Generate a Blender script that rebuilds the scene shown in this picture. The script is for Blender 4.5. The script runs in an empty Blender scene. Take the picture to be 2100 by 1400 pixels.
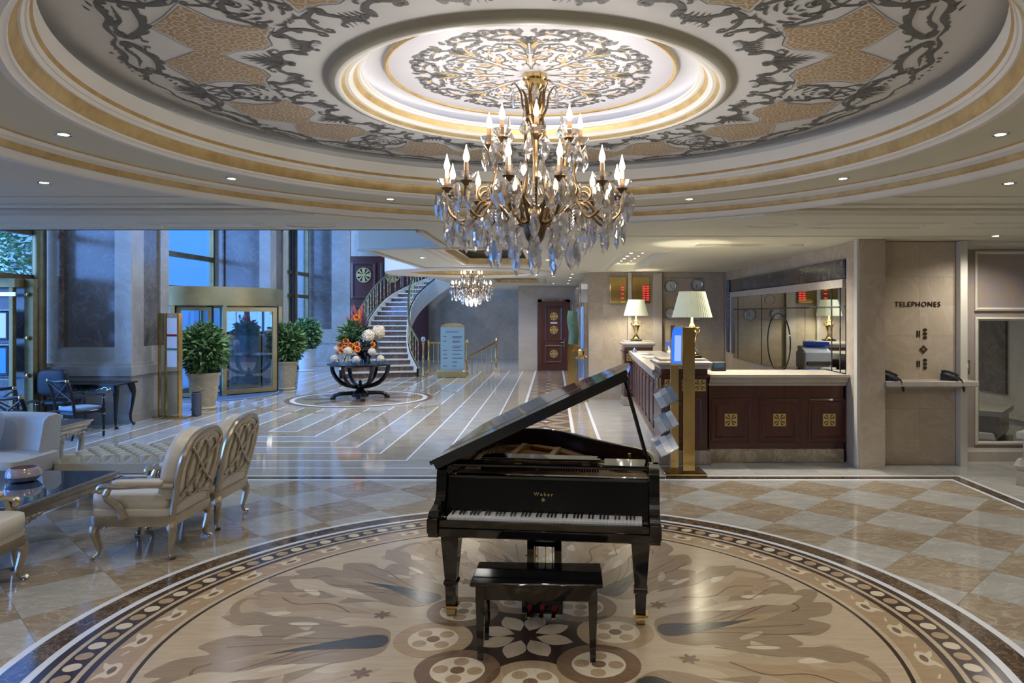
import bpy, math, random
from math import pi, sin, cos, radians as RD, sqrt, atan2
from mathutils import Vector, Matrix

random.seed(7)
scene = bpy.context.scene
col = scene.collection

# ------------------------------------------------------------------ camera
EYE = 1.95          # lens height above the floor, metres
F = 1470.0          # focal length in pixels of the 2100 px wide frame
VX, VY = 1135.0, 642.0   # principal point (level shift camera)
cam_d = bpy.data.cameras.new('camera')
cam_d.sensor_width = 36.0
cam_d.lens = F / 2100 * 36
cam_d.shift_x = (1050 - VX) / 2100
cam_d.shift_y = (VY - 700) / 2100
cam_d.clip_start = 0.05
cam_d.clip_end = 200
cam = bpy.data.objects.new('camera', cam_d)
cam.location = (0, 0, EYE)
cam.rotation_euler = (pi / 2, 0, 0)
col.objects.link(cam)
scene.camera = cam

# ------------------------------------------------------------------ world and exposure
world = bpy.data.worlds.new('dusk_sky')
scene.world = world
world.use_nodes = True
wb = world.node_tree.nodes['Background']
wb.inputs[0].default_value = (0.09, 0.34, 1.0, 1)
wb.inputs[1].default_value = 1.3
sky_l = bpy.data.lights.new('dusk_skylight', 'SUN')   # low dusk light from the street side
sky_l.energy = 5.0
sky_l.color = (0.22, 0.42, 1.0)
sky_l.angle = RD(75)
sky = bpy.data.objects.new('dusk_skylight', sky_l)
col.objects.link(sky)
sky.rotation_euler = Vector((0.72, 0.62, -0.32)).to_track_quat('-Z', 'Y').to_euler()
vs = scene.view_settings
vs.view_transform = 'Standard'
vs.look = 'None'
vs.gamma = 1
vs.use_curve_mapping = False
vs.exposure = 1.1
cy = scene.cycles
cy.use_denoising = True
cy.use_adaptive_sampling = True
cy.adaptive_threshold = 0.03
cy.adaptive_min_samples = 16
cy.max_bounces = 5
cy.diffuse_bounces = 3
cy.glossy_bounces = 3
cy.transmission_bounces = 4
cy.transparent_max_bounces = 8
cy.caustics_reflective = False
cy.caustics_refractive = False
cy.sample_clamp_indirect = 4.0
DOWN = 15.0         # watts of one ceiling downlight
CHW = 4.2           # watts of one chandelier lamp group
LAMPW = 20.0        # watts of a table lamp

# ------------------------------------------------------------------ helpers
def at(px, py, D):
    return Vector(((px - VX) * D / F, D, EYE - (py - VY) * D / F))

def X(px, D):
    return (px - VX) * D / F

def Zp(py, D):
    return EYE - (py - VY) * D / F

def cr(P, n=8):
    """Catmull-Rom through the points"""
    P = [Vector(p) for p in P]
    out = []
    for i in range(len(P) - 1):
        a = P[i - 1] if i else P[0] * 2 - P[1]
        b, c = P[i], P[i + 1]
        d = P[i + 2] if i + 2 < len(P) else P[-1] * 2 - P[-2]
        for k in range(n):
            t = k / n
            out.append(0.5 * ((2 * b) + (c - a) * t + (2 * a - 5 * b + 4 * c - d) * t * t + (3 * b - a - 3 * c + d) * t ** 3))
    out.append(P[-1])
    return out

class MB:
    def __init__(s):
        s.v, s.f = [], []
    def add(s, vs_, fs):
        o = len(s.v)
        s.v += [tuple(p) for p in vs_]
        s.f += [tuple(i + o for i in f) for f in fs]
        return s
    def box(s, x0, x1, y0, y1, z0, z1, b=0):
        if b <= 0:
            return s.add([(x0, y0, z0), (x1, y0, z0), (x1, y1, z0), (x0, y1, z0), (x0, y0, z1), (x1, y0, z1), (x1, y1, z1), (x0, y1, z1)],
                         [(3, 2, 1, 0), (4, 5, 6, 7), (0, 1, 5, 4), (1, 2, 6, 5), (2, 3, 7, 6), (3, 0, 4, 7)])
        p = [(x0 + b, y0), (x1 - b, y0), (x1, y0 + b), (x1, y1 - b), (x1 - b, y1), (x0 + b, y1), (x0, y1 - b), (x0, y0 + b)]
        cx, cy_ = (x0 + x1) / 2, (y0 + y1) / 2
        sx, sy = (x1 - x0) / 2, (y1 - y0) / 2
        q = [(cx + (a - cx) * (sx - b) / sx, cy_ + (c - cy_) * (sy - b) / sy) for a, c in p]
        L = [(q, z0), (p, z0 + b), (p, z1 - b), (q, z1)]
        vv = [(a, c, z) for r, z in L for a, c in r]
        ff = [tuple(range(7, -1, -1)), tuple(range(24, 32))]
        for k in range(3):
            for i in range(8):
                j = (i + 1) % 8
                ff.append((k * 8 + i, k * 8 + j, k * 8 + 8 + j, k * 8 + 8 + i))
        return s.add(vv, ff)
    def prism(s, poly, z0, z1):
        n = len(poly)
        a = sum(poly[i][0] * poly[(i + 1) % n][1] - poly[(i + 1) % n][0] * poly[i][1] for i in range(n))
        if a < 0:
            poly = list(reversed(poly))
        vv = [(p[0], p[1], z0) for p in poly] + [(p[0], p[1], z1) for p in poly]
        ff = [tuple(range(n - 1, -1, -1)), tuple(range(n, 2 * n))]
        for i in range(n):
            j = (i + 1) % n
            ff.append((i, j, n + j, n + i))
        return s.add(vv, ff)
    def xprism(s, poly, x0, x1):
        """polygon in (y, z) extruded along x"""
        m = MB().prism(poly, x0, x1)
        return s.add([(z, x, y) for x, y, z in m.v], m.f)
    def yprism(s, poly, y0, y1):
        """polygon in (x, z) extruded along y"""
        m = MB().prism(poly, y0, y1)
        return s.add([(x, z, y) for x, y, z in m.v], [tuple(reversed(f)) for f in m.f])
    def lathe(s, prof, seg=24, c=(0, 0, 0), a0=0, a1=2 * pi, cap=True, sq=None):
        full = abs(a1 - a0 - 2 * pi) < 1e-6
        n = seg if full else seg + 1
        o = len(s.v)
        for r, z in prof:
            for i in range(n):
                t = a0 + (a1 - a0) * i / seg
                rr = r
                if sq:
                    rr = r / max(abs(cos(t)), abs(sin(t)))
                s.v.append((c[0] + rr * cos(t), c[1] + rr * sin(t), c[2] + z))
        for k in range(len(prof) - 1):
            for i in range(seg):
                j = (i + 1) % n
                s.f.append((o + k * n + i, o + k * n + j, o + k * n + n + j, o + k * n + n + i))
        if cap and full:
            if prof[0][0] > 1e-4:
                s.f.append(tuple(o + i for i in range(n - 1, -1, -1)))
            if prof[-1][0] > 1e-4:
                s.f.append(tuple(o + (len(prof) - 1) * n + i for i in range(n)))
        return s
    def tube(s, path, r, seg=8, closed=False, flat=1.0, up=None):
        P = [Vector(p) for p in path]
        n = len(P)
        rf = r if callable(r) else (lambda t: r)
        o = len(s.v)
        ref = Vector(up) if up else None
        T = []
        for i in range(n):
            a = P[i - 1] if (i or closed) else P[0]
            b = P[(i + 1) % n] if (i < n - 1 or closed) else P[-1]
            d = (b - a)
            T.append(d.normalized() if d.length > 1e-9 else Vector((0, 0, 1)))
        N = None
        for i in range(n):
            t = T[i]
            if ref:
                N = (ref - t * ref.dot(t))
            elif N is None:
                q = Vector((0, 0, 1)) if abs(t.z) < 0.9 else Vector((1, 0, 0))
                N = (q - t * q.dot(t))
            else:
                N = N - t * N.dot(t)
            if N.length < 1e-6:
                N = t.orthogonal()
            N = N.normalized()
            B = t.cross(N)
            rr = rf(i / max(1, n - 1))
            for k in range(seg):
                a = 2 * pi * k / seg
                s.v.append(tuple(P[i] + N * (cos(a) * rr * flat) + B * (sin(a) * rr)))
        m = n if closed else n - 1
        for i in range(m):
            i2 = (i + 1) % n
            for k in range(seg):
                k2 = (k + 1) % seg
                s.f.append((o + i * seg + k, o + i * seg + k2, o + i2 * seg + k2, o + i2 * seg + k))
        if not closed:
            s.f.append(tuple(o + k for k in range(seg - 1, -1, -1)))
            s.f.append(tuple(o + (n - 1) * seg + k for k in range(seg)))
        return s
    def bar(s, path, w, h):
        """rectangular section bar along a path, w sideways (horizontal), h up"""
        P = [Vector(p) for p in path]
        o = len(s.v)
        n = len(P)
        for i in range(n):
            d = P[min(i + 1, n - 1)] - P[max(i - 1, 0)]
            d.z = 0
            if d.length < 1e-6:
                d = Vector((1, 0, 0))
            d.normalize()
            q = Vector((-d.y, d.x, 0)) * (w / 2)
            for a, b in ((q, 0), (-q, 0), (-q, h), (q, h)):
                s.v.append(tuple(P[i] + a + Vector((0, 0, b))))
        for i in range(n - 1):
            for k in range(4):
                k2 = (k + 1) % 4
                s.f.append((o + i * 4 + k, o + i * 4 + k2, o + i * 4 + 4 + k2, o + i * 4 + 4 + k))
        s.f.append((o + 3, o + 2, o + 1, o))
        e = o + (n - 1) * 4
        s.f.append((e, e + 1, e + 2, e + 3))
        return s
    def ell(s, c, r, nu=12, nv=8):
        prof = [(max(1e-5, cos(-pi / 2 + pi * k / nv)), sin(-pi / 2 + pi * k / nv)) for k in range(nv + 1)]
        m = MB().lathe(prof, nu, cap=False)
        return s.add([(c[0] + x * r[0], c[1] + y * r[1], c[2] + z * r[2]) for x, y, z in m.v], m.f)
    def soft(s, x0, x1, y0, y1, z0, z1, e=0.35, nu=20, nv=10):
        """pillow-like superellipsoid box"""
        def sp(v, q):
            return math.copysign(abs(v) ** q, v)
        o = len(s.v)
        c = ((x0 + x1) / 2, (y0 + y1) / 2, (z0 + z1) / 2)
        h = ((x1 - x0) / 2, (y1 - y0) / 2, (z1 - z0) / 2)
        for k in range(nv + 1):
            p = -pi / 2 + pi * k / nv
            for i in range(nu):
                t = 2 * pi * i / nu + pi / nu
                s.v.append((c[0] + h[0] * sp(cos(p), e) * sp(cos(t), e), c[1] + h[1] * sp(cos(p), e) * sp(sin(t), e), c[2] + h[2] * sp(sin(p), e)))
        for k in range(nv):
            for i in range(nu):
                j = (i + 1) % nu
                s.f.append((o + k * nu + i, o + k * nu + j, o + k * nu + nu + j, o + k * nu + nu + i))
        return s
    def xf(s, M):
        s.v = [tuple(M @ Vector(p)) for p in s.v]
        return s
    def mesh(s, name, m, smooth=35):
        me = bpy.data.meshes.new(name)
        me.from_pydata(s.v, [], s.f)
        me.validate()
        me.update()
        if m is not None:
            me.materials.append(m)
        if smooth and len(me.polygons):
            me.polygons.foreach_set('use_smooth', [True] * len(me.polygons))
            me.set_sharp_from_angle(angle=RD(smooth))
        return me
    def build(s, name, m, parent=None, smooth=35):
        return link(name, s.mesh(name, m, smooth), parent)

def link(name, me, parent=None, loc=None, rz=None):
    o = bpy.data.objects.new(name, me)
    col.objects.link(o)
    if parent:
        o.parent = parent
    if loc is not None:
        o.location = loc
    if rz is not None:
        o.rotation_euler = (0, 0, rz)
    return o

def empty(name, loc=(0, 0, 0), rz=0):
    o = bpy.data.objects.new(name, None)
    o.empty_display_size = 0.1
    col.objects.link(o)
    o.location = loc
    o.rotation_euler = (0, 0, rz)
    return o

def tag(o, label, cat, group=None):
    o['label'] = label
    o['category'] = cat
    if group:
        o['group'] = group
    return o

def thing(name, label, cat, loc=(0, 0, 0), rz=0, group=None):
    return tag(empty(name, loc, rz), label, cat, group)

def struct(o, label=None):
    o['kind'] = 'structure'
    if label:
        o['label'] = label
    return o

def stuff(o, label=None):
    o['kind'] = 'stuff'
    if label:
        o['label'] = label
    return o

def copy_tree(o, parent=None):
    c = o.copy()
    col.objects.link(c)
    c.parent = parent
    for ch in list(o.children):
        copy_tree(ch, c)
    return c

def text_mesh(body, size, m, depth=0.003, align='CENTER', spacing=1.0):
    cu = bpy.data.curves.new('lettering', 'FONT')
    cu.body = body
    cu.size = size
    cu.extrude = depth
    cu.align_x = align
    cu.align_y = 'CENTER'
    cu.space_character = spacing
    cu.resolution_u = 3
    ob = bpy.data.objects.new('lettering_source', cu)
    col.objects.link(ob)
    dg = bpy.context.evaluated_depsgraph_get()
    me = bpy.data.meshes.new_from_object(ob.evaluated_get(dg))
    bpy.data.objects.remove(ob)
    bpy.data.curves.remove(cu)
    me.materials.clear()
    me.materials.append(m)
    return me

# ------------------------------------------------------------------ materials
def srgb(c):
    return tuple(((v / 255) / 12.92 if v / 255 <= 0.04045 else ((v / 255 + 0.055) / 1.055) ** 2.4) for v in c) + (1,)

class NT:
    def __init__(s, name):
        s.m = bpy.data.materials.new(name)
        s.m.use_nodes = True
        s.t = s.m.node_tree
        s.b = s.t.nodes['Principled BSDF']
    def n(s, typ, **kw):
        nd = s.t.nodes.new(typ)
        for k, v in kw.items():
            if k in nd.inputs:
                nd.inputs[k].default_value = v
            else:
                setattr(nd, k, v)
        return nd
    def l(s, a, b):
        s.t.links.new(a, b)
    def ramp(s, src, stops, interp='LINEAR'):
        r = s.n('ShaderNodeValToRGB')
        r.color_ramp.interpolation = interp
        e = r.color_ramp.elements
        while len(e) > 1:
            e.remove(e[-1])
        e[0].position, e[0].color = stops[0]
        for p, c in stops[1:]:
            q = e.new(p)
            q.color = c
        s.l(src, r.inputs[0])
        return r.outputs[0]
    def mix(s, fac, a, b):
        m = s.n('ShaderNodeMix', data_type='RGBA')
        for i, v in ((0, fac), (6, a), (7, b)):
            if hasattr(v, 'is_output'):
                s.l(v, m.inputs[i])
            else:
                m.inputs[i].default_value = v
        return m.outputs[2]
    def coord(s, mode='world', scale=(1, 1, 1), rot=(0, 0, 0), rand=0):
        if mode == 'world':
            c = s.n('ShaderNodeNewGeometry').outputs['Position']
        else:
            c = s.n('ShaderNodeTexCoord').outputs['Object']
        if rand:
            oi = s.n('ShaderNodeObjectInfo').outputs['Random']
            mul = s.n('ShaderNodeMath', operation='MULTIPLY')
            s.l(oi, mul.inputs[0])
            mul.inputs[1].default_value = rand
            ad = s.n('ShaderNodeVectorMath', operation='ADD')
            s.l(c, ad.inputs[0])
            s.l(mul.outputs[0], ad.inputs[1])
            c = ad.outputs[0]
        mp = s.n('ShaderNodeMapping')
        mp.inputs['Scale'].default_value = scale
        mp.inputs['Rotation'].default_value = rot
        s.l(c, mp.inputs[0])
        return mp.outputs[0]
    def noise(s, vec, scale, detail=4, rough=0.55, dist=0):
        n = s.n('ShaderNodeTexNoise')
        n.inputs['Scale'].default_value = scale
        n.inputs['Detail'].default_value = detail
        n.inputs['Roughness'].default_value = rough
        n.inputs['Distortion'].default_value = dist
        s.l(vec, n.inputs['Vector'])
        return n.outputs[0]
    def bump(s, h, strength=0.2, dist=0.01):
        b = s.n('ShaderNodeBump')
        b.inputs['Strength'].default_value = strength
        b.inputs['Distance'].default_value = dist
        s.l(h, b.inputs['Height'])
        s.l(b.outputs[0], s.b.inputs['Normal'])
    def set(s, **kw):
        for k, v in kw.items():
            s.b.inputs[k.replace('_', ' ')].default_value = v
        return s.m

def plain(name, c, rough=0.5, metal=0.0, spec=0.5, var=0.06, scale=18, coat=0, sheen=0, bump=0):
    """flat colour with faint procedural variation"""
    t = NT(name)
    v = t.coord('object')
    n = t.noise(v, scale, 3)
    c = srgb(c)
    lo = tuple(x * (1 - var) for x in c[:3]) + (1,)
    hi = tuple(min(1, x * (1 + var)) for x in c[:3]) + (1,)
    t.l(t.ramp(n, [(0.3, lo), (0.7, hi)]), t.b.inputs['Base Color'])
    t.set(Roughness=rough, Metallic=metal, Specular_IOR_Level=spec)
    if coat:
        t.set(Coat_Weight=coat, Coat_Roughness=0.04)
    if sheen:
        t.set(Sheen_Weight=sheen)
    if bump:
        t.bump(n, bump, 0.004)
    return t.m

def marble(name, c1, c2, vein, scale=1.6, rough=0.12, amt=0.6, stretch=(1, 1, 1), rand=7.0, spec=0.5):
    t = NT(name)
    v = t.coord('world', stretch, (0, 0, 0.5), rand)
    n1 = t.noise(v, scale, 8, 0.62, 0.8)
    base = t.ramp(n1, [(0.3, srgb(c1)), (0.68, srgb(c2))])
    n2 = t.noise(v, scale * 1.3, 6, 0.6, 1.4)
    vm = t.ramp(n2, [(0.47, (0, 0, 0, 1)), (0.5, (amt,) * 3 + (1,)), (0.53, (0, 0, 0, 1))])
    n3 = t.noise(v, scale * 3.1, 5, 0.6, 1.0)
    vm2 = t.ramp(n3, [(0.48, (0, 0, 0, 1)), (0.5, (amt * 0.5,) * 3 + (1,)), (0.52, (0, 0, 0, 1))])
    a = t.mix(vm, base, srgb(vein))
    b = t.mix(vm2, a, srgb(vein))
    t.l(b, t.b.inputs['Base Color'])
    return t.set(Roughness=rough, Specular_IOR_Level=spec)

def wood(name, c1, c2, rough=0.22, scale=(3, 45, 3), rand=9.0, rot=0.0, mode='object', coat=0.0):
    t = NT(name)
    v = t.coord(mode, scale, (0, 0, rot), rand)
    n = t.noise(v, 1.0, 5, 0.6, 0.4)
    t.l(t.ramp(n, [(0.3, srgb(c1)), (0.7, srgb(c2))]), t.b.inputs['Base Color'])
    t.set(Roughness=rough)
    if coat:
        t.set(Coat_Weight=coat, Coat_Roughness=0.05)
    return t.m

def gold(name, c1, c2, rough=0.3, scale=9, metal=1.0, stretch=(1, 1, 1)):
    t = NT(name)
    v = t.coord('world', stretch)
    n = t.noise(v, scale, 5, 0.65)
    t.l(t.ramp(n, [(0.3, srgb(c1)), (0.7, srgb(c2))]), t.b.inputs['Base Color'])
    r = t.ramp(n, [(0.2, (rough * 0.8,) * 3 + (1,)), (0.8, (rough * 1.3,) * 3 + (1,))])
    t.l(r, t.b.inputs['Roughness'])
    return t.set(Metallic=metal)

def emit(name, c, strength, sample=True):
    t = NT(name)
    t.set(Base_Color=srgb(c), Emission_Color=srgb(c), Emission_Strength=strength)
    if not sample:
        t.m.cycles.emission_sampling = 'NONE'
    return t.m

def pane(name, tint=(1, 1, 1), refl=0.08, rough=0.0):
    """thin glass: mostly transparent with mirror reflection"""
    t = NT(name)
    out = t.t.nodes['Material Output']
    tr = t.n('ShaderNodeBsdfTransparent')
    tr.inputs[0].default_value = tint + (1,)
    gl = t.n('ShaderNodeBsdfGlossy')
    gl.inputs['Roughness'].default_value = rough
    fr = t.n('ShaderNodeLayerWeight')
    fr.inputs[0].default_value = 0.5
    pw = t.n('ShaderNodeMath', operation='POWER')
    pw.inputs[1].default_value = 4.0
    t.l(fr.outputs['Facing'], pw.inputs[0])
    ad = t.n('ShaderNodeMath', operation='MULTIPLY_ADD')
    ad.inputs[1].default_value = 0.6
    ad.inputs[2].default_value = refl
    t.l(pw.outputs[0], ad.inputs[0])
    mx = t.n('ShaderNodeMixShader')
    t.l(ad.outputs[0], mx.inputs[0])
    t.l(tr.outputs[0], mx.inputs[1])
    t.l(gl.outputs[0], mx.inputs[2])
    t.l(mx.outputs[0], out.inputs['Surface'])
    return t.m

def lattice_mat(name, c_bg, c_line):
    t = NT(name)
    v = t.coord('object')
    vo = t.n('ShaderNodeTexVoronoi')
    vo.inputs['Scale'].default_value = 15
    vo.inputs['Randomness'].default_value = 0.35
    t.l(v, vo.inputs['Vector'])
    mu = t.n('ShaderNodeMath', operation='MULTIPLY')
    mu.inputs[1].default_value = 17
    t.l(vo.outputs['Distance'], mu.inputs[0])
    si = t.n('ShaderNodeMath', operation='SINE')
    t.l(mu.outputs[0], si.inputs[0])
    t.l(t.ramp(si.outputs[0], [(0.42, srgb(c_bg)), (0.55, srgb(c_line))]), t.b.inputs['Base Color'])
    return t.set(Roughness=0.55)

M = {}
# stone
M['tile_beige'] = marble('beige_marble', (138, 122, 100), (166, 150, 127), (196, 184, 164), 1.7, 0.07, 0.6, (1, 2.2, 1), spec=0.36)
M['tile_grey'] = marble('grey_marble', (162, 158, 149), (182, 179, 171), (206, 203, 196), 1.5, 0.10, 0.5, (1, 2.5, 1), spec=0.36)
M['band_beige'] = marble('beige_marble_band', (142, 130, 112), (166, 154, 135), (186, 176, 158), 1.4, 0.07, 0.45, (1, 3, 1), spec=0.36)
M['band_grey'] = marble('grey_marble_band', (152, 149, 143), (172, 170, 165), (192, 190, 186), 1.3, 0.07, 0.35, (1, 3, 1), spec=0.36)
M['white_stone'] = plain('white_stone_line', (228, 232, 238), 0.15, var=0.02)
M['dark_stone'] = marble('dark_brown_marble', (52, 38, 28), (96, 76, 58), (150, 128, 100), 6, 0.10, 0.8)
M['wall'] = marble('taupe_wall_marble', (166, 150, 129), (188, 173, 152), (208, 197, 180), 0.8, 0.22, 0.22)
M['pillar'] = marble('pillar_marble', (150, 140, 124), (172, 162, 146), (196, 187, 173), 0.8, 0.2, 0.25)
M['wall_light'] = marble('light_wall_marble', (172, 162, 146), (190, 181, 167), (206, 199, 188), 0.7, 0.25, 0.2)
M['panel_dark'] = marble('dark_panel_marble', (84, 76, 68), (112, 102, 92), (150, 140, 128), 1.2, 0.16, 0.32)
M['frame_dark'] = marble('charcoal_frame_marble', (40, 40, 44), (72, 70, 70), (120, 118, 116), 2.2, 0.10, 0.6)
M['stair_dark'] = marble('brown_riser_marble', (84, 64, 54), (116, 94, 80), (160, 140, 120), 3, 0.2, 0.6)
M['tread'] = plain('white_tread_stone', (214, 212, 206), 0.25, var=0.03)
# paint and plaster
M['ceil'] = plain('greige_ceiling_paint', (222, 219, 202), 0.6, spec=0.3, var=0.02, scale=2)
M['ceil_painting'] = plain('grey_dome_paint', (226, 227, 229), 0.6, spec=0.2, var=0.03, scale=2)
M['disc_white'] = plain('lavender_white_plaster', (196, 196, 206), 0.5, var=0.02, scale=3)
M['white_plaster'] = plain('white_plaster', (226, 225, 222), 0.45, var=0.02, scale=3)
M['olive'] = plain('olive_grey_paint', (178, 175, 158), 0.5, var=0.03, scale=3)
M['cream'] = plain('cream_paint', (206, 200, 184), 0.5, var=0.02, scale=3)
M['scroll_grey'] = plain('charcoal_scroll_paint', (104, 104, 103), 0.6, var=0.15, scale=8)
M['scroll_gold'] = plain('ochre_scroll_paint', (190, 158, 104), 0.5, var=0.15, scale=8)
M['lattice'] = lattice_mat('ochre_lattice_painting', (180, 152, 112), (208, 200, 188))
M['goldleaf'] = gold('gold_leaf_band', (176, 148, 96), (212, 188, 138), 0.42, 7, 0.45)
M['goldline'] = gold('gold_line', (172, 140, 88), (206, 176, 122), 0.4, 9, 0.3)
# metal
M['brass'] = gold('polished_brass', (196, 166, 104), (216, 188, 130), 0.10, 3)
M['emblem_gold'] = plain('emblem_gold', (206, 178, 112), 0.35, 0.45, var=0.06)
M['brass_soft'] = gold('satin_brass', (182, 160, 108), (200, 178, 126), 0.42, 2)
M['bronze'] = gold('antique_bronze', (92, 72, 50), (140, 116, 84), 0.3, 30)
M['bronze_frame'] = gold('bronze_frame', (116, 100, 66), (150, 132, 92), 0.38, 4, 0.8)
M['champagne'] = plain('champagne_leaf', (190, 178, 158), 0.27, 0.82, var=0.14, scale=9)
M['chrome'] = plain('chrome', (205, 205, 205), 0.12, 1.0, var=0.02)
M['mirror'] = plain('mirror_silver', (222, 226, 220), 0.02, 1.0, var=0.005)
# piano
M['lacquer'] = plain('black_lacquer', (12, 12, 13), 0.06, spec=0.5, var=0.05, coat=0.6)
M['ivory'] = plain('ivory_key', (228, 228, 226), 0.2, var=0.01)
M['ebony'] = plain('ebony_key', (14, 14, 16), 0.25, var=0.05)
M['mahogany'] = wood('mahogany', (72, 38, 30), (88, 48, 37), 0.3, (30, 30, 3), 5.0, coat=0.15)
M['rim_wood'] = wood('red_brown_rim', (44, 22, 17), (62, 33, 24), 0.25, (3, 3, 30), 5.0)
M['spruce'] = wood('spruce_soundboard', (150, 104, 62), (186, 140, 92), 0.4, (40, 3, 3), 5.0)
M['plate'] = plain('gold_iron_plate', (172, 140, 84), 0.35, 0.6, var=0.08)
M['felt_red'] = plain('red_felt', (150, 32, 28), 0.9, var=0.1)
# upholstery
M['leather'] = plain('pearl_leather', (206, 200, 186), 0.36, spec=0.5, var=0.04, scale=6, bump=0.05)
M['cream_cloth'] = plain('cream_fabric', (196, 186, 160), 0.7, var=0.05, scale=40, bump=0.1)
M['sofa_cloth'] = plain('dove_fabric', (196, 192, 182), 0.6, var=0.04, scale=30)
M['silver_cloth'] = plain('silver_satin', (176, 182, 188), 0.35, var=0.08, scale=12, bump=0.15)
M['blue_seat'] = plain('blue_grey_velvet', (128, 150, 172), 0.7, var=0.05)
M['black_wood'] = plain('black_painted_wood', (26, 23, 24), 0.25, var=0.08)
M['black_plastic'] = plain('black_plastic', (22, 24, 28), 0.4, var=0.05)
M['blue_glass'] = plain('dark_table_glass', (46, 70, 98), 0.03, spec=1.0, var=0.02, coat=1.0)
# glass and light
def crystal_mat():
    t = NT('cut_crystal')
    t.set(Base_Color=(0.98, 0.98, 0.98, 1), Roughness=0.0, Transmission_Weight=1.0, IOR=1.5)
    out = t.t.nodes['Material Output']
    gl = t.n('ShaderNodeBsdfGlossy')
    gl.inputs['Color'].default_value = (0.95, 0.95, 0.95, 1)
    gl.inputs['Roughness'].default_value = 0.03
    tr = t.n('ShaderNodeBsdfTransparent')
    m1 = t.n('ShaderNodeMixShader')
    m1.inputs[0].default_value = 0.4
    m2 = t.n('ShaderNodeMixShader')
    m2.inputs[0].default_value = 0.38
    t.l(t.b.outputs[0], m1.inputs[1])
    t.l(gl.outputs[0], m1.inputs[2])
    t.l(m1.outputs[0], m2.inputs[1])
    t.l(tr.outputs[0], m2.inputs[2])
    t.l(m2.outputs[0], out.inputs['Surface'])
    return t.m
M['crystal'] = crystal_mat()
M['glass'] = pane('window_glass', (0.86, 0.93, 0.97), 0.05)
M['door_glass'] = pane('door_glass', (0.86, 0.92, 0.96), 0.14)
M['vase_glass'] = pane('vase_glass', (0.88, 0.93, 0.97), 0.10, 0.12)
M['bulb'] = emit('candle_bulb_glow', (255, 228, 180), 10, False)
M['lens'] = emit('downlight_glow', (255, 250, 238), 14, False)
M['led'] = emit('cove_led', (206, 214, 255), 0.8)
M['candle'] = plain('candle_sleeve', (206, 164, 128), 0.5, var=0.04)
M['screen'] = emit('blue_screen', (40, 110, 220), 0.45, False)
M['screen_light'] = emit('pale_screen', (150, 180, 235), 0.4, False)
M['led_red'] = emit('red_led_digits', (255, 40, 50), 0.8, False)
# inlaid wood floor
M['w_cream'] = wood('maple_inlay', (190, 170, 140), (206, 188, 160), 0.2, (5, 60, 5), 9, 0.6, 'object')
M['w_tan'] = wood('oak_inlay', (166, 140, 108), (186, 160, 126), 0.2, (5, 60, 5), 9, 1.9, 'object')
M['w_sand'] = wood('sand_inlay', (178, 156, 126), (194, 172, 142), 0.2, (5, 60, 5), 9, 2.8, 'object')
M['w_taupe'] = wood('walnut_inlay', (146, 124, 97), (166, 144, 116), 0.2, (5, 60, 5), 9, 0.9, 'object')
M['w_brown'] = wood('brown_inlay', (116, 90, 68), (138, 110, 86), 0.2, (5, 60, 5), 9, 2.4, 'object')
M['w_dark'] = wood('wenge_inlay', (52, 38, 32), (70, 54, 46), 0.18, (5, 60, 5), 9, 1.1, 'object')
M['w_slate'] = wood('slate_inlay', (62, 60, 60), (84, 82, 80), 0.18, (5, 60, 5), 9, 0.3, 'object')
M['w_pale'] = wood('sycamore_inlay', (214, 198, 168), (226, 212, 186), 0.2, (5, 60, 5), 9, 2.0, 'object')
# plants, flowers, misc
M['pot'] = plain('pale_stone_pot', (190, 172, 140), 0.7, var=0.12, scale=10, bump=0.2)
M['pot_white'] = plain('white_stone_pot', (206, 206, 204), 0.6, var=0.05)
M['leaf'] = plain('glossy_green_leaf', (82, 116, 66), 0.35, var=0.35, scale=6)
M['leaf_pale'] = plain('pale_green_leaf', (136, 164, 100), 0.45, var=0.3, scale=6)
M['stem'] = plain('brown_stem', (82, 66, 44), 0.7)
M['soil'] = plain('dark_soil', (46, 36, 28), 0.9, var=0.3)
M['orange'] = plain('orange_petals', (236, 122, 24), 0.5, var=0.15, scale=25)
M['pink'] = plain('coral_petals', (196, 92, 84), 0.5, var=0.2, scale=25)
M['plum'] = plain('plum_petals', (92, 62, 78), 0.6, var=0.2, scale=25)
M['white_flower'] = plain('ivory_petals', (208, 194, 172), 0.6, var=0.08, scale=25)
M['shade'] = plain('pleated_shade', (232, 230, 204), 0.7, var=0.03)
M['board'] = plain('pale_blue_board', (150, 178, 184), 0.4, var=0.03)
M['ink'] = plain('grey_ink', (78, 92, 100), 0.6)
M['paper'] = plain('white_paper', (224, 226, 230), 0.6, var=0.03)
M['blue_card'] = plain('blue_card', (36, 78, 176), 0.5)
M['clock_face'] = plain('clock_face', (196, 196, 190), 0.4)
M['purple_paper'] = None
M['building'] = plain('white_facade', (210, 214, 226), 0.8)
M['curtain'] = plain('taupe_curtain', (112, 100, 90), 0.8, var=0.1, scale=6)
M['grey_box'] = plain('grey_metal', (96, 98, 102), 0.4, 0.4)
M['mat_blue'] = plain('blue_grey_mat', (70, 92, 120), 0.9, var=0.2, scale=60)
M['green_cloth'] = plain('green_patina', (92, 122, 100), 0.6, var=0.2)

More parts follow.
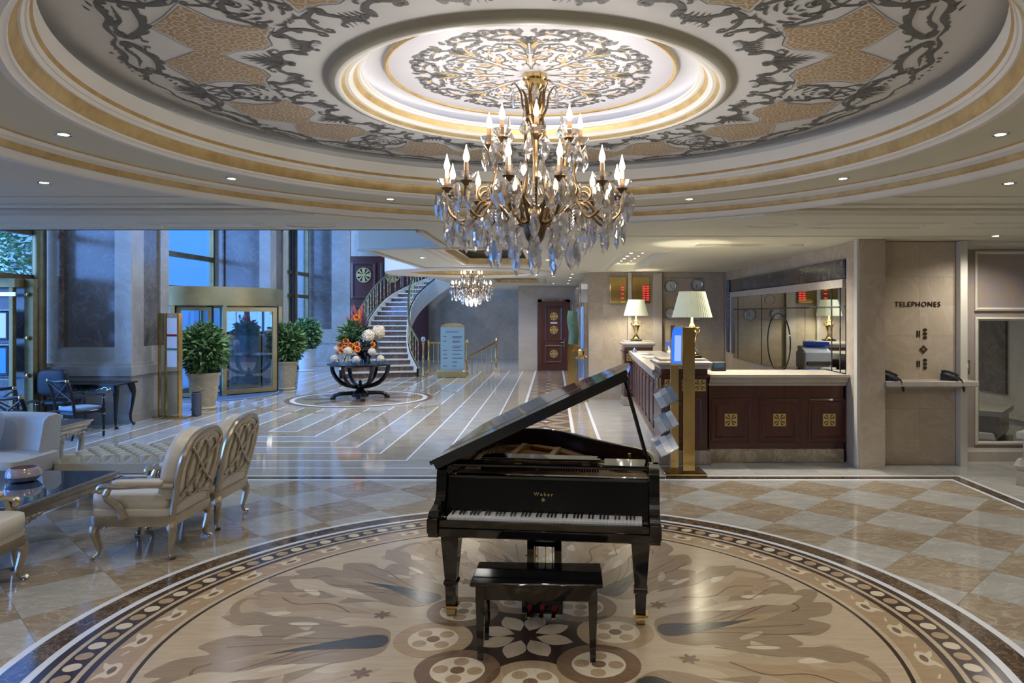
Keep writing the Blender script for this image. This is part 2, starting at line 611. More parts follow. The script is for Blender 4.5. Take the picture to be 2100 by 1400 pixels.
def wallpaper():
    t = NT('mauve_damask_wallpaper')
    v = t.coord('object', (1, 1, 0.7))
    n = t.noise(v, 9, 3, 0.5, 1.5)
    t.l(t.ramp(n, [(0.49, srgb((158, 146, 144))), (0.54, srgb((166, 148, 128)))]), t.b.inputs['Base Color'])
    return t.set(Roughness=0.6)
M['purple_paper'] = wallpaper()
sh = M['shade']
sb = sh.node_tree.nodes['Principled BSDF']
sb.inputs['Transmission Weight'].default_value = 0.0
sb.inputs['Emission Color'].default_value = srgb((226, 234, 190))
sb.inputs['Emission Strength'].default_value = 0.13
sh.cycles.emission_sampling = 'NONE'
# ------------------------------------------------------------------ floor
def clip(poly, a, b, c):
    """keep the side a*x + b*y <= c"""
    out = []
    for i in range(len(poly)):
        p, q = poly[i], poly[(i + 1) % len(poly)]
        dp, dq = a * p[0] + b * p[1] - c, a * q[0] + b * q[1] - c
        if dp <= 0:
            out.append(p)
        if dp * dq < 0:
            t = dp / (dp - dq)
            out.append((p[0] + (q[0] - p[0]) * t, p[1] + (q[1] - p[1]) * t))
    return out

def rect_clip(poly, x0, x1, y0, y1):
    for a, b, c in ((1, 0, x1), (-1, 0, -x0), (0, 1, y1), (0, -1, -y0)):
        poly = clip(poly, a, b, c)
        if len(poly) < 3:
            return []
    return poly

floor = struct(MB().box(-9.6, 7.6, -4, 31, -0.12, -0.004).build('floor', M['band_grey'], smooth=0), 'polished marble lobby floor')
BX0, BX1, BY1 = -4.95, 4.65, 8.36
HD = 0.42
for i in range(-19, 8):
    for j in range(-17, 4):
        if (i + j) % 2 == 0:
            continue
        cx, cyy = 2.48 + HD * i, 7.10 + HD * j
        d = HD - 0.0015
        p = rect_clip([(cx - d, cyy), (cx, cyy - d), (cx + d, cyy), (cx, cyy + d)], BX0, BX1, 0.6, BY1)
        if not p:
            continue
        if max(math.hypot(a + 0.17, b - 4.33) for a, b in p) < 2.88:
            continue
        MB().prism(p, -0.004, 0).build('floor_tile', M['tile_grey' if i % 2 == 0 else 'tile_beige'], floor, 0)

def strip(x0, x1, y0, y1, m, name='border_strip', z=0.0, par=floor):
    return MB().prism([(x0, y0), (x1, y0), (x1, y1), (x0, y1)], -0.004, z).build(name, M[m], par, 0)

# dark border frame with white lines
def uframe(x0, x1, y1, w, m, ybot, z=0.0, name='border_strip'):
    mb = MB()
    mb.prism([(x0, ybot), (x0 + w, ybot), (x0 + w, y1 - w), (x0, y1)], -0.004, z)
    mb.prism([(x0, y1), (x0 + w, y1 - w), (x1 - w, y1 - w), (x1, y1)], -0.004, z)
    mb.prism([(x1, y1), (x1 - w, y1 - w), (x1 - w, ybot), (x1, ybot)], -0.004, z)
    return mb.build(name, M[m], floor, 0)
uframe(BX0 - 0.06, BX1 + 0.06, 8.425, 0.06, 'white_stone', 0.6)
uframe(BX0 - 0.18, BX1 + 0.18, 8.565, 0.135, 'dark_stone', 0.6)
uframe(BX0 - 0.23, BX1 + 0.23, 8.62, 0.05, 'white_stone', 0.6)

# plain slabs beyond the border
def slabs(x0, x1, y0, y1, nx, ny, mats):
    for i in range(nx):
        for j in range(ny):
            a, b = x0 + (x1 - x0) * i / nx, x0 + (x1 - x0) * (i + 1) / nx
            c, d = y0 + (y1 - y0) * j / ny, y0 + (y1 - y0) * (j + 1) / ny
            strip(a + 0.001, b - 0.001, c + 0.001, d - 0.001, mats[(i + j) % len(mats)], 'floor_slab')
slabs(4.88, 7.5, 2.4, 9.4, 3, 8, ['tile_grey', 'band_grey'])
slabs(1.66, 4.86, 8.625, 9.45, 4, 1, ['tile_grey', 'band_grey'])
slabs(-9.0, -5.14, 3.6, 8.6, 5, 7, ['band_grey', 'band_beige'])

# nested bands of the far lobby
UC = -4.46
def uw(k):
    return 2.51 - 0.4565 * k
def uy(k):
    return 9.5 + 0.465 * k
YF = 24.4
def uband(k, m):
    a, b = uw(k), uw(k + 1)
    ya, yb = uy(k), uy(k + 1)
    mb = MB()
    mb.prism([(UC + b, yb), (UC + a, ya), (UC + a, YF), (UC + b, YF)], -0.004, 0)
    mb.prism([(UC - a, ya), (UC - b, yb), (UC - b, YF), (UC - a, YF)], -0.004, 0)
    mb.prism([(UC - a, ya), (UC + a, ya), (UC + b, yb), (UC - b, yb)], -0.004, 0)
    return mb.build('floor_band', M[m], floor, 0)
def uline(k, w=0.014, z=0.001):
    a, y = uw(k), uy(k)
    mb = MB()
    mb.prism([(UC + a - w, y + w), (UC + a + w, y - w), (UC + a + w, YF), (UC + a - w, YF)], -0.003, z)
    mb.prism([(UC - a - w, y - w), (UC - a + w, y + w), (UC - a + w, YF), (UC - a - w, YF)], -0.003, z)
    mb.prism([(UC - a - w, y - w), (UC + a + w, y - w), (UC + a - w, y + w), (UC - a + w, y + w)], -0.003, z)
    return mb.build('white_line', M['white_stone'], floor, 0)
for k in range(-1, 5):
    uband(k, 'band_grey' if k % 2 else 'band_beige')
strip(UC - uw(5), UC + uw(5), uy(5), YF, 'band_grey', 'floor_band')
strip(-9.0, UC + uw(-1), 8.62, uy(-1), 'band_grey', 'floor_band')
strip(-9.0, UC - uw(-1), uy(-1), YF, 'band_beige', 'floor_band')
for k in range(-1, 6):
    uline(k)
for a, b, m in ((-1.494, -1.03, 'band_grey'), (-1.03, -0.587, 'band_beige'), (0.31, 0.706, 'band_beige'), (0.706, 1.65, 'band_grey')):
    strip(a, b, 8.625, YF, m, 'floor_band')
strip(-0.587, 0.31, 8.625, YF, 'band_beige', 'floor_band')
for x, w in ((-1.03, 0.014), (-0.6, 0.028), (0.32, 0.028), (0.706, 0.025)):
    strip(x - w, x + w, 8.625, YF, 'white_stone', 'white_line', 0.0012)
# lozenge runner
def lozenge(w, h, n=6):
    q = []
    for sx, sy in ((1, 0), (0, 1), (-1, 0), (0, -1)):
        q.append((sx * w, sy * h))
    out = []
    for i in range(4):
        a, b = q[i], q[(i + 1) % 4]
        for k in range(n):
            t = k / n
            c = 0.55 * t * (1 - t) * 2
            mx, my = a[0] + (b[0] - a[0]) * t, a[1] + (b[1] - a[1]) * t
            out.append((mx * (1 - c), my * (1 - c)))
    return out
me_lo = MB().prism(lozenge(0.40, 0.36), -0.003, 0.001).mesh('floor_inlay', M['stair_dark'], 0)
me_lw = MB().prism(lozenge(0.09, 0.09), -0.003, 0.002).mesh('floor_inlay', M['white_stone'], 0)
me_lh = MB().prism([p for p in lozenge(0.40, 0.36) if p[0] <= 1e-6], -0.003, 0.001).mesh('floor_inlay', M['stair_dark'], 0)
for j in range(20):
    y = 9.0 + 0.78 * j
    link('floor_inlay', me_lo, floor, (-0.14, y, 0))
    link('floor_inlay', me_lw, floor, (-0.14, y, 0))
    if y + 0.39 < YF:
        link('floor_inlay', me_lh, floor, (0.285, y + 0.39, 0))
        link('floor_inlay', me_lh, floor, (-0.565, y + 0.39, 0), pi)

def ring_mb(r0, r1, z0, z1, c=(0, 0), seg=96):
    return MB().lathe([(r0, z0), (r1, z0), (r1, z1), (r0, z1), (r0, z0)], seg, (c[0], c[1], 0), cap=False)
def disc_mb(r, z0, z1, c=(0, 0), seg=96):
    return MB().prism([(c[0] + r * cos(2 * pi * i / seg), c[1] + r * sin(2 * pi * i / seg)) for i in range(seg)], z0, z1)

# small medallion under the flower table
TC = (-4.42, 16.4)
small = disc_mb(1.78, -0.003, 0.003).build('table_medallion', M['band_grey'], floor, 0)
small.location = (TC[0], TC[1], 0)
ring_mb(1.52, 1.64, 0, 0.005).build('inlay_ring', M['stair_dark'], small, 0)
ring_mb(1.42, 1.52, 0, 0.005).build('inlay_ring', M['white_stone'], small, 0)
disc_mb(1.42, 0, 0.0045, seg=64).build('inlay_disc', M['band_beige'], small, 0)
me_pet = MB().prism([(0.42 + 0.42 * (1 - cos(pi * t / 12)), 0.17 * sin(pi * t / 12)) for t in range(13)] + [(0.42 + 0.42 * (1 + cos(pi * t / 12)), -0.17 * sin(pi * t / 12)) for t in range(1, 12)], 0, 0.006).mesh('inlay_petal', M['stair_dark'], 0)
for k in range(8):
    link('inlay_petal', me_pet, small, (0, 0, 0), k * pi / 4 + 0.2)
ring_mb(2.28, 2.46, -0.003, 0.002, TC).build('inlay_ring', M['tile_beige'], floor, 0)

# ---------------- the round inlaid medallion under the piano
MC = (-0.17, 4.33)
med = disc_mb(2.897, -0.003, 0.002, seg=128).build('inlaid_medallion', M['white_stone'], floor, 0)
med.location = (MC[0], MC[1], 0)
med['label'] = 'round inlaid wood and marble medallion under the grand piano'
def rring(r0, r1, m, z=0.0035):
    return ring_mb(r0, r1, 0.001, z, seg=128).build('inlay_ring', M[m], med, 0)
rring(2.70, 2.846, 'dark_stone', 0.003)
disc_mb(2.65, 0.001, 0.003, seg=128).build('inlay_disc', M['w_dark'], med, 0)
rring(2.57, 2.60, 'w_cream')
rring(2.41, 2.44, 'w_cream')
rring(2.186, 2.37, 'w_tan')
rring(2.155, 2.186, 'w_cream')
disc_mb(2.13, 0.001, 0.0035, seg=128).build('inlay_disc', M['w_cream'], med, 0)
me_dot = {m: disc_mb(0.047, 0.003, 0.004, seg=14).mesh('inlay_dot', M[m], 0) for m in ('w_pale', 'w_tan')}
for k in range(120):
    a = 2 * pi * k / 120
    link('inlay_dot', me_dot['w_pale' if k % 2 else 'w_tan'], med, (2.505 * cos(a), 2.505 * sin(a), 0), a)

def half_shape(h, n=5):
    """symmetric outline from a half outline (r, v), smoothed"""
    up = cr([(a, b, 0) for a, b in h], n)
    pts = [(p.x, p.y) for p in up]
    return pts + [(a, -b) for a, b in reversed(pts[1:-1])]
def stroke_poly(pts, w):
    P = [Vector((p[0], p[1])) for p in pts]
    L, R_ = [], []
    n = len(P)
    for i in range(n):
        d = P[min(i + 1, n - 1)] - P[max(i - 1, 0)]
        if d.length < 1e-9:
            d = Vector((1, 0))
        d.normalize()
        q = Vector((-d.y, d.x)) * w(i / (n - 1))
        L.append(P[i] + q)
        R_.append(P[i] - q)
    return [tuple(p) for p in L] + [tuple(p) for p in reversed(R_)]
def inlay(poly, m, z=0.005, name='inlay_leaf'):
    return MB().prism(poly, 0.003, z).mesh(name, M[m], 0)
OFF = RD(5)
# tulips in the floral band (40)
tul = inlay(half_shape([(2.235, 0), (2.24, 0.05), (2.27, 0.085), (2.31, 0.07), (2.35, 0.10), (2.335, 0.04), (2.315, 0.012), (2.312, 0)], 3), 'w_pale', 0.0045, 'inlay_tulip')
tul2 = inlay(half_shape([(2.255, 0), (2.262, 0.03), (2.28, 0.045), (2.295, 0.02), (2.298, 0)], 3), 'w_brown', 0.005, 'inlay_bud')
tul3 = inlay([(2.27, 0.135), (2.29, 0.185), (2.30, 0.19), (2.285, 0.13)], 'w_pale', 0.0045, 'inlay_sprig')
for k in range(40):
    for me, nm in ((tul, 'inlay_tulip'), (tul2, 'inlay_bud'), (tul3, 'inlay_sprig')):
        link(nm, me, med, (0, 0, 0), 2 * pi * k / 40 + 0.03)
# palmettes
def stretch(kr, kv, h):
    return half_shape([(0.80 + (a - 0.80) * kr, b * kv) for a, b in h])
leaf1 = stretch(1.13, 1.22, [(0.80, 0), (0.83, 0.12), (0.95, 0.18), (1.08, 0.20), (1.23, 0.32), (1.27, 0.21), (1.38, 0.32), (1.53, 0.35), (1.49, 0.22), (1.64, 0.31), (1.78, 0.27), (1.69, 0.14), (1.84, 0.17), (1.92, 0.08), (1.82, 0.0)])
def lop(pts, s):
    return [(a, b + s * (a - 0.8) ** 2 * 0.25) for a, b in pts]
drop = stretch(1.1, 1.45, [(0.81, 0), (0.83, 0.045), (0.90, 0.06), (1.05, 0.042), (1.25, 0.018), (1.43, 0.0)])
leaf2 = stretch(0.99, 1.25, [(0.86, 0), (1.02, 0.05), (1.16, 0.07), (1.30, 0.17), (1.36, 0.11), (1.50, 0.26), (1.60, 0.25), (1.58, 0.16), (1.74, 0.34), (1.84, 0.30), (1.80, 0.18), (1.94, 0.26), (2.02, 0.12), (2.05, 0)])
leaf3 = half_shape([(1.05, 0), (1.2, 0.035), (1.42, 0.06), (1.6, 0.13), (1.66, 0.08), (1.8, 0.14), (1.92, 0.06), (1.96, 0)])
def curl(s):
    return stroke_poly([(p.x, p.y) for p in cr([(1.30, s * 0.02, 0), (1.48, s * 0.10, 0), (1.66, s * 0.14, 0), (1.80, s * 0.08, 0), (1.82, s * -0.01, 0), (1.75, s * -0.03, 0)], 6)], lambda t: 0.008)
def hook(s):
    return stroke_poly([(p.x, p.y) for p in cr([(1.52, s * 0.27, 0), (1.72, s * 0.33, 0), (1.88, s * 0.28, 0), (1.98, s * 0.17, 0), (2.00, s * 0.05, 0), (1.92, s * 0.02, 0)], 6)], lambda t: 0.035 * (1 - t) + 0.012)
def blob(cx, cyy, rx, ry, rot=0, n=16):
    return [(cx + rx * cos(2 * pi * i / n) * cos(rot) - ry * sin(2 * pi * i / n) * sin(rot), cyy + rx * cos(2 * pi * i / n) * sin(rot) + ry * sin(2 * pi * i / n) * cos(rot)) for i in range(n)]
def flower(cx, cyy, r):
    return [(cx + (r * (0.75 + 0.25 * cos(6 * t))) * cos(t), cyy + (r * (0.75 + 0.25 * cos(6 * t))) * sin(t)) for t in [2 * pi * i / 48 for i in range(48)]]
petal_pts = half_shape([(0.07, 0), (0.13, 0.05), (0.19, 0.068), (0.25, 0.045), (0.30, 0)])
star = [((0.46 if i % 2 == 0 else 0.33) * cos(pi * i / 8 + pi / 8), (0.46 if i % 2 == 0 else 0.33) * sin(pi * i / 8 + pi / 8)) for i in range(16)]
MB().prism(star, 0.003, 0.0042).build('inlay_star', M['w_dark'], med, 0).rotation_euler = (0, 0, OFF)
half = [('inlay_leaf', inlay(leaf2, 'w_sand', 0.0042)), ('inlay_leaf', inlay(leaf3, 'w_tan', 0.0048)),
        ('inlay_highlight', inlay(blob(1.66, 0.20, 0.11, 0.035, 0.5), 'w_pale', 0.005)), ('inlay_highlight', inlay(blob(1.66, -0.20, 0.11, 0.035, -0.5), 'w_pale', 0.005)),
        ('inlay_flower', inlay(flower(0.98, 0, 0.06), 'w_brown', 0.005)),
        ('inlay_scroll', inlay(hook(1), 'w_taupe', 0.0052)), ('inlay_scroll', inlay(hook(-1), 'w_taupe', 0.0052)),
        ('inlay_scroll', inlay(stroke_poly([(p.x, p.y) for p in cr([(1.2, 0.03, 0), (1.4, -0.05, 0), (1.62, 0.02, 0), (1.78, -0.04, 0)], 6)], lambda t: 0.006), 'w_brown', 0.0054))]
full = [('inlay_leaf', inlay(lop(leaf1, 1), 'w_taupe', 0.0046)), ('inlay_drop', inlay(lop(drop, 1), 'w_slate', 0.0054)),
        ('inlay_scroll', inlay(lop(curl(1), 1), 'w_brown', 0.0052)), ('inlay_highlight', inlay(lop(blob(1.36, -0.2, 0.09, 0.03, 0.2), 1), 'w_cream', 0.0052)),
        ('inlay_petal', inlay(petal_pts, 'w_cream', 0.005))]
def vein(a, b, c):
    return lop(stroke_poly([(p.x, p.y) for p in cr([(0.98, a * 0.4, 0), (1.25, a, 0), (1.5, b, 0), (1.74, c, 0)], 6)], lambda t: 0.0045), 1)
for q in ((0.07, 0.14, 0.22), (-0.06, -0.13, -0.22), (0.12, 0.25, 0.36), (-0.12, -0.24, -0.34)):
    full.append(('inlay_vein', inlay(vein(*q), 'w_brown', 0.0052)))
full.append(('inlay_highlight', inlay(lop(half_shape([(1.0, 0), (1.2, 0.05), (1.5, 0.045), (1.72, 0.0)]), 1), 'w_tan', 0.0050)))
flame = half_shape([(1.12, 0), (1.25, 0.03), (1.45, 0.07), (1.62, 0.05), (1.78, 0.10), (1.90, 0.05), (1.98, 0)])
for sg in (-1, 1):
    rot_ = Matrix.Rotation(sg * 0.17, 4, 'Z')
    half.append(('inlay_leaf', inlay([tuple((rot_ @ Vector((a, b, 0))).xy) for a, b in flame], 'w_cream' if sg < 0 else 'w_taupe', 0.0055)))
    half.append(('inlay_highlight', inlay([tuple((rot_ @ Vector((a, b, 0))).xy) for a, b in blob(1.40, sg * 0.03, 0.10, 0.022, 0.1)], 'w_pale', 0.0058)))
loop = [MB().lathe([(0.15, 0.003), (0.235, 0.003), (0.235, 0.0049), (0.15, 0.0049), (0.15, 0.003)], 40, (0.55, 0, 0), cap=False).mesh('inlay_loop', M[m], 0) for m in ('w_tan', 'w_brown')]
ldisc = disc_mb(0.155, 0.003, 0.0045, (0.55, 0), 32).mesh('inlay_disc', M['w_pale'], 0)
ldots = [disc_mb(0.04, 0.004, 0.0053, (0.55, 0), 16).mesh('inlay_dot', M['w_brown'], 0)] + [disc_mb(0.043, 0.004, 0.0053, (0.55 + 0.095 * cos(q), 0.095 * sin(q)), 16).mesh('inlay_dot', M['w_tan'], 0) for q in (0.6, 0.6 + pi / 2, 0.6 + pi, 0.6 + 1.5 * pi)]
for k in range(8):
    a = k * pi / 4 + OFF
    for nm, me in half:
        link(nm, me, med, (0, 0, 0), a + pi / 8)
    for nm, me in full:
        link(nm, me, med, (0, 0, 0), a + (pi / 8 if nm == 'inlay_petal' else 0))
    link('inlay_loop', loop[k % 2], med, (0, 0, 0), a)
    link('inlay_disc', ldisc, med, (0, 0, 0), a)
    for me in ldots:
        link('inlay_dot', me, med, (0, 0, 0), a)

# ------------------------------------------------------------------ ceiling
ZC = 2.92           # ceiling around the dome
ZB = 2.88           # ceiling over the beam and the reception
DC = (-0.13, 4.33)  # dome centre
def holed(x0, x1, y0, y1, c, r, z, seg=96):
    """flat ceiling rectangle with a round hole"""
    mb = MB()
    o = []
    corners = sorted([atan2(y - c[1], x - c[0]) % (2 * pi) for x in (x0, x1) for y in (y0, y1)])
    angs = sorted(set([2 * pi * i / seg for i in range(seg)] + corners))
    for t in angs:
        dx, dy = cos(t), sin(t)
        s = min([((x1 - c[0]) / dx if dx > 0 else (x0 - c[0]) / dx) if abs(dx) > 1e-9 else 1e9, ((y1 - c[1]) / dy if dy > 0 else (y0 - c[1]) / dy) if abs(dy) > 1e-9 else 1e9])
        mb.v += [(c[0] + r * dx, c[1] + r * dy, z), (c[0] + s * dx, c[1] + s * dy, z)]
    n = len(angs)
    for i in range(n):
        j = (i + 1) % n
        mb.f.append((2 * i, 2 * j, 2 * j + 1, 2 * i + 1))
    return mb
cb = holed(-9.2, 7.5, -4, 8.04, DC, 3.30, ZC)
cb.box(-9.2, -1.5, 7.98, 8.04, ZB, 3.9)
cb.box(-9.2, 7.5, -4, 8.04, 3.86, 3.9)
ceiling = struct(cb.build('ceiling', M['ceil'], smooth=0), 'greige lobby ceiling with a round painted dome')
def ring_x(y, r=3.30):
    d = r * r - (y - DC[1]) ** 2
    return sqrt(d) if d > 0 else 0
# stepped straight mouldings and the lower beam, cut by the dome ring
def ceil_strip(y0, y1, z0, m='ceil', name='ceiling_moulding'):
    n = 14
    for s in (-1, 1):
        inner = [(DC[0] + s * ring_x(y0 + (y1 - y0) * i / n), y0 + (y1 - y0) * i / n) for i in range(n + 1)]
        ex = -9.2 if s < 0 else 7.5
        MB().prism(inner + [(ex, y1), (ex, y0)], z0, ZC + 0.001).build(name, M[m], ceiling, 0)
ceil_strip(5.95, 6.10, 2.912)
ceil_strip(6.35, 6.52, 2.905)
ceil_strip(6.62, 6.84, 2.895, 'cream')
ceil_strip(6.84, 7.30, ZB)
# beam
bm = []
n = 24
arc = [(DC[0] + sqrt(max(0, 3.30 ** 2 - (y - DC[1]) ** 2)), y) for y in [7.30 + (7.629 - 7.30) * i / n for i in range(n + 1)]]
poly = [(-9.2, 7.30)] + [(2 * DC[0] - a, b) for a, b in arc] + [p for p in reversed(arc)][1:] + [(7.5, 7.30), (7.5, 8.04), (-9.2, 8.04)]
MB().prism(poly, ZB, ZC + 0.001).build('ceiling_beam', M['ceil'], ceiling, 0)
# shallow relief panels on the beam
def relief(poly, name='ceiling_relief'):
    q = [Vector(p) for p in poly]
    c = sum(q, Vector((0, 0))) / len(q)
    inn = [c + (p - c) * 0.9 for p in q]
    mb = MB()
    n = len(q)
    mb.v = [(p.x, p.y, ZB) for p in q] + [(p.x, p.y, ZB - 0.012) for p in [c + (p - c) * 0.97 for p in q]] + [(p.x, p.y, ZB - 0.012) for p in [c + (p - c) * 0.93 for p in q]] + [(p.x, p.y, ZB - 0.002) for p in inn]
    for k in range(3):
        for i in range(n):
            j = (i + 1) % n
            mb.f.append((k * n + i, k * n + j, k * n + n + j, k * n + n + i))
    mb.f.append(tuple(3 * n + i for i in range(n)))
    mb.build(name, M['ceil'], ceiling, 0)
for s in (-1, 1):
    relief([(DC[0] + s * 2.42 + 0.28 * cos(2 * pi * i / 24), 7.55 + 0.17 * sin(2 * pi * i / 24)) for i in range(24)])
    for a, b in ((2.85, 4.15), (4.45, 5.8)):
        relief([(DC[0] + s * a, 7.78), (DC[0] + s * b, 7.78), (DC[0] + s * (b - 0.12), 7.5), (DC[0] + s * b, 7.36), (DC[0] + s * a, 7.36), (DC[0] + s * (a + 0.12), 7.5)])

# dome rings, each a moulding of its own
def dome(prof, m, name):
    o = MB().lathe(list(prof), 128, (DC[0], DC[1], 0), cap=False).build(name, M[m], ceiling, 40)
    return o
dome([(3.31, 2.921), (3.29, 2.905), (3.23, 2.900), (3.20, 2.915), (3.185, 2.935), (3.17, 2.945)], 'white_plaster', 'dome_moulding')
dome([(3.17, 2.945), (3.15, 2.955), (3.14, 2.987)], 'goldleaf', 'gold_band')
dome([(3.14, 2.987), (3.13, 2.989), (3.115, 3.002), (3.10, 3.004), (3.085, 3.024)], 'white_plaster', 'dome_moulding')
dome([(3.085, 3.024), (3.07, 3.032)], 'goldline', 'gold_line')
dome([(3.07, 3.032), (2.60, 3.032)], 'ceil', 'dome_soffit')
dome([(2.60, 3.032), (2.585, 3.014), (2.555, 3.016), (2.54, 3.034), (2.525, 3.038), (2.52, 3.05)], 'white_plaster', 'dome_moulding')
dome([(2.52, 3.05), (2.50, 3.07), (2.49, 3.12)], 'goldleaf', 'gold_band')
dome([(2.49, 3.12), (2.48, 3.122), (2.468, 3.140), (2.46, 3.142), (2.452, 3.165)], 'white_plaster', 'dome_moulding')
dome([(2.452, 3.165), (2.44, 3.185)], 'goldline', 'gold_line')
dome([(2.44, 3.185), (2.435, 3.28), (2.45, 3.285), (2.60, 3.285)], 'white_plaster', 'dome_cove_wall')
dome([(2.60, 3.285), (2.62, 3.36), (2.52, 3.375), (2.36, 3.345), (2.22, 3.30), (2.05, 3.283), (1.80, 3.28), (1.20, 3.275)], 'ceil_painting', 'painted_dome_ring')
dome([(1.20, 3.275), (1.19, 3.262), (1.165, 3.245), (1.14, 3.240)], 'olive', 'dome_soffit')
dome([(1.14, 3.240), (1.12, 3.236), (1.105, 3.244)], 'white_plaster', 'dome_moulding')
dome([(1.105, 3.244), (1.085, 3.262)], 'goldleaf', 'gold_line')
dome([(1.085, 3.262), (1.065, 3.264), (1.05, 3.280), (1.04, 3.284)], 'white_plaster', 'dome_moulding')
dome([(1.04, 3.284), (1.02, 3.314)], 'goldleaf', 'gold_band')
dome([(1.02, 3.314), (1.005, 3.316), (1.0, 3.328), (0.99, 3.330), (0.985, 3.342), (1.0, 3.342), (1.02, 3.325), (1.10, 3.325)], 'white_plaster', 'dome_moulding')
dome([(1.10, 3.325), (1.10, 3.36), (1.06, 3.40), (0.98, 3.415), (0.89, 3.405), (0.865, 3.392)], 'white_plaster', 'dome_cove')
dome([(0.872, 3.395), (0.872, 3.378), (0.86, 3.372), (0.848, 3.378), (0.845, 3.388)], 'goldleaf', 'gold_line')
disc = MB().prism([(DC[0] + 0.85 * cos(2 * pi * i / 96), DC[1] + 0.85 * sin(2 * pi * i / 96)) for i in range(96)], 3.386, 3.40).build('painted_dome_disc', M['disc_white'], ceiling, 0)
led = MB().lathe([(1.045, 3.338), (1.055, 3.348), (1.065, 3.338), (1.055, 3.330), (1.045, 3.338)], 64, (DC[0], DC[1], 0), cap=False).build('cove_light', M['led'], ceiling)

# painted ornament -----------------------------------------------------
class Orn:
    def __init__(s, zf, pol=True, rm=1.75):
        s.mb, s.zf, s.pol, s.rm = MB(), zf, pol, rm
    def mp(s, u, v):
        if not s.pol:
            return (u, v, s.zf(math.hypot(u, v)))
        a = u / s.rm
        return (v * cos(a), v * sin(a), s.zf(v))
    def stroke(s, pts, w, teeth=0, tl=0.0, side=1):
        """tapered brush stroke; optional saw-tooth leaves along one side"""
        P = [Vector((p[0], p[1])) for p in pts]
        n = len(P)
        o = len(s.mb.v)
        for i in range(n):
            t = i / (n - 1)
            d = P[min(i + 1, n - 1)] - P[max(i - 1, 0)]
            d = d.normalized() if d.length > 1e-9 else Vector((1, 0))
            q = Vector((-d.y, d.x))
            ww = w * (0.25 + 0.75 * sin(pi * min(1, t * 0.9 + 0.08)))
            ext = 0
            if teeth:
                ph = (t * teeth) % 1.0
                ext = tl * ph * sin(pi * t)
            a = P[i] + q * (ww + (ext if side > 0 else 0))
            b = P[i] - q * (ww + (ext if side < 0 else 0))
            s.mb.v += [s.mp(a.x, a.y), s.mp(b.x, b.y)]
        for i in range(n - 1):
            s.mb.f.append((o + 2 * i, o + 2 * i + 1, o + 2 * i + 3, o + 2 * i + 2))
    def cs(s, p0, p1, bulge, curl=0.05, w=0.02, teeth=0, tl=0.03, side=1):
        """C scroll with curled ends"""
        a, b = Vector(p0), Vector(p1)
        d = b - a
        q = Vector((-d.y, d.x)).normalized()
        sg = 1 if bulge > 0 else -1
        def spiral(c0, base, s0):
            out = []
            for i in range(11):
                t = i / 10
                an = base + s0 * t * 1.5 * 2 * pi * 0.72
                r = curl * (1 - 0.75 * t)
                out.append(Vector((cos(an), sin(an))) * r + c0)
            return out
        mid = [a + d * t + q * (bulge * sin(pi * t)) for t in [i / 22 for i in range(23)]]
        an0 = atan2(q.y, q.x) + (pi if sg < 0 else 0)
        c0 = a - q * sg * curl
        c1 = b - q * sg * curl
        e0 = spiral(c0, an0, sg)
        e1 = spiral(c1, an0, -sg)
        s.stroke(list(reversed(e0)) + mid[1:-1] + e1, w, teeth, tl, side)
    def leaf(s, p0, p1, w, bend=0.0):
        a, b = Vector(p0), Vector(p1)
        d = b - a
        q = Vector((-d.y, d.x)).normalized() if d.length else Vector((0, 1))
        n = 9
        o = len(s.mb.v)
        for i in range(n + 1):
            t = i / n
            c = a + d * t + q * (bend * sin(pi * t))
            ww = w * sin(pi * (t ** 0.75)) + 0.0008
            if i % 2:
                ww *= 0.72
            e, g = c + q * ww, c - q * ww
            s.mb.v += [s.mp(e.x, e.y), s.mp(g.x, g.y)]
        for i in range(n):
            s.mb.f.append((o + 2 * i, o + 2 * i + 1, o + 2 * i + 3, o + 2 * i + 2))

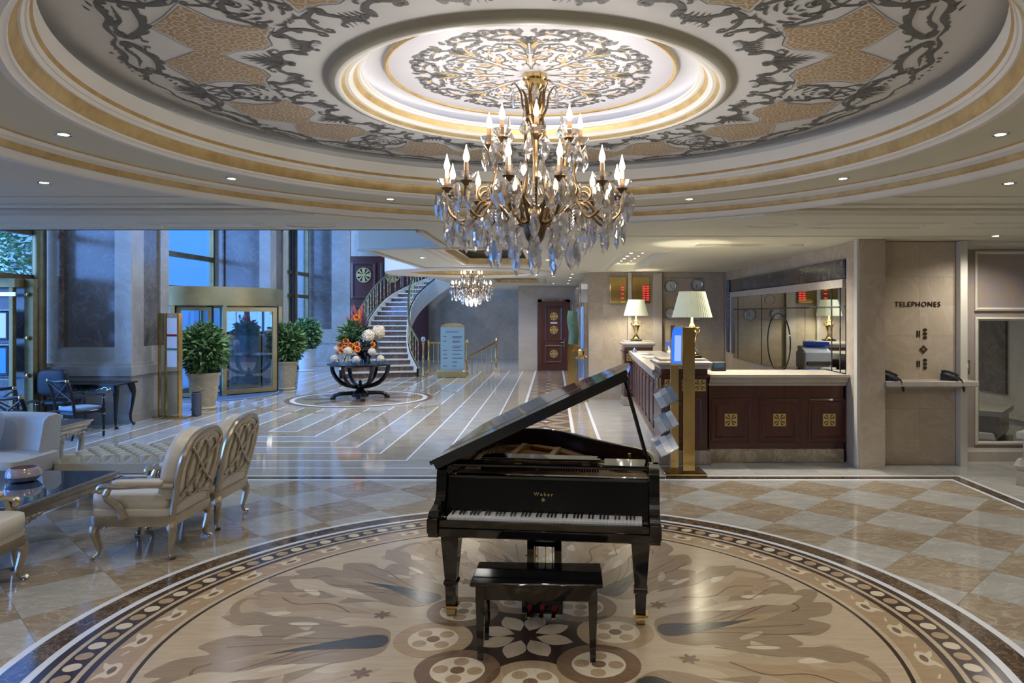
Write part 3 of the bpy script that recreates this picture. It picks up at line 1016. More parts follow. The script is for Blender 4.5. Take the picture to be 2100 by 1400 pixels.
def dome_z(r):
    P = [(1.20, 3.275), (1.80, 3.28), (2.05, 3.283), (2.22, 3.30), (2.36, 3.345), (2.52, 3.375)]
    for (a, za), (b, zb) in zip(P, P[1:]):
        if r <= b:
            return za + (zb - za) * max(0, (r - a) / (b - a)) - 0.003
    return 3.37
og = Orn(dome_z)
for s in (1, -1):
    og.cs((s * 0.06, 2.10), (s * 0.36, 2.08), 0.05 * -s, 0.035, 0.016, 7, 0.03, -s)
    og.cs((s * 0.40, 2.13), (s * 0.60, 2.00), -0.05 * s, 0.03, 0.014, 5, 0.028, -s)
    og.stroke([(p.x, p.y) for p in cr([(0, 2.17, 0), (s * 0.10, 2.20, 0), (s * 0.2, 2.18, 0), (s * 0.32, 2.22, 0), (s * 0.44, 2.18, 0), (s * 0.56, 2.225, 0), (s * 0.687, 2.19, 0)], 7)], 0.012, 16, 0.03, -1)
    og.stroke([(p.x, p.y) for p in cr([(s * 0.02, 2.12, 0), (s * 0.12, 2.155, 0), (s * 0.22, 2.13, 0), (s * 0.34, 2.165, 0)], 7)], 0.008, 9, 0.02, 1)
    og.cs((s * 0.03, 1.40), (s * 0.24, 1.36), 0.05 * s, 0.028, 0.013, 4, 0.025, s)
    og.cs((s * 0.26, 1.34), (s * 0.46, 1.46), -0.05 * s, 0.03, 0.013, 5, 0.03, -s)
    og.cs((s * 0.48, 1.50), (s * 0.66, 1.36), 0.04 * s, 0.03, 0.012, 4, 0.025, s)
    og.cs((s * 0.53, 1.62), (s * 0.66, 1.80), 0.04 * s, 0.03, 0.012, 4, 0.024, s)
    og.cs((s * 0.55, 1.90), (s * 0.67, 1.84), -0.03 * s, 0.022, 0.009)
    for k in range(6):
        og.leaf((s * 0.687, 1.96), (s * (0.687 - 0.036 * (k + 0.5)), 2.15 - 0.012 * k * k * 0.6), 0.012, 0.01 * s)
    for k in range(5):
        og.leaf((s * 0.01, 1.40), (s * (0.02 + 0.035 * k), 1.62 - 0.035 * k), 0.013, 0.012 * s)
    for k in range(5):
        og.leaf((s * (0.30 + 0.03 * k), 1.40 + 0.01 * k), (s * (0.30 + 0.045 * k), 1.30 - 0.005 * k), 0.009, 0.01)
    for k in range(4):
        og.leaf((s * 0.64, 1.52 + 0.05 * k), (s * (0.58 - 0.01 * k), 1.55 + 0.06 * k), 0.010, 0.012 * s)
    for k in range(4):
        og.leaf((s * (0.62 - 0.05 * k), 2.09), (s * (0.58 - 0.05 * k), 2.05), 0.008, 0.004)
lobx = [(0, 1.685), (3, 1.625), (6, 1.515), (9.5, 1.485), (13, 1.525), (18, 1.535), (15.6, 1.66), (15.2, 1.78), (18, 1.945), (12, 1.97), (7.5, 2.02), (3.5, 1.915), (0, 1.835)]
for s in (1, -1):
    og.stroke([(s * RD(a) * 1.75, r) for a, r in lobx], 0.0035)
    og.cs((s * 0.10, 1.44), (s * 0.20, 1.47), 0.02 * s, 0.014, 0.006, 3, 0.014, s)
    og.cs((s * 0.36, 1.30), (s * 0.50, 1.33), 0.02 * s, 0.016, 0.007, 3, 0.016, s)
    og.cs((s * 0.58, 1.44), (s * 0.66, 1.52), 0.02 * s, 0.014, 0.006, 3, 0.012, s)
    og.cs((s * 0.60, 1.70), (s * 0.64, 1.92), 0.03 * s, 0.016, 0.006, 5, 0.014, s)
    og.cs((s * 0.04, 2.05), (s * 0.16, 2.035), 0.015 * s, 0.012, 0.005, 4, 0.010, s)
    for k in range(8):
        og.leaf((s * (0.22 + 0.055 * k), 2.245 - 0.012 * (k % 2)), (s * (0.245 + 0.055 * k), 2.275 - 0.012 * (k % 2)), 0.007, 0.003)
    for k in range(6):
        og.leaf((s * 0.687, 1.88 - 0.05 * k), (s * (0.655 - 0.006 * (k % 3)), 1.92 - 0.05 * k), 0.008, 0.006 * s)
me_sc = og.mb.mesh('painted_scroll', M['scroll_grey'], 0)
pan = MB()
oo = Orn(lambda r: dome_z(r) + 0.001)
lob = [(0, 1.70), (3, 1.64), (6, 1.53), (9.5, 1.50), (13, 1.54), (17, 1.55), (15, 1.66), (14.6, 1.78), (17, 1.93), (12, 1.955), (7.5, 2.0), (3.5, 1.90), (0, 1.82)]
pp = [oo.mp(RD(a) * 1.75, r) for a, r in lob] + [oo.mp(-RD(a) * 1.75, r) for a, r in reversed(lob[1:-1])]
nn = len(pp)
c_ = len(pp)
pan.v = pp + [(oo.mp(0, 1.76))]
pan.f = [(i, (i + 1) % nn, nn) for i in range(nn)]
me_pan = pan.mesh('lattice_panel', M['lattice'], 0)
for k in range(8):
    a = pi / 8 + k * pi / 4
    stuff(link('painted_scroll', me_sc, ceiling, (DC[0], DC[1], 0), a))
    link('lattice_panel', me_pan, ceiling, (DC[0], DC[1], 0), a)
# inner disc rosette
o1 = Orn(lambda r: 3.3845, True, 0.45)
o2 = Orn(lambda r: 3.384, True, 0.45)
for s in (1, -1):
    o1.stroke([(p.x, p.y) for p in cr([(s * 0.02, 0.10, 0), (s * 0.05, 0.22, 0), (s * 0.02, 0.33, 0), (s * 0.09, 0.42, 0)], 6)], 0.007)
    o1.cs((s * 0.03, 0.40), (s * 0.13, 0.52), 0.035 * s, 0.028, 0.007, 5, 0.018, s)
    o1.cs((s * 0.06, 0.28), (s * 0.15, 0.36), -0.03 * s, 0.022, 0.006, 4, 0.014, -s)
    o1.cs((s * 0.02, 0.60), (s * 0.14, 0.62), 0.03 * s, 0.02, 0.007, 4, 0.018, s)
    o1.cs((s * 0.09, 0.56), (s * 0.17, 0.66), -0.02 * s, 0.018, 0.006, 4, 0.016, s)
    for k in range(5):
        o1.leaf((s * 0.01, 0.50), (s * (0.012 + 0.018 * k), 0.62 - 0.02 * k), 0.008, 0.008 * s)
    for k in range(6):
        o1.leaf((s * (0.02 + 0.03 * k), 0.665 - 0.012 * (k % 2)), (s * (0.028 + 0.03 * k), 0.72 - 0.02 * (k % 2)), 0.012, 0.004)
    for k in range(4):
        o1.leaf((s * (0.05 + 0.028 * k), 0.44), (s * (0.07 + 0.03 * k), 0.475), 0.008, 0.006)
    o1.cs((s * 0.015, 0.14), (s * 0.10, 0.20), 0.03 * s, 0.016, 0.005, 3, 0.012, s)
    o1.cs((s * 0.16, 0.44), (s * 0.10, 0.50), 0.02 * s, 0.014, 0.005, 3, 0.012, s)
    o1.cs((s * 0.04, 0.66), (s * 0.11, 0.70), 0.018 * s, 0.014, 0.006, 4, 0.016, s)
    o1.cs((s * 0.12, 0.70), (s * 0.17, 0.71), 0.014 * s, 0.012, 0.006, 3, 0.014, s)
    for k in range(7):
        a_ = k * 0.9
        o1.leaf((s * 0.115 + 0.012 * cos(a_), 0.575 + 0.012 * sin(a_)), (s * 0.115 + 0.026 * cos(a_), 0.575 + 0.026 * sin(a_)), 0.006, 0.003)
        o1.leaf((s * 0.145 + 0.008 * cos(a_), 0.27 + 0.012 * sin(a_)), (s * 0.145 + 0.02 * cos(a_), 0.27 + 0.03 * sin(a_)), 0.006, 0.003)
    for k in range(5):
        o1.leaf((s * 0.005, 0.36 + 0.03 * k), (s * 0.03, 0.385 + 0.032 * k), 0.006, 0.006 * s)
    o2.leaf((s * 0.08, 0.30), (s * 0.155, 0.33), 0.010, 0.02 * s)
    o2.leaf((s * 0.06, 0.62), (s * 0.10, 0.645), 0.008, 0.012 * s)
    o2.leaf((s * 0.02, 0.22), (s * 0.10, 0.36), 0.013, 0.02 * s)
    o2.leaf((s * 0.02, 0.44), (s * 0.055, 0.57), 0.011, 0.012 * s)
    o2.leaf((s * 0.11, 0.40), (s * 0.14, 0.48), 0.009, 0.012 * s)
me_r1 = o1.mb.mesh('painted_scroll', M['scroll_grey'], 0)
me_r2 = o2.mb.mesh('painted_gold_leaf', M['scroll_gold'], 0)
for k in range(8):
    stuff(link('painted_scroll', me_r1, ceiling, (DC[0], DC[1], 0), k * pi / 4))
    stuff(link('painted_gold_leaf', me_r2, ceiling, (DC[0], DC[1], 0), k * pi / 4 + pi / 8 * (k % 2) * 0))

# back ceiling over the lobby and the reception -----------------------------
CR2 = (-1.92, 16.3)
mb = MB()
pl = [(-1.5, 8.04), (7.5, 8.04), (7.5, 24.6), (-1.1, 24.6), (-1.1, 28.7), (-3.2, 28.7), (-3.2, 18.0)]
pl += [(CR2[0] + 1.85 * cos(t), CR2[1] + 1.85 * sin(t)) for t in [RD(128 + (232 - 128) * i / 20) for i in range(21)]]
pl += [(-2.75, 14.6), (-2.85, 10.5), (-1.5, 9.85)]
# split around three recesses: square coffer, round recess, square coffer
def slab_with(pl, holes, z0, z1):
    import bmesh
    bm_ = bmesh.new()
    from mathutils.geometry import tessellate_polygon
    loops = [[Vector((a, b, 0)) for a, b in pl]] + [[Vector((a, b, 0)) for a, b in h] for h in holes]
    tri = tessellate_polygon(loops)
    flat = [p for l in loops for p in l]
    m = MB()
    m.v = [(p.x, p.y, z0) for p in flat] + [(p.x, p.y, z1) for p in flat]
    k = len(flat)
    for t in tri:
        n_ = (flat[t[1]] - flat[t[0]]).cross(flat[t[2]] - flat[t[0]])
        t = tuple(t) if n_.z < 0 else tuple(reversed(t))
        m.f.append(t)
        m.f.append(tuple(k + i for i in reversed(t)))
    o = 0
    for l in loops:
        n_ = len(l)
        for i in range(n_):
            j = (i + 1) % n_
            m.f.append((o + i, o + j, k + o + j, k + o + i))
        o += n_
    bm_.free()
    return m
H1 = [(-1.68, 10.35), (-0.42, 10.35), (-0.42, 13.7), (-1.68, 13.7)]
H2 = [(CR2[0] + 1.41 * cos(2 * pi * i / 48), CR2[1] + 1.41 * sin(2 * pi * i / 48)) for i in range(48)]
H3 = [(-1.68, 18.9), (-0.42, 18.9), (-0.42, 22.0), (-1.68, 22.0)]
H4 = [(1.15, 10.9), (1.75, 10.9), (1.75, 15.6), (1.15, 15.6)]
H5 = [(1.95, 9.6), (3.5, 9.6), (3.5, 10.0), (1.95, 10.0)]
lob_c = struct(slab_with(pl, [H1, H2, H3, H4, H5], ZB, 3.5).build('ceiling_lobby', M['ceil'], smooth=0), 'greige ceiling over the far lobby and reception')
MB().box(-2.3, 7.4, 9.0, 23.0, 3.5, 3.54).build('recess_top', M['ceil'], lob_c, 0)
def frame_rect(x0, x1, y0, y1, z, prof, m, name, par=lob_c):
    """rectangular moulding: prof = (outward offset, drop)"""
    mb = MB()
    n = len(prof)
    for (a, dz) in prof:
        mb.v += [(x0 - a, y0 - a, z - dz), (x1 + a, y0 - a, z - dz), (x1 + a, y1 + a, z - dz), (x0 - a, y1 + a, z - dz)]
    for k in range(n - 1):
        for i in range(4):
            j = (i + 1) % 4
            mb.f.append((k * 4 + i, k * 4 + j, k * 4 + 4 + j, k * 4 + 4 + i))
    return mb.build(name, M[m], par, 0)
for y0, y1 in ((10.35, 13.7), (18.9, 22.0)):
    frame_rect(-1.68, -0.42, y0, y1, ZB, [(0.20, 0.0), (0.19, 0.02), (0.10, 0.02), (0.08, 0.005), (0.0, 0.002)], 'cream', 'coffer_frame')
    frame_rect(-1.68, -0.42, y0, y1, ZB, [(0.0, 0.002), (-0.03, -0.02), (-0.08, -0.10), (-0.10, -0.11)], 'goldleaf', 'coffer_gold_cornice')
    MB().box(-1.67, -0.43, y0 + 0.01, y1 - 0.01, ZB + 0.20, ZB + 0.22).build('coffer_panel', M['panel_dark'], lob_c, 0)
def ring2(prof, m, name):
    return MB().lathe(prof, 64, (CR2[0], CR2[1], 0), cap=False).build(name, M[m], lob_c, 40)
ring2([(1.87, ZB + 0.3), (1.87, ZB - 0.02), (1.83, ZB - 0.045), (1.72, ZB - 0.045), (1.68, ZB - 0.03), (1.50, ZB - 0.03), (1.46, ZB - 0.05), (1.41, ZB - 0.05), (1.40, ZB)], 'white_plaster', 'round_moulding')
ring2([(1.40, ZB), (1.34, ZB + 0.04), (1.33, ZB + 0.11)], 'goldleaf', 'round_gold_cornice')
ring2([(1.42, ZB + 0.11), (1.42, ZB + 0.22), (0.001, ZB + 0.24)], 'cream', 'round_recess')
# mouldings along the opening edge
for a, b in (((-1.5, 8.04), (-1.5, 9.85)), ((-1.5, 9.85), (-2.85, 10.5)), ((-2.72, 10.5), (-2.62, 14.6)), ((-1.2, 8.1), (-1.2, 9.7))):
    MB().bar([(a[0], a[1], ZB - 0.025), (b[0], b[1], ZB - 0.025)], 0.09, 0.03).build('ceiling_moulding', M['cream'], lob_c, 0)
MB().box(-1.3, 5.8, 8.62, 8.74, ZB - 0.012, ZB + 0.001).build('ceiling_moulding', M['ceil'], lob_c, 0)
frame_rect(1.15, 1.75, 10.9, 15.6, ZB, [(0.12, 0.0), (0.10, 0.012), (0.0, 0.012), (-0.01, -0.12)], 'ceil', 'light_slot_frame')
MB().box(1.15, 1.75, 10.9, 15.6, ZB + 0.12, ZB + 0.13).build('slot_panel', M['ceil'], lob_c, 0)
MB().box(1.95, 3.5, 9.6, 10.0, ZB + 0.12, ZB + 0.13).build('slot_panel', M['cream'], lob_c, 0)
# upper roof over the tall atrium
roof = struct(MB().box(-9.2, -1.2, 8.0, 31, 6.3, 6.4).build('ceiling_atrium', M['ceil'], smooth=0), 'high ceiling over the tall entrance hall')
# ------------------------------------------------------------------ walls
def wall(name, x0, x1, y0, y1, z0, z1, m, label):
    return struct(MB().box(x0, x1, y0, y1, z0, z1).build(name, M[m], smooth=0), label)
w_back = wall('wall_back', -1.2, 0.95, 24.5, 24.7, 0, ZB + 0.2, 'wall_light', 'light marble end wall of the lobby')
wall('wall_upper', -9.2, -1.5, 7.85, 8.04, 3.9, 6.3, 'ceil', 'unseen upper wall added above the dome ceiling to block dusk light')  # out of view, added to keep the sky lamp off the mezzanine face
w_stair = wall('wall_stair', -9.2, -1.0, 30.0, 30.2, 0, 6.3, 'wall', 'tall taupe wall behind the staircase')
wall('wall_stair_side', -1.2, -1.0, 24.7, 30.0, 0, 3.5, 'wall', 'side wall beside the staircase')
w_corr = wall('wall_corridor', 0.80, 1.0, 16.5, 24.5, 0, ZB + 0.2, 'wall', 'corridor wall with silver pilasters')
w_rec = wall('wall_reception', 0.80, 4.1, 16.3, 16.5, 0, ZB + 0.2, 'wall', 'marble wall behind the reception desk')
w_mir = wall('wall_mirror', 3.90, 4.1, 9.4, 16.3, 0, ZB + 0.2, 'wall', 'marble side wall holding the reception mirror')
w_tel = wall('wall_telephones', 4.16, 5.27, 9.25, 9.45, 0, ZB + 0.2, 'wall', 'marble wall with the telephone shelf')
w_pap = wall('wall_right', 5.27, 7.5, 9.34, 9.5, 0, ZB + 0.2, 'purple_paper', 'mauve damask papered wall at the right')
w_side = wall('wall_side', 7.5, 7.7, -4, 9.5, 0, 3.9, 'wall_light', 'right side wall')
MB().box(7.46, 7.5, 3.5, 6.80, 0.61, 2.75).build('inset_panel', M['panel_dark'], w_side, 0)
MB().box(7.42, 7.5, 0.0, 9.2, 0.24, 0.30).build('dado_moulding', M['wall_light'], w_side, 0)
wall('wall_rear', -9.4, 7.7, -4.2, -4, 0, 3.9, 'wall_light', 'wall behind the viewpoint')
wall('wall_left', -9.4, -9.2, -4, 2.0, 0, 3.9, 'wall_light', 'left wall before the windows')
# slabs on the reception wall and the telephone wall
def panels(par, xs, zs, y, t, m, gap=0.001):
    for i in range(len(xs) - 1):
        for j in range(len(zs) - 1):
            MB().box(xs[i] + gap, xs[i + 1] - gap, y - t, y + 0.01, zs[j] + gap, zs[j + 1] - gap).build('marble_panel', M[m], par, 0)
panels(w_tel, [4.17, 4.72, 5.18], [0, 0.72, 1.09, 1.66, 2.05, 2.42, 2.87], 9.25, 0.012, 'wall')
panels(w_rec, [0.81, 1.12, 2.0], [0, 0.9, 1.8, 2.87], 16.3, 0.012, 'wall')
panels(w_rec, [2.46, 3.88], [0, 0.9, 1.8, 2.87], 16.3, 0.012, 'wall')
panels(w_back, [-1.19, -0.55], [0, 0.8, 1.6, 2.4, 2.87], 24.5, 0.012, 'wall_light')
panels(w_back, [-0.55, 0.60], [2.46, 2.87], 24.5, 0.012, 'wall_light')
panels(w_back, [0.60, 0.80], [0, 0.8, 1.6, 2.4, 2.87], 24.5, 0.012, 'wall_light')
MB().box(1.685, 1.765, 16.2, 16.3, 0, 2.87).build('pilaster', M['wall_light'], w_rec, 0)
MB().box(2.25, 2.455, 16.2, 16.3, 0, 2.87).build('pilaster', M['wall_light'], w_rec, 0)

# right hand column, white pilaster, dado and framed mirror
colm = tag(MB().box(3.84, 4.16, 8.99, 9.4, 0, ZB).build('marble_column', M['wall'], smooth=0), 'taupe marble column between the reception mirror and the telephones', 'column')
trim1 = struct(MB().box(3.815, 3.86, 9.01, 9.10, 0, ZB).build('trim_1', M['cream'], smooth=0))
t2 = MB()
t2.box(5.185, 5.275, 9.13, 9.34, 0, 2.87)
struct(t2.build('trim_2', M['cream'], smooth=0))
t3 = MB().xprism([(9.34, 0), (9.34, 0.20), (9.30, 0.20), (9.29, 0.17), (9.27, 0.16), (9.27, 0.03), (9.25, 0)], 5.28, 7.5)
struct(t3.build('baseboard_right', M['wall_light'], smooth=0))
struct(MB().xprism([(9.34, 2.78), (9.34, 2.88), (9.22, 2.88), (9.25, 2.82), (9.31, 2.80)], 5.28, 7.5).build('trim_3', M['cream'], smooth=0))
def pic_frame(name, x0, x1, z0, z1, y, w, m, par):
    mb = MB()
    pr = [(0, 0), (0.0, -0.03), (w * 0.4, -0.04), (w * 0.8, -0.02), (w, -0.005)]
    for a, d in pr:
        mb.v += [(x0 + a, y + d, z0 + a), (x1 - a, y + d, z0 + a), (x1 - a, y + d, z1 - a), (x0 + a, y + d, z1 - a)]
    for k in range(4):
        for i in range(4):
            j = (i + 1) % 4
            mb.f.append((k * 4 + i, k * 4 + j, k * 4 + 4 + j, k * 4 + 4 + i))
    return mb.build(name, M[m], par, 0)
up = thing('wall_frame', 'white framed mauve wallpaper panel above the tall wall mirror', 'panel', (0, 0, 0))
pic_frame('frame', 5.48, 6.75, 1.98, 2.76, 9.34, 0.05, 'cream', up)
MB().box(5.52, 6.71, 9.325, 9.335, 2.02, 2.72).build('paper_panel', M['purple_paper'], up, 0)
lowm = thing('wall_mirror', 'tall wall mirror in a white frame on the papered wall', 'mirror', (0, 0, 0))
pic_frame('frame', 5.48, 6.75, 0.24, 1.90, 9.34, 0.06, 'cream', lowm)
MB().box(5.53, 6.70, 9.318, 9.332, 0.29, 1.85).build('mirror_glass', M['mirror'], lowm, 0)
sw = thing('light_switch', 'small brass light switch plate on the papered wall', 'switch', (5.36, 9.33, 1.27))
MB().box(-0.06, 0.06, -0.012, 0, -0.07, 0.07, 0.003).build('plate', M['brass_soft'], sw)
MB().box(-0.03, 0.03, -0.018, -0.011, -0.03, 0.03).build('rocker', M['paper'], sw)
ped = thing('pillar_base', 'stone pillar with a moulded plinth cut by the right edge', 'pillar', (5.95, 7.75, 0))
MB().box(-0.52, 0.6, -0.5, 0.5, 0, 0.16).build('plinth', M['wall'], ped, 0)
MB().lathe([(0.50, 0.16), (0.53, 0.20), (0.50, 0.25), (0.48, 0.26)], 4, a0=pi / 4, a1=pi / 4 + 2 * pi, sq=None).xf(Matrix.Scale(1.41, 4)).xf(Matrix.Translation((0, 0, -0.065))).build('moulding', M['wall_light'], ped, 0)
MB().box(-0.46, 0.55, -0.45, 0.45, 0.24, 0.56).build('die', M['wall'], ped, 0)
MB().box(-0.52, 0.6, -0.5, 0.5, 0.53, 0.60).build('cap', M['wall_light'], ped, 0)
ped.location = (5.98, 8.10, 0)
ped.rotation_euler = (0, 0, RD(40))

# telephones
tsh = thing('telephone_shelf', 'cream stone shelf carrying two telephones', 'shelf', (0, 0, 0))
MB().box(4.165, 5.32, 8.95, 9.235, 1.03, 1.10, 0.008).build('shelf_board', M['wall_light'], tsh)
MB().box(4.20, 5.15, 9.05, 9.235, 1.00, 1.03).build('bracket_rail', M['wall_light'], tsh)
def phone(x, rz, label):
    p = thing('telephone', label, 'telephone', (x, 9.08, 1.10), rz, 'black telephones on the shelf')
    MB().xprism([(-0.10, 0), (0.10, 0), (0.10, 0.09), (0.02, 0.07), (-0.10, 0.02)], -0.09, 0.09).build('body', M['black_plastic'], p)
    MB().tube(cr([(-0.06, -0.09, 0.06), (-0.06, -0.06, 0.085), (-0.06, 0.04, 0.115), (-0.06, 0.09, 0.105)], 4), lambda t: 0.026 - 0.010 * sin(pi * t), 8).build('handset', M['black_plastic'], p)
    MB().tube(cr([(-0.06, -0.09, 0.05), (-0.05, -0.135, 0.0), (-0.03, -0.145, -0.09), (0.0, -0.15, -0.13), (0.02, -0.145, -0.08), (0.03, -0.11, 0.01)], 6), 0.010, 6).build('cord', M['black_plastic'], p)
phone(4.27, 0.9, 'black telephone on the shelf right beside the marble column')
phone(5.03, 0.9, 'black telephone on the shelf end beside the white pilaster')
sg = tag(link('telephone_sign', text_mesh('TELEPHONES', 0.092, M['bronze'], 0.004, 'CENTER', 1.12)), 'bronze letters reading TELEPHONES on the marble wall', 'sign')
sg.rotation_euler = (pi / 2, 0, 0)
sg.location = (X(1882, 9.23), 9.232, Zp(624, 9.23))
def bronze_shape(px, py, kind, label):
    p = thing('wall_shape', label, 'ornament', (X(px, 9.23), 9.234, Zp(py, 9.23)))
    if kind == 'd':
        MB().yprism([(0, 0.055), (0.03, 0.02), (0.055, 0), (0.03, -0.02), (0, -0.055), (-0.03, -0.02), (-0.055, 0), (-0.03, 0.02)], -0.006, 0.003).build('lozenge', M['bronze'], p, 0)
        MB().yprism([(0.022 * cos(2 * pi * i / 10), 0.022 * sin(2 * pi * i / 10)) for i in range(10)], -0.009, -0.006).build('boss', M['brass_soft'], p, 0)
    else:
        MB().box(-0.06, -0.045, -0.005, 0.003, -0.04, 0.04).build('bar', M['bronze'], p, 0)
        MB().box(-0.03, -0.018, -0.005, 0.003, -0.04, 0.04).build('bar', M['bronze'], p, 0)
        for i in range(3):
            MB().yprism([(0.045 + 0.028 * cos(2 * pi * k / 8), -0.05 + 0.05 * i + 0.02 * sin(2 * pi * k / 8)) for k in range(8)], -0.005, 0.003).build('leaf', M['bronze'], p, 0)
bronze_shape(1890, 684, 'b', 'upper group of small bronze shapes on the telephone wall')
bronze_shape(1894, 716, 'd', 'bronze lozenge shape in the middle of the telephone wall')
bronze_shape(1890, 746, 'b', 'lower group of small bronze shapes above the telephone shelf')

# emblem shapes -------------------------------------------------------
def emblem_mb(r, t=0.01, seg=32):
    """round pierced emblem in the x-z plane facing -y"""
    mb = MB()
    ring = MB().lathe([(0.88 * r, 0), (r, 0), (r, t), (0.88 * r, t), (0.88 * r, 0)], seg, cap=False)
    mb.add(ring.v, ring.f)
    def blade(a, l0, l1, w):
        pts = half_shape([(l0 * r, 0), ((l0 * 0.7 + l1 * 0.3) * r, w * r * 0.6), ((l0 * 0.3 + l1 * 0.7) * r, w * r), (l1 * r, w * r * 0.9), (l1 * r * 1.0, 0)], 2)
        q = MB().prism(pts, 0, t)
        q.xf(Matrix.Rotation(a, 4, 'Z'))
        mb.add(q.v, q.f)
    for k in range(4):
        blade(k * pi / 2, 0.1, 0.9, 0.22)
        blade(k * pi / 2 + pi / 4, 0.15, 0.9, 0.10)
    c = MB().prism([(0.2 * r * cos(2 * pi * i / 16), 0.2 * r * sin(2 * pi * i / 16)) for i in range(16)], 0, t * 1.3)
    mb.add(c.v, c.f)
    mb.xf(Matrix.Rotation(pi / 2, 4, 'X'))
    return mb
def square_emblem_mb(r, t=0.008):
    mb = MB()
    for a in range(4):
        q = MB().prism([(-r, r * 0.82), (r, r * 0.82), (r, r), (-r, r)], 0, t).xf(Matrix.Rotation(a * pi / 2, 4, 'Z'))
        mb.add(q.v, q.f)
        q = MB().prism(half_shape([(0.12 * r, 0), (0.4 * r, 0.16 * r), (0.8 * r, 0.26 * r), (0.86 * r, 0.1 * r), (0.86 * r, 0)], 2), 0, t).xf(Matrix.Rotation(a * pi / 2, 4, 'Z'))
        mb.add(q.v, q.f)
        q = MB().prism(half_shape([(0.3 * r, 0), (0.6 * r, 0.10 * r), (1.0 * r, 0.12 * r), (1.2 * r, 0)], 2), 0, t).xf(Matrix.Rotation(a * pi / 2 + pi / 4, 4, 'Z'))
        mb.add(q.v, q.f)
    c = MB().lathe([(0.10 * r, 0), (0.26 * r, 0), (0.26 * r, t * 1.2), (0.10 * r, t * 1.2)], 14, cap=False)
    mb.add(c.v, c.f)
    mb.xf(Matrix.Rotation(pi / 2, 4, 'X'))
    return mb

# door at the end of the lobby
dr = struct(MB().box(-0.40, 0.43, 24.42, 24.50, 0.01, 2.33).build('door_1', M['mahogany'], smooth=0), 'dark mahogany door with three round gold emblems')
fr = MB()
for a, b in (((-0.53, 0.0), (-0.40, 2.42)), ((0.43, 0.0), (0.56, 2.42)), ((-0.53, 2.33), (0.56, 2.42))):
    fr.box(a[0], b[0], 24.38, 24.49, a[1], b[1])
fr.build('door_frame', M['mahogany'], dr, 0)
for z0, z1 in ((1.02, 2.18), (0.26, 0.86)):
    pic_frame('door_moulding', -0.28, 0.31, z0, z1, 24.42, 0.07, 'mahogany', dr)
me_em = emblem_mb(0.135, 0.012).mesh('emblem', M['emblem_gold'], 0)
for z in (1.84, 1.38, 0.57):
    link('emblem', me_em, dr, (0.015, 24.415, z))
MB().box(-0.10, 0.13, 24.40, 24.42, 1.59, 1.645).build('name_plate', M['paper'], dr, 0)
hd = MB().box(0.34, 0.385, 24.40, 24.425, 0.80, 1.10)
hd.build('lock_plate', M['chrome'], dr, 0)
MB().tube([(0.36, 24.40, 0.96), (0.36, 24.35, 0.96), (0.25, 24.35, 0.955)], 0.013, 8).build('door_handle', M['chrome'], dr)

# silver pilasters on the corridor wall
for i, y in enumerate((16.75, 17.7, 20.4, 21.4)):
    p = thing('silver_pilaster', ['nearest silver fluted pilaster in the corridor', 'second silver fluted pilaster in the corridor', 'third silver fluted pilaster in the corridor', 'farthest silver fluted pilaster in the corridor'][i], 'pilaster', (0.795, y, 0), 0, 'silver corridor pilasters')
    MB().box(-0.09, 0, -0.16, 0.16, 0, 2.2).build('shaft', M['champagne'], p, 0)
    for k in range(4):
        MB().tube([(-0.09, -0.11 + 0.075 * k, 0.2), (-0.09, -0.11 + 0.075 * k, 2.1)], 0.022, 6).build('flute', M['chrome'], p)
    MB().xprism([(-0.16, 0), (0.16, 0), (0.22, 0.30), (0.27, 0.42), (0.27, 0.47), (-0.27, 0.47), (-0.27, 0.42), (-0.22, 0.30)], -0.16, 0).xf(Matrix.Translation((0, 0, 2.2))).build('capital', M['chrome'], p, 0)
ban = thing('banner_stand', 'gold stand with a folded green banner beside the corridor', 'stand', (0.47, 17.25, 0))
MB().box(-0.13, 0.13, -0.05, 0.05, 0, 1.20).build('gold_panel', M['brass'], ban, 0)
MB().tube(cr([(0, 0, 1.20), (0.02, 0, 1.5), (-0.02, 0, 1.8), (0.0, 0, 2.0)], 6), lambda t: 0.13 - 0.03 * abs(t - 0.5), 12).build('banner', M['green_cloth'], ban)
MB().tube([(0, 0, 2.0), (0, 0, 2.12)], 0.02, 8).build('finial', M['bronze'], ban)
lan = thing('glass_lantern', 'tall glass and gold lantern by the reception wall', 'lantern', (0.62, 15.9, 0))
MB().lathe([(0.16, 0), (0.16, 0.03), (0.13, 0.05)], 20).build('base', M['brass'], lan)
MB().lathe([(0.12, 0.05), (0.12, 0.95), (0.115, 0.95)], 20, cap=False).build('glass', M['vase_glass'], lan)
MB().lathe([(0.13, 0.95), (0.14, 0.97), (0.10, 1.02), (0.07, 1.03), (0.09, 1.12), (0.03, 1.16)], 20).build('cap', M['brass'], lan)
MB().lathe([(0.05, 0.05), (0.05, 0.5)], 12).build('candle', M['candle'], lan)

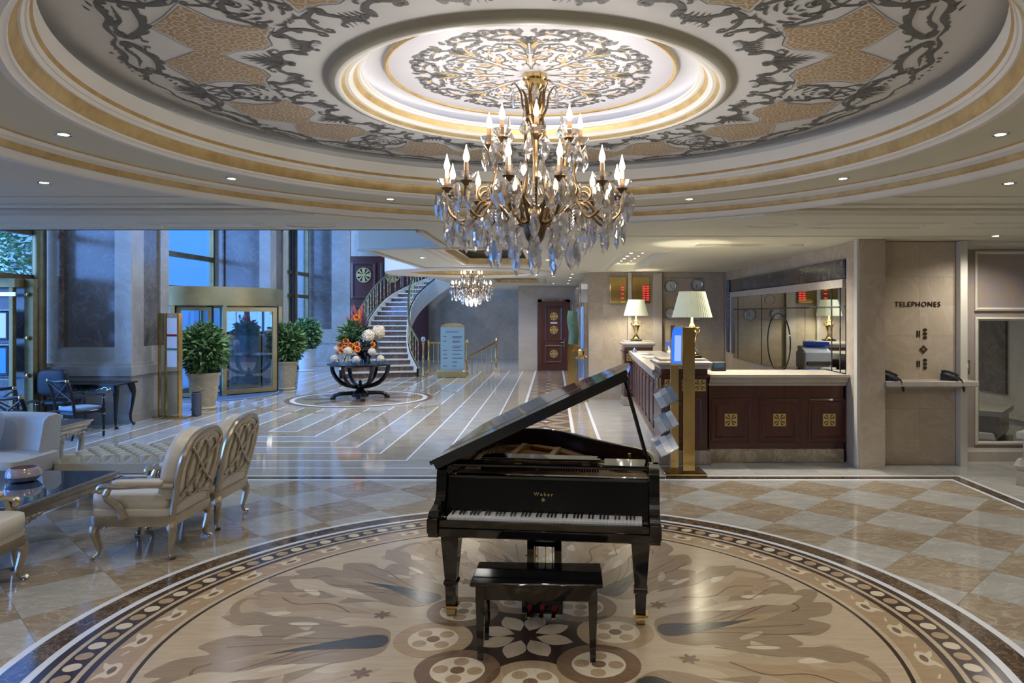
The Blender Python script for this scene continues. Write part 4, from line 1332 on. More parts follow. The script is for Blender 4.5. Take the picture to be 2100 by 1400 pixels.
# ------------------------------------------------------------------ atrium pillars
def pillar(y0, y1, x0, x1, label, pan_x, z_base, z_pan, side=True):
    p = thing('stone_pillar', label, 'pillar', ((x0 + x1) / 2, (y0 + y1) / 2, 0))
    ox, oy = p.location.x, p.location.y
    def B(name, a, b, c, d, e, f, m):
        return MB().box(a - ox, b - ox, c - oy, d - oy, e, f).build(name, M[m], p, 0)
    B('shaft', x0 + 0.04, x1 - 0.04, y0 + 0.05, y1 - 0.05, z_base, 6.3, 'panel_dark')
    B('pedestal', x0 - 0.10, x1 + 0.04, y0 - 0.06, y1 + 0.04, 0, z_base - 0.22, 'pillar')
    B('plinth', x0 - 0.12, x1 + 0.06, y0 - 0.08, y1 + 0.06, 0, 0.16, 'pillar')
    B('pedestal_moulding', x0 - 0.14, x1 + 0.07, y0 - 0.10, y1 + 0.08, z_base - 0.22, z_base - 0.06, 'pillar')
    B('pedestal_cap', x0 - 0.09, x1 + 0.03, y0 - 0.05, y1 + 0.03, z_base - 0.06, z_base, 'pillar')
    # stiles and rails around the dark inset on the front
    B('stile', x0, pan_x[0], y0, y0 + 0.06, z_base, 6.3, 'pillar')
    B('stile', pan_x[1], x1, y0, y0 + 0.06, z_base, 6.3, 'pillar')
    B('rail', pan_x[0], pan_x[1], y0, y0 + 0.06, z_base, z_pan, 'pillar')
    B('corner_bead', pan_x[0], pan_x[0] + 0.05, y0 - 0.012, y0 + 0.06, z_pan, 6.3, 'stair_dark')
    if side:
        B('stile', x1 - 0.06, x1, y0 + 0.06, y0 + 0.40, z_base, 6.3, 'pillar')
        B('stile', x1 - 0.06, x1, y1 - 0.3, y1, z_base, 6.3, 'pillar')
        B('rail', x1 - 0.06, x1, y0 + 0.40, y1 - 0.3, z_base, z_pan, 'pillar')
    return p
pillar(12.74, 14.0, -9.1, -7.51, 'nearest stone pillar with a dark marble inset behind the writing desk', (X(122, 12.74), X(235, 12.74)), 1.06, Zp(712, 12.74))
pillar(19.0, 20.2, -9.1, -7.5, 'middle stone pillar behind the revolving door', (X(455, 19.0), X(532, 19.0)), 1.06, 1.36)
pillar(26.4, 26.75, -9.5, -7.50, 'farthest stone pillar beside the wood panelling', (X(622, 26.4), X(680, 26.4)), 1.06, 1.36, False)
cu = MB()
n = 40
cv = [(-9.15 + 0.36 * i / n, 24.6 + 0.05 * sin(i * 1.9) + 0.02 * sin(i * 0.7)) for i in range(n + 1)]
cu.v = [(a, b, 0.05) for a, b in cv] + [(a, b, 6.2) for a, b in cv]
cu.f = [(i, i + 1, n + 2 + i, n + 1 + i) for i in range(n)]
cur = tag(cu.build('curtain', M['curtain'], smooth=80), 'tall taupe drape hanging between the two far pillars', 'curtain')

# glazing along the entrance side
def glazing(idx, y0, y1, label):
    g = struct(empty('window_%d' % idx, (-9.0, (y0 + y1) / 2, 0)), label)
    L = (y1 - y0) / 2
    ns = max(1, round((y1 - y0) / 2.2))
    for k in range(ns + 1):
        yy = -L + 2 * L * k / ns
        MB().box(-0.06, 0.06, yy - 0.05, yy + 0.05, 0, 6.3).build('mullion', M['bronze_frame'], g, 0)
    for z in (0.06, 2.55, 3.35, 6.2):
        MB().box(-0.05, 0.05, -L, L, z - 0.06, z + 0.06).build('transom', M['bronze_frame'], g, 0)
    for k in range(ns):
        a, b = -L + 2 * L * k / ns, -L + 2 * L * (k + 1) / ns
        for z0, z1 in ((0.12, 2.49), (2.61, 3.29), (3.41, 6.14)):
            MB().box(-0.006, 0.006, a + 0.05, b - 0.05, z0, z1).build('pane', M['glass'], g, 0)
    return g
glazing(1, 2.05, 12.6, 'bronze framed street windows beside the seating')
glazing(2, 14.05, 18.9, 'bronze framed street windows around the revolving door')
glazing(3, 20.3, 26.2, 'bronze framed street windows beyond the entrance')
# street side: pale building and a tree
bld = thing('street_building', 'pale building seen across the street through the entrance window', 'building', (-24, 36, 0))
MB().box(-12, 4.5, -6, 6, 0, 9).build('facade', M['building'], bld, 0)
for i in range(4):
    for j in range(3):
        MB().box(-9 + 3.4 * i, -7.2 + 3.4 * i, -6.06, -5.98, 1.2 + 2.6 * j, 2.8 + 2.6 * j).build('window', M['blue_glass'], bld, 0)
def leaf_cloud(n, rad, size, seed, shape=lambda r: 1):
    rnd = random.Random(seed)
    mb = MB()
    for _ in range(n):
        while True:
            v = Vector((rnd.uniform(-1, 1), rnd.uniform(-1, 1), rnd.uniform(-1, 1)))
            if 0.25 < v.length < 1:
                break
        p = Vector((v.x * rad[0], v.y * rad[1], v.z * rad[2]))
        d = Vector((v.x + rnd.uniform(-.6, .6), v.y + rnd.uniform(-.6, .6), v.z * 0.6 + rnd.uniform(-.5, .3))).normalized()
        q = d.cross(Vector((rnd.uniform(-1, 1), rnd.uniform(-1, 1), rnd.uniform(-1, 1)))).normalized()
        l = size * rnd.uniform(0.7, 1.3)
        w = l * 0.2
        nrm = d.cross(q) * (l * 0.08)
        o = len(mb.v)
        mb.v += [tuple(p), tuple(p + d * l * 0.45 + q * w + nrm), tuple(p + d * l - nrm * 1.5), tuple(p + d * l * 0.45 - q * w + nrm)]
        mb.f.append((o, o + 1, o + 2, o + 3))
    return mb
tr = thing('street_tree', 'leafy street tree seen through the far left window', 'tree', (-12.2, 15.4, 0))
MB().tube([(0, 0, 0), (0.05, 0, 1.2), (0, 0.05, 2.6)], 0.09, 8).build('trunk', M['stem'], tr)
stuff(leaf_cloud(1500, (0.9, 0.9, 0.9), 0.16, 5).xf(Matrix.Translation((0, 0, 3.1))).build('foliage', M['leaf_pale'], tr, 0))
ground = struct(MB().box(-40, -9.6, -6, 60, -0.15, -0.02).build('floor_street', M['band_grey'], smooth=0), 'street paving outside')

# ------------------------------------------------------------------ revolving door
RC = (-9.0, 18.2)
rv = thing('revolving_door', 'gold framed revolving glass entrance door', 'door', (RC[0], RC[1], 0))
A0, A1 = RD(-86), RD(14)
RR = 1.95
fas = MB()
fas.lathe([(RR - 0.06, 2.13), (RR + 0.04, 2.13), (RR + 0.04, 2.56), (RR - 0.06, 2.56), (RR - 0.06, 2.13)], 40, (0, 0, 0), A0, A1)
fas.build('drum_fascia', M['brass_soft'], rv)
MB().prism([(0, 0)] + [((RR) * cos(A0 + (A1 - A0) * i / 30), RR * sin(A0 + (A1 - A0) * i / 30)) for i in range(31)], 2.54, 2.57).build('drum_top', M['brass_soft'], rv, 0)
MB().prism([(0, 0)] + [((RR - 0.03) * cos(A0 + (A1 - A0) * i / 30), (RR - 0.03) * sin(A0 + (A1 - A0) * i / 30)) for i in range(31)], 2.10, 2.135).build('drum_soffit', M['bronze_frame'], rv, 0)
for a in (-80, -48, 10):
    t = RD(a)
    MB().tube([(RR * cos(t), RR * sin(t), 0), (RR * cos(t), RR * sin(t), 2.13)], 0.06, 4).build('drum_post', M['brass_soft'], rv, 0)
# the framed quarter panel
def framed(p0, p1, z0, z1, w, name):
    d = Vector((p1[0] - p0[0], p1[1] - p0[1], 0))
    L = d.length
    rz = atan2(d.y, d.x)
    T = Matrix.Translation((p0[0], p0[1], 0)) @ Matrix.Rotation(rz, 4, 'Z')
    mb = MB()
    mb.box(0, w, -0.03, 0.03, z0, z1).box(L - w, L, -0.03, 0.03, z0, z1).box(w, L - w, -0.03, 0.03, z0, z0 + w).box(w, L - w, -0.03, 0.03, z1 - w, z1)
    f = mb.xf(T).build(name, M['brass_soft'], rv, 0)
    MB().box(w, L - w, -0.004, 0.004, z0 + w, z1 - w).xf(T).build('glass', M['door_glass'], f, 0)
    ed = MB().box(-0.035, 0, -0.035, 0.035, z0 - 0.02, z1 + 0.03).box(L, L + 0.035, -0.035, 0.035, z0 - 0.02, z1 + 0.03).box(0, L, -0.035, 0.035, z1, z1 + 0.03).box(0, L, -0.035, 0.035, z0 - 0.02, z0)
    ed.xf(T).build('seal', M['black_plastic'], f, 0)
framed((-7.80 - RC[0], 16.86 - RC[1]), (-6.90 - RC[0], 17.85 - RC[1]), 0.03, 2.09, 0.10, 'door_leaf')
framed((-8.62 - RC[0], 16.40 - RC[1]), (-7.92 - RC[0], 16.62 - RC[1]), 0.03, 2.09, 0.08, 'door_leaf')
framed((0.1, -0.1), (1.15, -0.95), 0.03, 2.08, 0.06, 'door_wing')
framed((0.1, 0.1), (1.35, 0.55), 0.03, 2.08, 0.06, 'door_wing')
matr = tag(MB().prism([(-8.0 + 1.35 * cos(2 * pi * i / 40), 17.3 + 1.6 * sin(2 * pi * i / 40)) for i in range(40)], 0.0012, 0.008).build('entrance_mat', M['mat_blue'], smooth=0), 'dark blue oval entrance mat in front of the revolving door', 'mat')
MB().add(*(lambda q: (q.v, q.f))(ring_mb(0.98, 1.0, 0.006, 0.0095, seg=48).xf(Matrix.Translation((-8.0, 17.3, 0)) @ Matrix.Diagonal((1.25, 1.5, 1, 1))))).build('mat_border', M['white_stone'], matr, 0)

# tall display case with screens at the left edge
tv = thing('display_case', 'bronze framed display case with two screens at the left edge', 'cabinet', (-8.85, 11.35, 0))
MB().box(-0.75, 0.30, 0.0, 0.45, 0, 0.30).build('case_base', M['bronze_frame'], tv, 0)
MB().box(-0.75, 0.30, 0.38, 0.45, 0.30, 2.40).build('back_panel', M['panel_dark'], tv, 0)
for x in (-0.75, 0.24):
    MB().box(x, x + 0.06, -0.02, 0.06, 0.30, 2.40).build('post', M['bronze_frame'], tv, 0)
for z in (0.9, 1.45, 2.0):
    MB().box(-0.72, 0.26, 0.0, 0.38, z - 0.012, z + 0.012).build('glass_shelf', M['vase_glass'], tv, 0)
MB().box(-0.80, 0.36, -0.06, 0.46, 2.36, 2.50).build('top_beam', M['bronze_frame'], tv, 0)
MB().box(-0.80, 0.36, -0.04, 0.0, 2.22, 2.28).build('top_rail', M['chrome'], tv, 0)
for z, m in ((1.52, 'screen_light'), (0.96, 'screen')):
    s_ = MB().box(-0.50, 0.20, 0.02, 0.10, z, z + 0.46, 0.01).build('screen_body', M['black_plastic'], tv)
    MB().box(-0.47, 0.165, 0.012, 0.019, z + 0.04, z + 0.43).build('screen_face', M[m], s_, 0)
dp = thing('bronze_doorpost', 'bronze door post with brass studs beside the display case', 'post', (-8.42, 11.55, 0))
MB().box(-0.07, 0.07, -0.05, 0.05, 0, 2.5).build('post', M['bronze_frame'], dp, 0)
for z in (0.95, 1.55, 2.25):
    MB().lathe([(0.035, 0), (0.035, 0.05), (0.02, 0.06)], 12).xf(Matrix.Translation((0, -0.05, z)) @ Matrix.Rotation(pi / 2, 4, 'X')).build('stud', M['brass'], dp)
fp = tag(MB().lathe([(0.10, 0), (0.10, 6.3)], 16).xf(Matrix.Translation((-8.90, 12.40, 0))).build('downpipe_post', M['bronze_frame']), 'round dark bronze post against the nearest pillar', 'post')

# ------------------------------------------------------------------ wood panelling and staircase
pn = thing('wood_panelling', 'dark wood wall panelling with round emblems behind the staircase', 'panelling', (-6.9, 29.6, 0))
MB().box(-1.5, 1.7, 0, 0.3, 0, 4.3).build('panel_back', M['mahogany'], pn, 0)
for cx in (-0.93, 0.26):
    for z0, z1 in ((0.2, 2.25), (2.55, 4.05)):
        q = MB()
        for a, d in ((0, 0), (0, -0.05), (0.05, -0.06), (0.1, -0.02)):
            q.v += [(cx - 0.5 + a, d, z0 + a), (cx + 0.5 - a, d, z0 + a), (cx + 0.5 - a, d, z1 - a), (cx - 0.5 + a, d, z1 - a)]
        for k in range(3):
            for i in range(4):
                j = (i + 1) % 4
                q.f.append((k * 4 + i, k * 4 + j, k * 4 + 4 + j, k * 4 + 4 + i))
        q.build('panel_moulding', M['mahogany'], pn, 0)
    em = emblem_mb(0.31, 0.02).mesh('emblem', M['emblem_gold'], 0)
    link('emblem', em, pn, (cx, -0.02, 3.52))
    MB().box(cx - 0.36, cx + 0.36, -0.012, 0.0, 0.4, 1.95).build('mirror_panel', M['mirror'], pn, 0)

st = thing('staircase', 'curved marble staircase with brass balustrades', 'staircase', (-5.2, 22, 0))
SO = Vector((-5.2, 22, 0))
INN = cr([(-4.20, 22.0, 0), (-4.62, 22.8, 0), (-4.88, 23.8, 0), (-5.10, 25.0, 0), (-5.22, 26.0, 0), (-5.10, 26.9, 0), (-4.70, 27.6, 0), (-4.05, 27.9, 0)], 10)
OUT = cr([(-6.30, 21.4, 0), (-6.38, 22.5, 0), (-6.38, 23.8, 0), (-6.40, 25.0, 0), (-6.38, 26.3, 0), (-6.15, 27.5, 0), (-5.50, 28.6, 0), (-4.40, 29.2, 0)], 10)
NS, RI = 20, 0.17
def along(P, t):
    f = t * (len(P) - 1)
    i = min(int(f), len(P) - 2)
    return P[i].lerp(P[i + 1], f - i)
for k in range(NS):
    t0, t1 = k / NS, (k + 1) / NS
    a, b, c, d = along(OUT, t0) - SO, along(INN, t0) - SO, along(INN, t1) - SO, along(OUT, t1) - SO
    z = RI * k
    q = [(p.x, p.y) for p in (a, b, c, d)]
    MB().prism(q, max(0, z - 0.14), z + RI - 0.035).build('riser', M['stair_dark'], st, 0)
    f = (b - a).normalized()
    nrm = Vector((f.y, -f.x, 0)) * 0.03
    q = [(p.x, p.y) for p in (a + nrm, b + nrm, c, d)]
    MB().prism(q, z + RI - 0.035, z + RI).build('tread', M['tread'], st, 0)
def stringer(P, off, name, h0, h1):
    mb = MB()
    n = 60
    for i in range(n + 1):
        p = along(P, i / n) - SO
        z = RI * NS * i / n
        d = (along(P, min(1, (i + 1) / n)) - along(P, max(0, (i - 1) / n))).normalized()
        s = Vector((-d.y, d.x, 0)) * off
        q = p + s
        lo = max(0, z - h0)
        mb.v += [(p.x, p.y, lo), (q.x, q.y, lo), (q.x, q.y, z + h1), (p.x, p.y, z + h1)]
    for i in range(n):
        for k in range(4):
            k2 = (k + 1) % 4
            mb.f.append((i * 4 + k, i * 4 + k2, i * 4 + 4 + k2, i * 4 + 4 + k))
    mb.build(name, M['cream'], st, 40)
stringer(INN, -0.10, 'inner_stringer', 0.45, 0.26)
stringer(OUT, 0.10, 'outer_stringer', 0.40, 0.26)
def rail(P, off, t0, t1, nb):
    pts = []
    for i in range(50):
        t = t0 + (t1 - t0) * i / 49
        d = (along(P, min(1, t + 0.01)) - along(P, max(0, t - 0.01))).normalized()
        p = along(P, t) - SO + Vector((-d.y, d.x, 0)) * off
        pts.append(Vector((p.x, p.y, RI * NS * t + 0.26)))
    MB().tube([p + Vector((0, 0, 0.85)) for p in pts], 0.032, 8).build('handrail', M['brass'], st)
    MB().tube([p + Vector((0, 0, 0.02)) for p in pts], 0.022, 6).build('bottom_rail', M['black_wood'], st)
    bal = MB().lathe([(0.011, 0), (0.011, 0.18), (0.024, 0.20), (0.012, 0.24), (0.012, 0.42), (0.026, 0.45), (0.012, 0.48), (0.012, 0.68), (0.022, 0.70), (0.011, 0.73), (0.011, 0.84)], 8, cap=False).mesh('baluster', M['brass_soft'], 40)
    for i in range(nb):
        p = pts[min(49, int(49 * (i + 0.5) / nb))]
        link('baluster', bal, st, p)
rail(INN, -0.05, 0.0, 0.97, 26)
rail(OUT, 0.05, 0.02, 0.97, 28)
nw = at(868, 702, 21.95) - SO
MB().lathe([(0.06, 0), (0.06, 0.06), (0.035, 0.10), (0.03, 0.5), (0.045, 0.55), (0.03, 0.6), (0.03, 1.0), (0.05, 1.03), (0.05, 1.06)], 12).xf(Matrix.Translation((nw.x, nw.y, 0))).build('newel_post', M['brass'], st)
MB().ell((nw.x, nw.y, 1.15), (0.075, 0.075, 0.09)).build('newel_finial', M['crystal'], st)

# brass railing round the stair going down
rl = thing('brass_railing', 'brass railing around the stair going down beside the notice board', 'railing', (-3.2, 22.75, 0))
RO = Vector((-3.2, 22.75, 0))
a, b = Vector((-3.92, 22.5, 0)) - RO, Vector((-2.72, 22.5, 0)) - RO
MB().box(a.x, b.x, -0.27, -0.13, 0, 0.10).build('kerb', M['wall_light'], rl, 0)
MB().tube([(a.x, -0.2, 1.02), (b.x, -0.2, 1.02)], 0.032, 8).build('handrail', M['brass'], rl)
bal2 = MB().lathe([(0.012, 0.1), (0.012, 0.40), (0.028, 0.43), (0.012, 0.47), (0.012, 1.0)], 8, cap=False).mesh('baluster', M['brass_soft'], 40)
for i in range(9):
    link('baluster', bal2, rl, (a.x + (b.x - a.x) * i / 8, -0.2, 0))
pst = MB().lathe([(0.05, 0), (0.05, 0.08), (0.03, 0.12), (0.03, 0.42), (0.05, 0.45), (0.05, 0.52), (0.03, 0.55), (0.03, 1.0), (0.05, 1.04), (0.02, 1.12)], 12).mesh('post', M['brass'], 40)
for x in (a.x, b.x):
    link('post', pst, rl, (x, -0.2, 0))
link('post', pst, rl, (-1.90 - RO.x, 23.75 - RO.y, 0))
MB().tube([(b.x, -0.2, 0.55), (-1.90 - RO.x, 1.0, 1.0)], 0.03, 8).build('handrail', M['brass'], rl)
for i in range(1, 6):
    t = i / 6
    link('baluster', bal2, rl, (b.x + (-1.90 - RO.x - b.x) * t, -0.2 + 1.2 * t, -0.42 + 0.42 * t)).scale = (1, 1, 1)
MB().box(-2.05 - RO.x, -1.75 - RO.x, 23.60 - RO.y, 23.90 - RO.y, 0, 0.12).build('kerb', M['wall_light'], rl, 0)
# ------------------------------------------------------------------ grand piano
pia = thing('grand_piano', 'black lacquered baby grand piano with its lid propped open', 'piano', (-0.07, 4.43, 0), RD(-6.5))
W2 = 0.725
def side_curve():
    return cr([(W2, 0.40, 0), (W2, 0.68, 0), (0.65, 0.92, 0), (0.42, 1.14, 0), (0.22, 1.36, 0), (0.04, 1.60, 0), (-0.18, 1.77, 0), (-0.42, 1.80, 0), (-0.62, 1.72, 0), (-W2, 1.46, 0), (-W2, 0.9, 0), (-W2, 0.40, 0)], 6)
SC = side_curve()
def rim_wall(P, t, z0, z1):
    mb = MB()
    n = len(P)
    for i in range(n):
        d = P[min(i + 1, n - 1)] - P[max(i - 1, 0)]
        d.normalize()
        q = Vector((-d.y, d.x, 0)) * t
        a, b = P[i], P[i] + q
        mb.v += [(a.x, a.y, z0), (b.x, b.y, z0), (b.x, b.y, z1), (a.x, a.y, z1)]
    for i in range(n - 1):
        for k in range(4):
            k2 = (k + 1) % 4
            mb.f.append((i * 4 + k, i * 4 + k2, i * 4 + 4 + k2, i * 4 + 4 + k))
    mb.f += [(3, 2, 1, 0), tuple((n - 1) * 4 + k for k in range(4))]
    return mb
rim_wall(SC, 0.035, 0.60, 0.95).build('rim', M['lacquer'], pia, 40)
def inset(P, t):
    out = []
    n = len(P)
    for i in range(n):
        d = (P[min(i + 1, n - 1)] - P[max(i - 1, 0)]).normalized()
        out.append(P[i] + Vector((-d.y, d.x, 0)) * t)
    return out
rim_wall(inset(SC, 0.036), 0.012, 0.70, 0.945).build('inner_rim', M['rim_wood'], pia, 40)
MB().prism([(p.x, p.y) for p in inset(SC, 0.02)], 0.58, 0.64).build('bottom_frame', M['lacquer'], pia, 0)
MB().prism([(p.x, p.y) for p in inset(SC, 0.05)], 0.78, 0.80).build('soundboard', M['spruce'], pia, 0)
pl_ = [(-0.60, 0.42), (0.62, 0.42), (0.60, 0.68), (0.35, 1.0), (0.12, 1.26), (-0.06, 1.50), (-0.30, 1.64), (-0.55, 1.56), (-0.62, 1.2)]
plate = MB()
for i in range(len(pl_)):
    a, b = pl_[i], pl_[(i + 1) % len(pl_)]
    plate.bar([(a[0], a[1], 0.80), (b[0], b[1], 0.80)], 0.09, 0.03)
plate.build('iron_plate', M['plate'], pia, 0)
for x0, y1 in ((-0.35, 1.56), (-0.05, 1.42), (0.22, 1.10)):
    MB().bar([(x0 - 0.06, 0.44, 0.83), (x0, y1, 0.83)], 0.045, 0.03).build('plate_strut', M['plate'], pia, 0)
strg = MB()
for i in range(40):
    t = i / 39
    x0 = -0.55 + 1.1 * t
    strg.tube([(x0, 0.45, 0.85), (x0 - 0.12 * (1 - t), 1.52 - 0.92 * t, 0.84)], 0.0016, 3)
stuff(strg.build('strings', M['champagne'], pia, 0))
MB().box(-0.64, 0.64, 0.40, 0.52, 0.80, 0.86).build('pin_block', M['spruce'], pia, 0)
dmp = MB()
for i in range(46):
    x0 = -0.5 + 0.018 * i
    dmp.box(x0, x0 + 0.011, 0.53, 0.60, 0.85, 0.90)
stuff(dmp.build('dampers', M['ebony'], pia, 0))
# cheeks
chk = [(0.0, 0.54), (0.46, 0.54), (0.46, 0.95), (0.30, 0.95), (0.25, 0.945), (0.21, 0.92), (0.195, 0.86), (0.19, 0.79), (0.17, 0.74), (0.13, 0.715), (0.06, 0.70), (0.02, 0.695), (0.0, 0.675)]
for s, x0 in ((-1, -W2), (1, W2 - 0.065)):
    MB().xprism(chk, x0, x0 + 0.065).build('cheek', M['lacquer'], pia, 40)
    MB().box(x0 - 0.006 if s < 0 else x0 + 0.0, x0 + 0.065 if s < 0 else x0 + 0.071, -0.012, 0.05, 0.565, 0.66, 0.004).build('arm_block', M['lacquer'], pia)
MB().box(-0.70, 0.70, 0.01, 0.46, 0.54, 0.60, 0.006).build('key_bed', M['lacquer'], pia)
MB().box(-0.66, 0.66, 0.012, 0.035, 0.60, 0.648, 0.004).build('key_slip', M['lacquer'], pia)
for x0 in (-0.66, 0.615):
    MB().box(x0, x0 + 0.045, 0.036, 0.19, 0.60, 0.665, 0.004).build('key_block', M['lacquer'], pia)
kw = 1.228 / 52
me_w = MB().box(-kw / 2 + 0.0006, kw / 2 - 0.0006, 0, 0.15, 0, 0.022, 0.0012).mesh('white_key', M['ivory'], 30)
me_b = MB().xprism([(0, 0), (0.095, 0), (0.095, 0.013), (0.012, 0.011), (0, 0.003)], -0.0055, 0.0055).mesh('black_key', M['ebony'], 0)
for i in range(52):
    link('white_key', me_w, pia, (-0.614 + kw * (i + 0.5), 0.038, 0.640))
    if i < 51 and (i % 7) not in (1, 4):
        link('black_key', me_b, pia, (-0.614 + kw * (i + 1), 0.093, 0.662))
MB().xprism([(0.19, 0.66), (0.215, 0.66), (0.265, 0.855), (0.255, 0.87), (0.235, 0.862)], -0.655, 0.655).build('fallboard', M['lacquer'], pia)
MB().box(-0.655, 0.655, 0.24, 0.30, 0.86, 0.885, 0.004).build('name_rail', M['lacquer'], pia)
tx = link('maker_name', text_mesh('Weber', 0.032, M['brass_soft'], 0.0008, 'CENTER', 1.5), pia)
tx.rotation_euler = (pi / 2 - 0.25, 0, 0)
tx.location = (-0.02, 0.2155, 0.775)
MB().yprism([(0, 0.014), (0.010, 0.006), (0.010, -0.006), (0, -0.014), (-0.010, -0.006), (-0.010, 0.006)], -0.001, 0.001).xf(Matrix.Translation((-0.02, 0.207, 0.742))).build('maker_emblem', M['brass_soft'], pia, 0)
# folded music desk and shelves
MB().box(-0.655, 0.655, 0.30, 0.44, 0.925, 0.945, 0.004).build('desk_shelf', M['lacquer'], pia)
MB().box(0.36, 0.655, 0.29, 0.52, 0.945, 0.957, 0.004).build('side_shelf', M['lacquer'], pia)
MB().prism([(-0.47, 0.40), (0.34, 0.40), (0.34, 0.44), (0.31, 0.46), (0.32, 0.52), (-0.40, 0.56), (-0.47, 0.50)], 0.955, 0.97).build('music_desk', M['lacquer'], pia, 0)
for x in (-0.24, 0.22, 0.32):
    MB().box(x, x + 0.05, 0.395, 0.402, 0.95, 0.96).build('hinge', M['brass'], pia, 0)
# lid, hinged along the bass side
lidroot = empty('lid', (-W2 - 0.02, 0, 0.965))
lidroot.parent = pia
lidroot.rotation_euler = (0, RD(-25.5), 0)
LP = [((p.x + W2) * 0.965 + 0.02, p.y + 0.01) for p in SC]
LP = [(max(0.0, a), b) for a, b in LP if b > 0.46]
MB().prism([(0.0, 0.13), (1.41, 0.13)] + LP + [(0.0, 0.9)], 0, 0.026).build('lid_panel', M['lacquer'], lidroot, 30)
MB().prism([(0.02, 0.132), (1.40, 0.132), (1.40, 0.17), (0.02, 0.17)], -0.040, 0.0).build('lid_lip', M['lacquer'], lidroot, 30)
MB().prism([(0.01, 0.47), (1.40, 0.47), (1.40, 0.478), (0.01, 0.478)], 0.024, 0.028).build('lid_hinge_strip', M['brass_soft'], lidroot, 0)
MB().tube([(0.655, 0.45, 0.955), (0.50, 0.50, 1.505)], 0.013, 8).build('prop_stick', M['lacquer'], pia)
MB().box(0.52, 0.54, 0.84, 0.86, 0.90, 0.93).build('rim_catch', M['brass'], pia, 0)
def pleg(x, y):
    r = empty('leg', (x, y, 0))
    r.parent = pia
    MB().lathe([(0.034, 0.075), (0.038, 0.20), (0.048, 0.215), (0.046, 0.235), (0.040, 0.24), (0.064, 0.54)], 4, a0=pi / 4, a1=2 * pi + pi / 4).xf(Matrix.Diagonal((1.3, 1.3, 1, 1))).build('leg_post', M['lacquer'], r, 20)
    MB().box(-0.045, 0.045, -0.045, 0.045, 0.062, 0.076).build('caster_plate', M['brass'], r, 0)
    MB().lathe([(0.030, -0.028), (0.032, -0.012), (0.029, 0), (0.032, 0.012), (0.030, 0.028)], 14).xf(Matrix.Translation((0, 0, 0.032)) @ Matrix.Rotation(pi / 2, 4, 'Y')).build('caster_wheel', M['brass_soft'], r)
for x, y in ((-0.605, 0.13), (0.605, 0.13), (-0.23, 1.16)):
    pleg(x, y)
for x in (-0.115, 0.06):
    MB().box(x, x + 0.045, 0.14, 0.18, 0.16, 0.56).build('lyre_post', M['lacquer'], pia, 0)
MB().box(-0.08, 0.07, 0.145, 0.175, 0.46, 0.49).build('lyre_rail', M['lacquer'], pia, 0)
for x in (-0.05, 0.0, 0.045):
    MB().tube([(x, 0.17, 0.16), (x, 0.17, 0.56)], 0.004, 6).build('lyre_rod', M['brass'], pia)
MB().yprism([(-0.14, 0.06), (0.12, 0.06), (0.12, 0.13), (0.09, 0.165), (-0.11, 0.165), (-0.14, 0.13)], 0.08, 0.22).build('lyre_box', M['lacquer'], pia, 20)
for x in (-0.09, -0.01, 0.07):
    MB().box(x - 0.014, x + 0.014, 0.075, 0.082, 0.088, 0.115).build('pedal_felt', M['felt_red'], pia, 0)
    MB().tube([(x, 0.10, 0.085), (x, 0.04, 0.078), (x, 0.01, 0.06)], lambda t: 0.009 + 0.009 * t, 8, flat=0.5).build('pedal', M['brass'], pia)

bn = thing('piano_bench', 'black lacquered piano bench with a hinged lid', 'bench', (-0.085, 4.14, 0), RD(-2.2))
MB().box(-0.375, 0.365, -0.17, 0.18, 0.425, 0.45, 0.006).build('seat_lid', M['lacquer'], bn)
MB().box(-0.345, 0.335, -0.14, 0.15, 0.345, 0.425).build('apron', M['lacquer'], bn, 0)
for x in (-0.32, 0.31):
    for y in (-0.12, 0.13):
        sx = 1 if x > 0 else -1
        MB().lathe([(0.018, 0), (0.030, 0.345), (0.030, 0.42)], 4, a0=pi / 4, a1=2 * pi + pi / 4).xf(Matrix.Translation((x, y, 0)) @ Matrix.Diagonal((1.2, 1.2, 1, 1))).build('leg', M['lacquer'], bn, 20)
for x in (-0.22, 0.20):
    MB().box(x, x + 0.045, -0.145, -0.139, 0.417, 0.425).build('hinge', M['brass'], bn, 0)

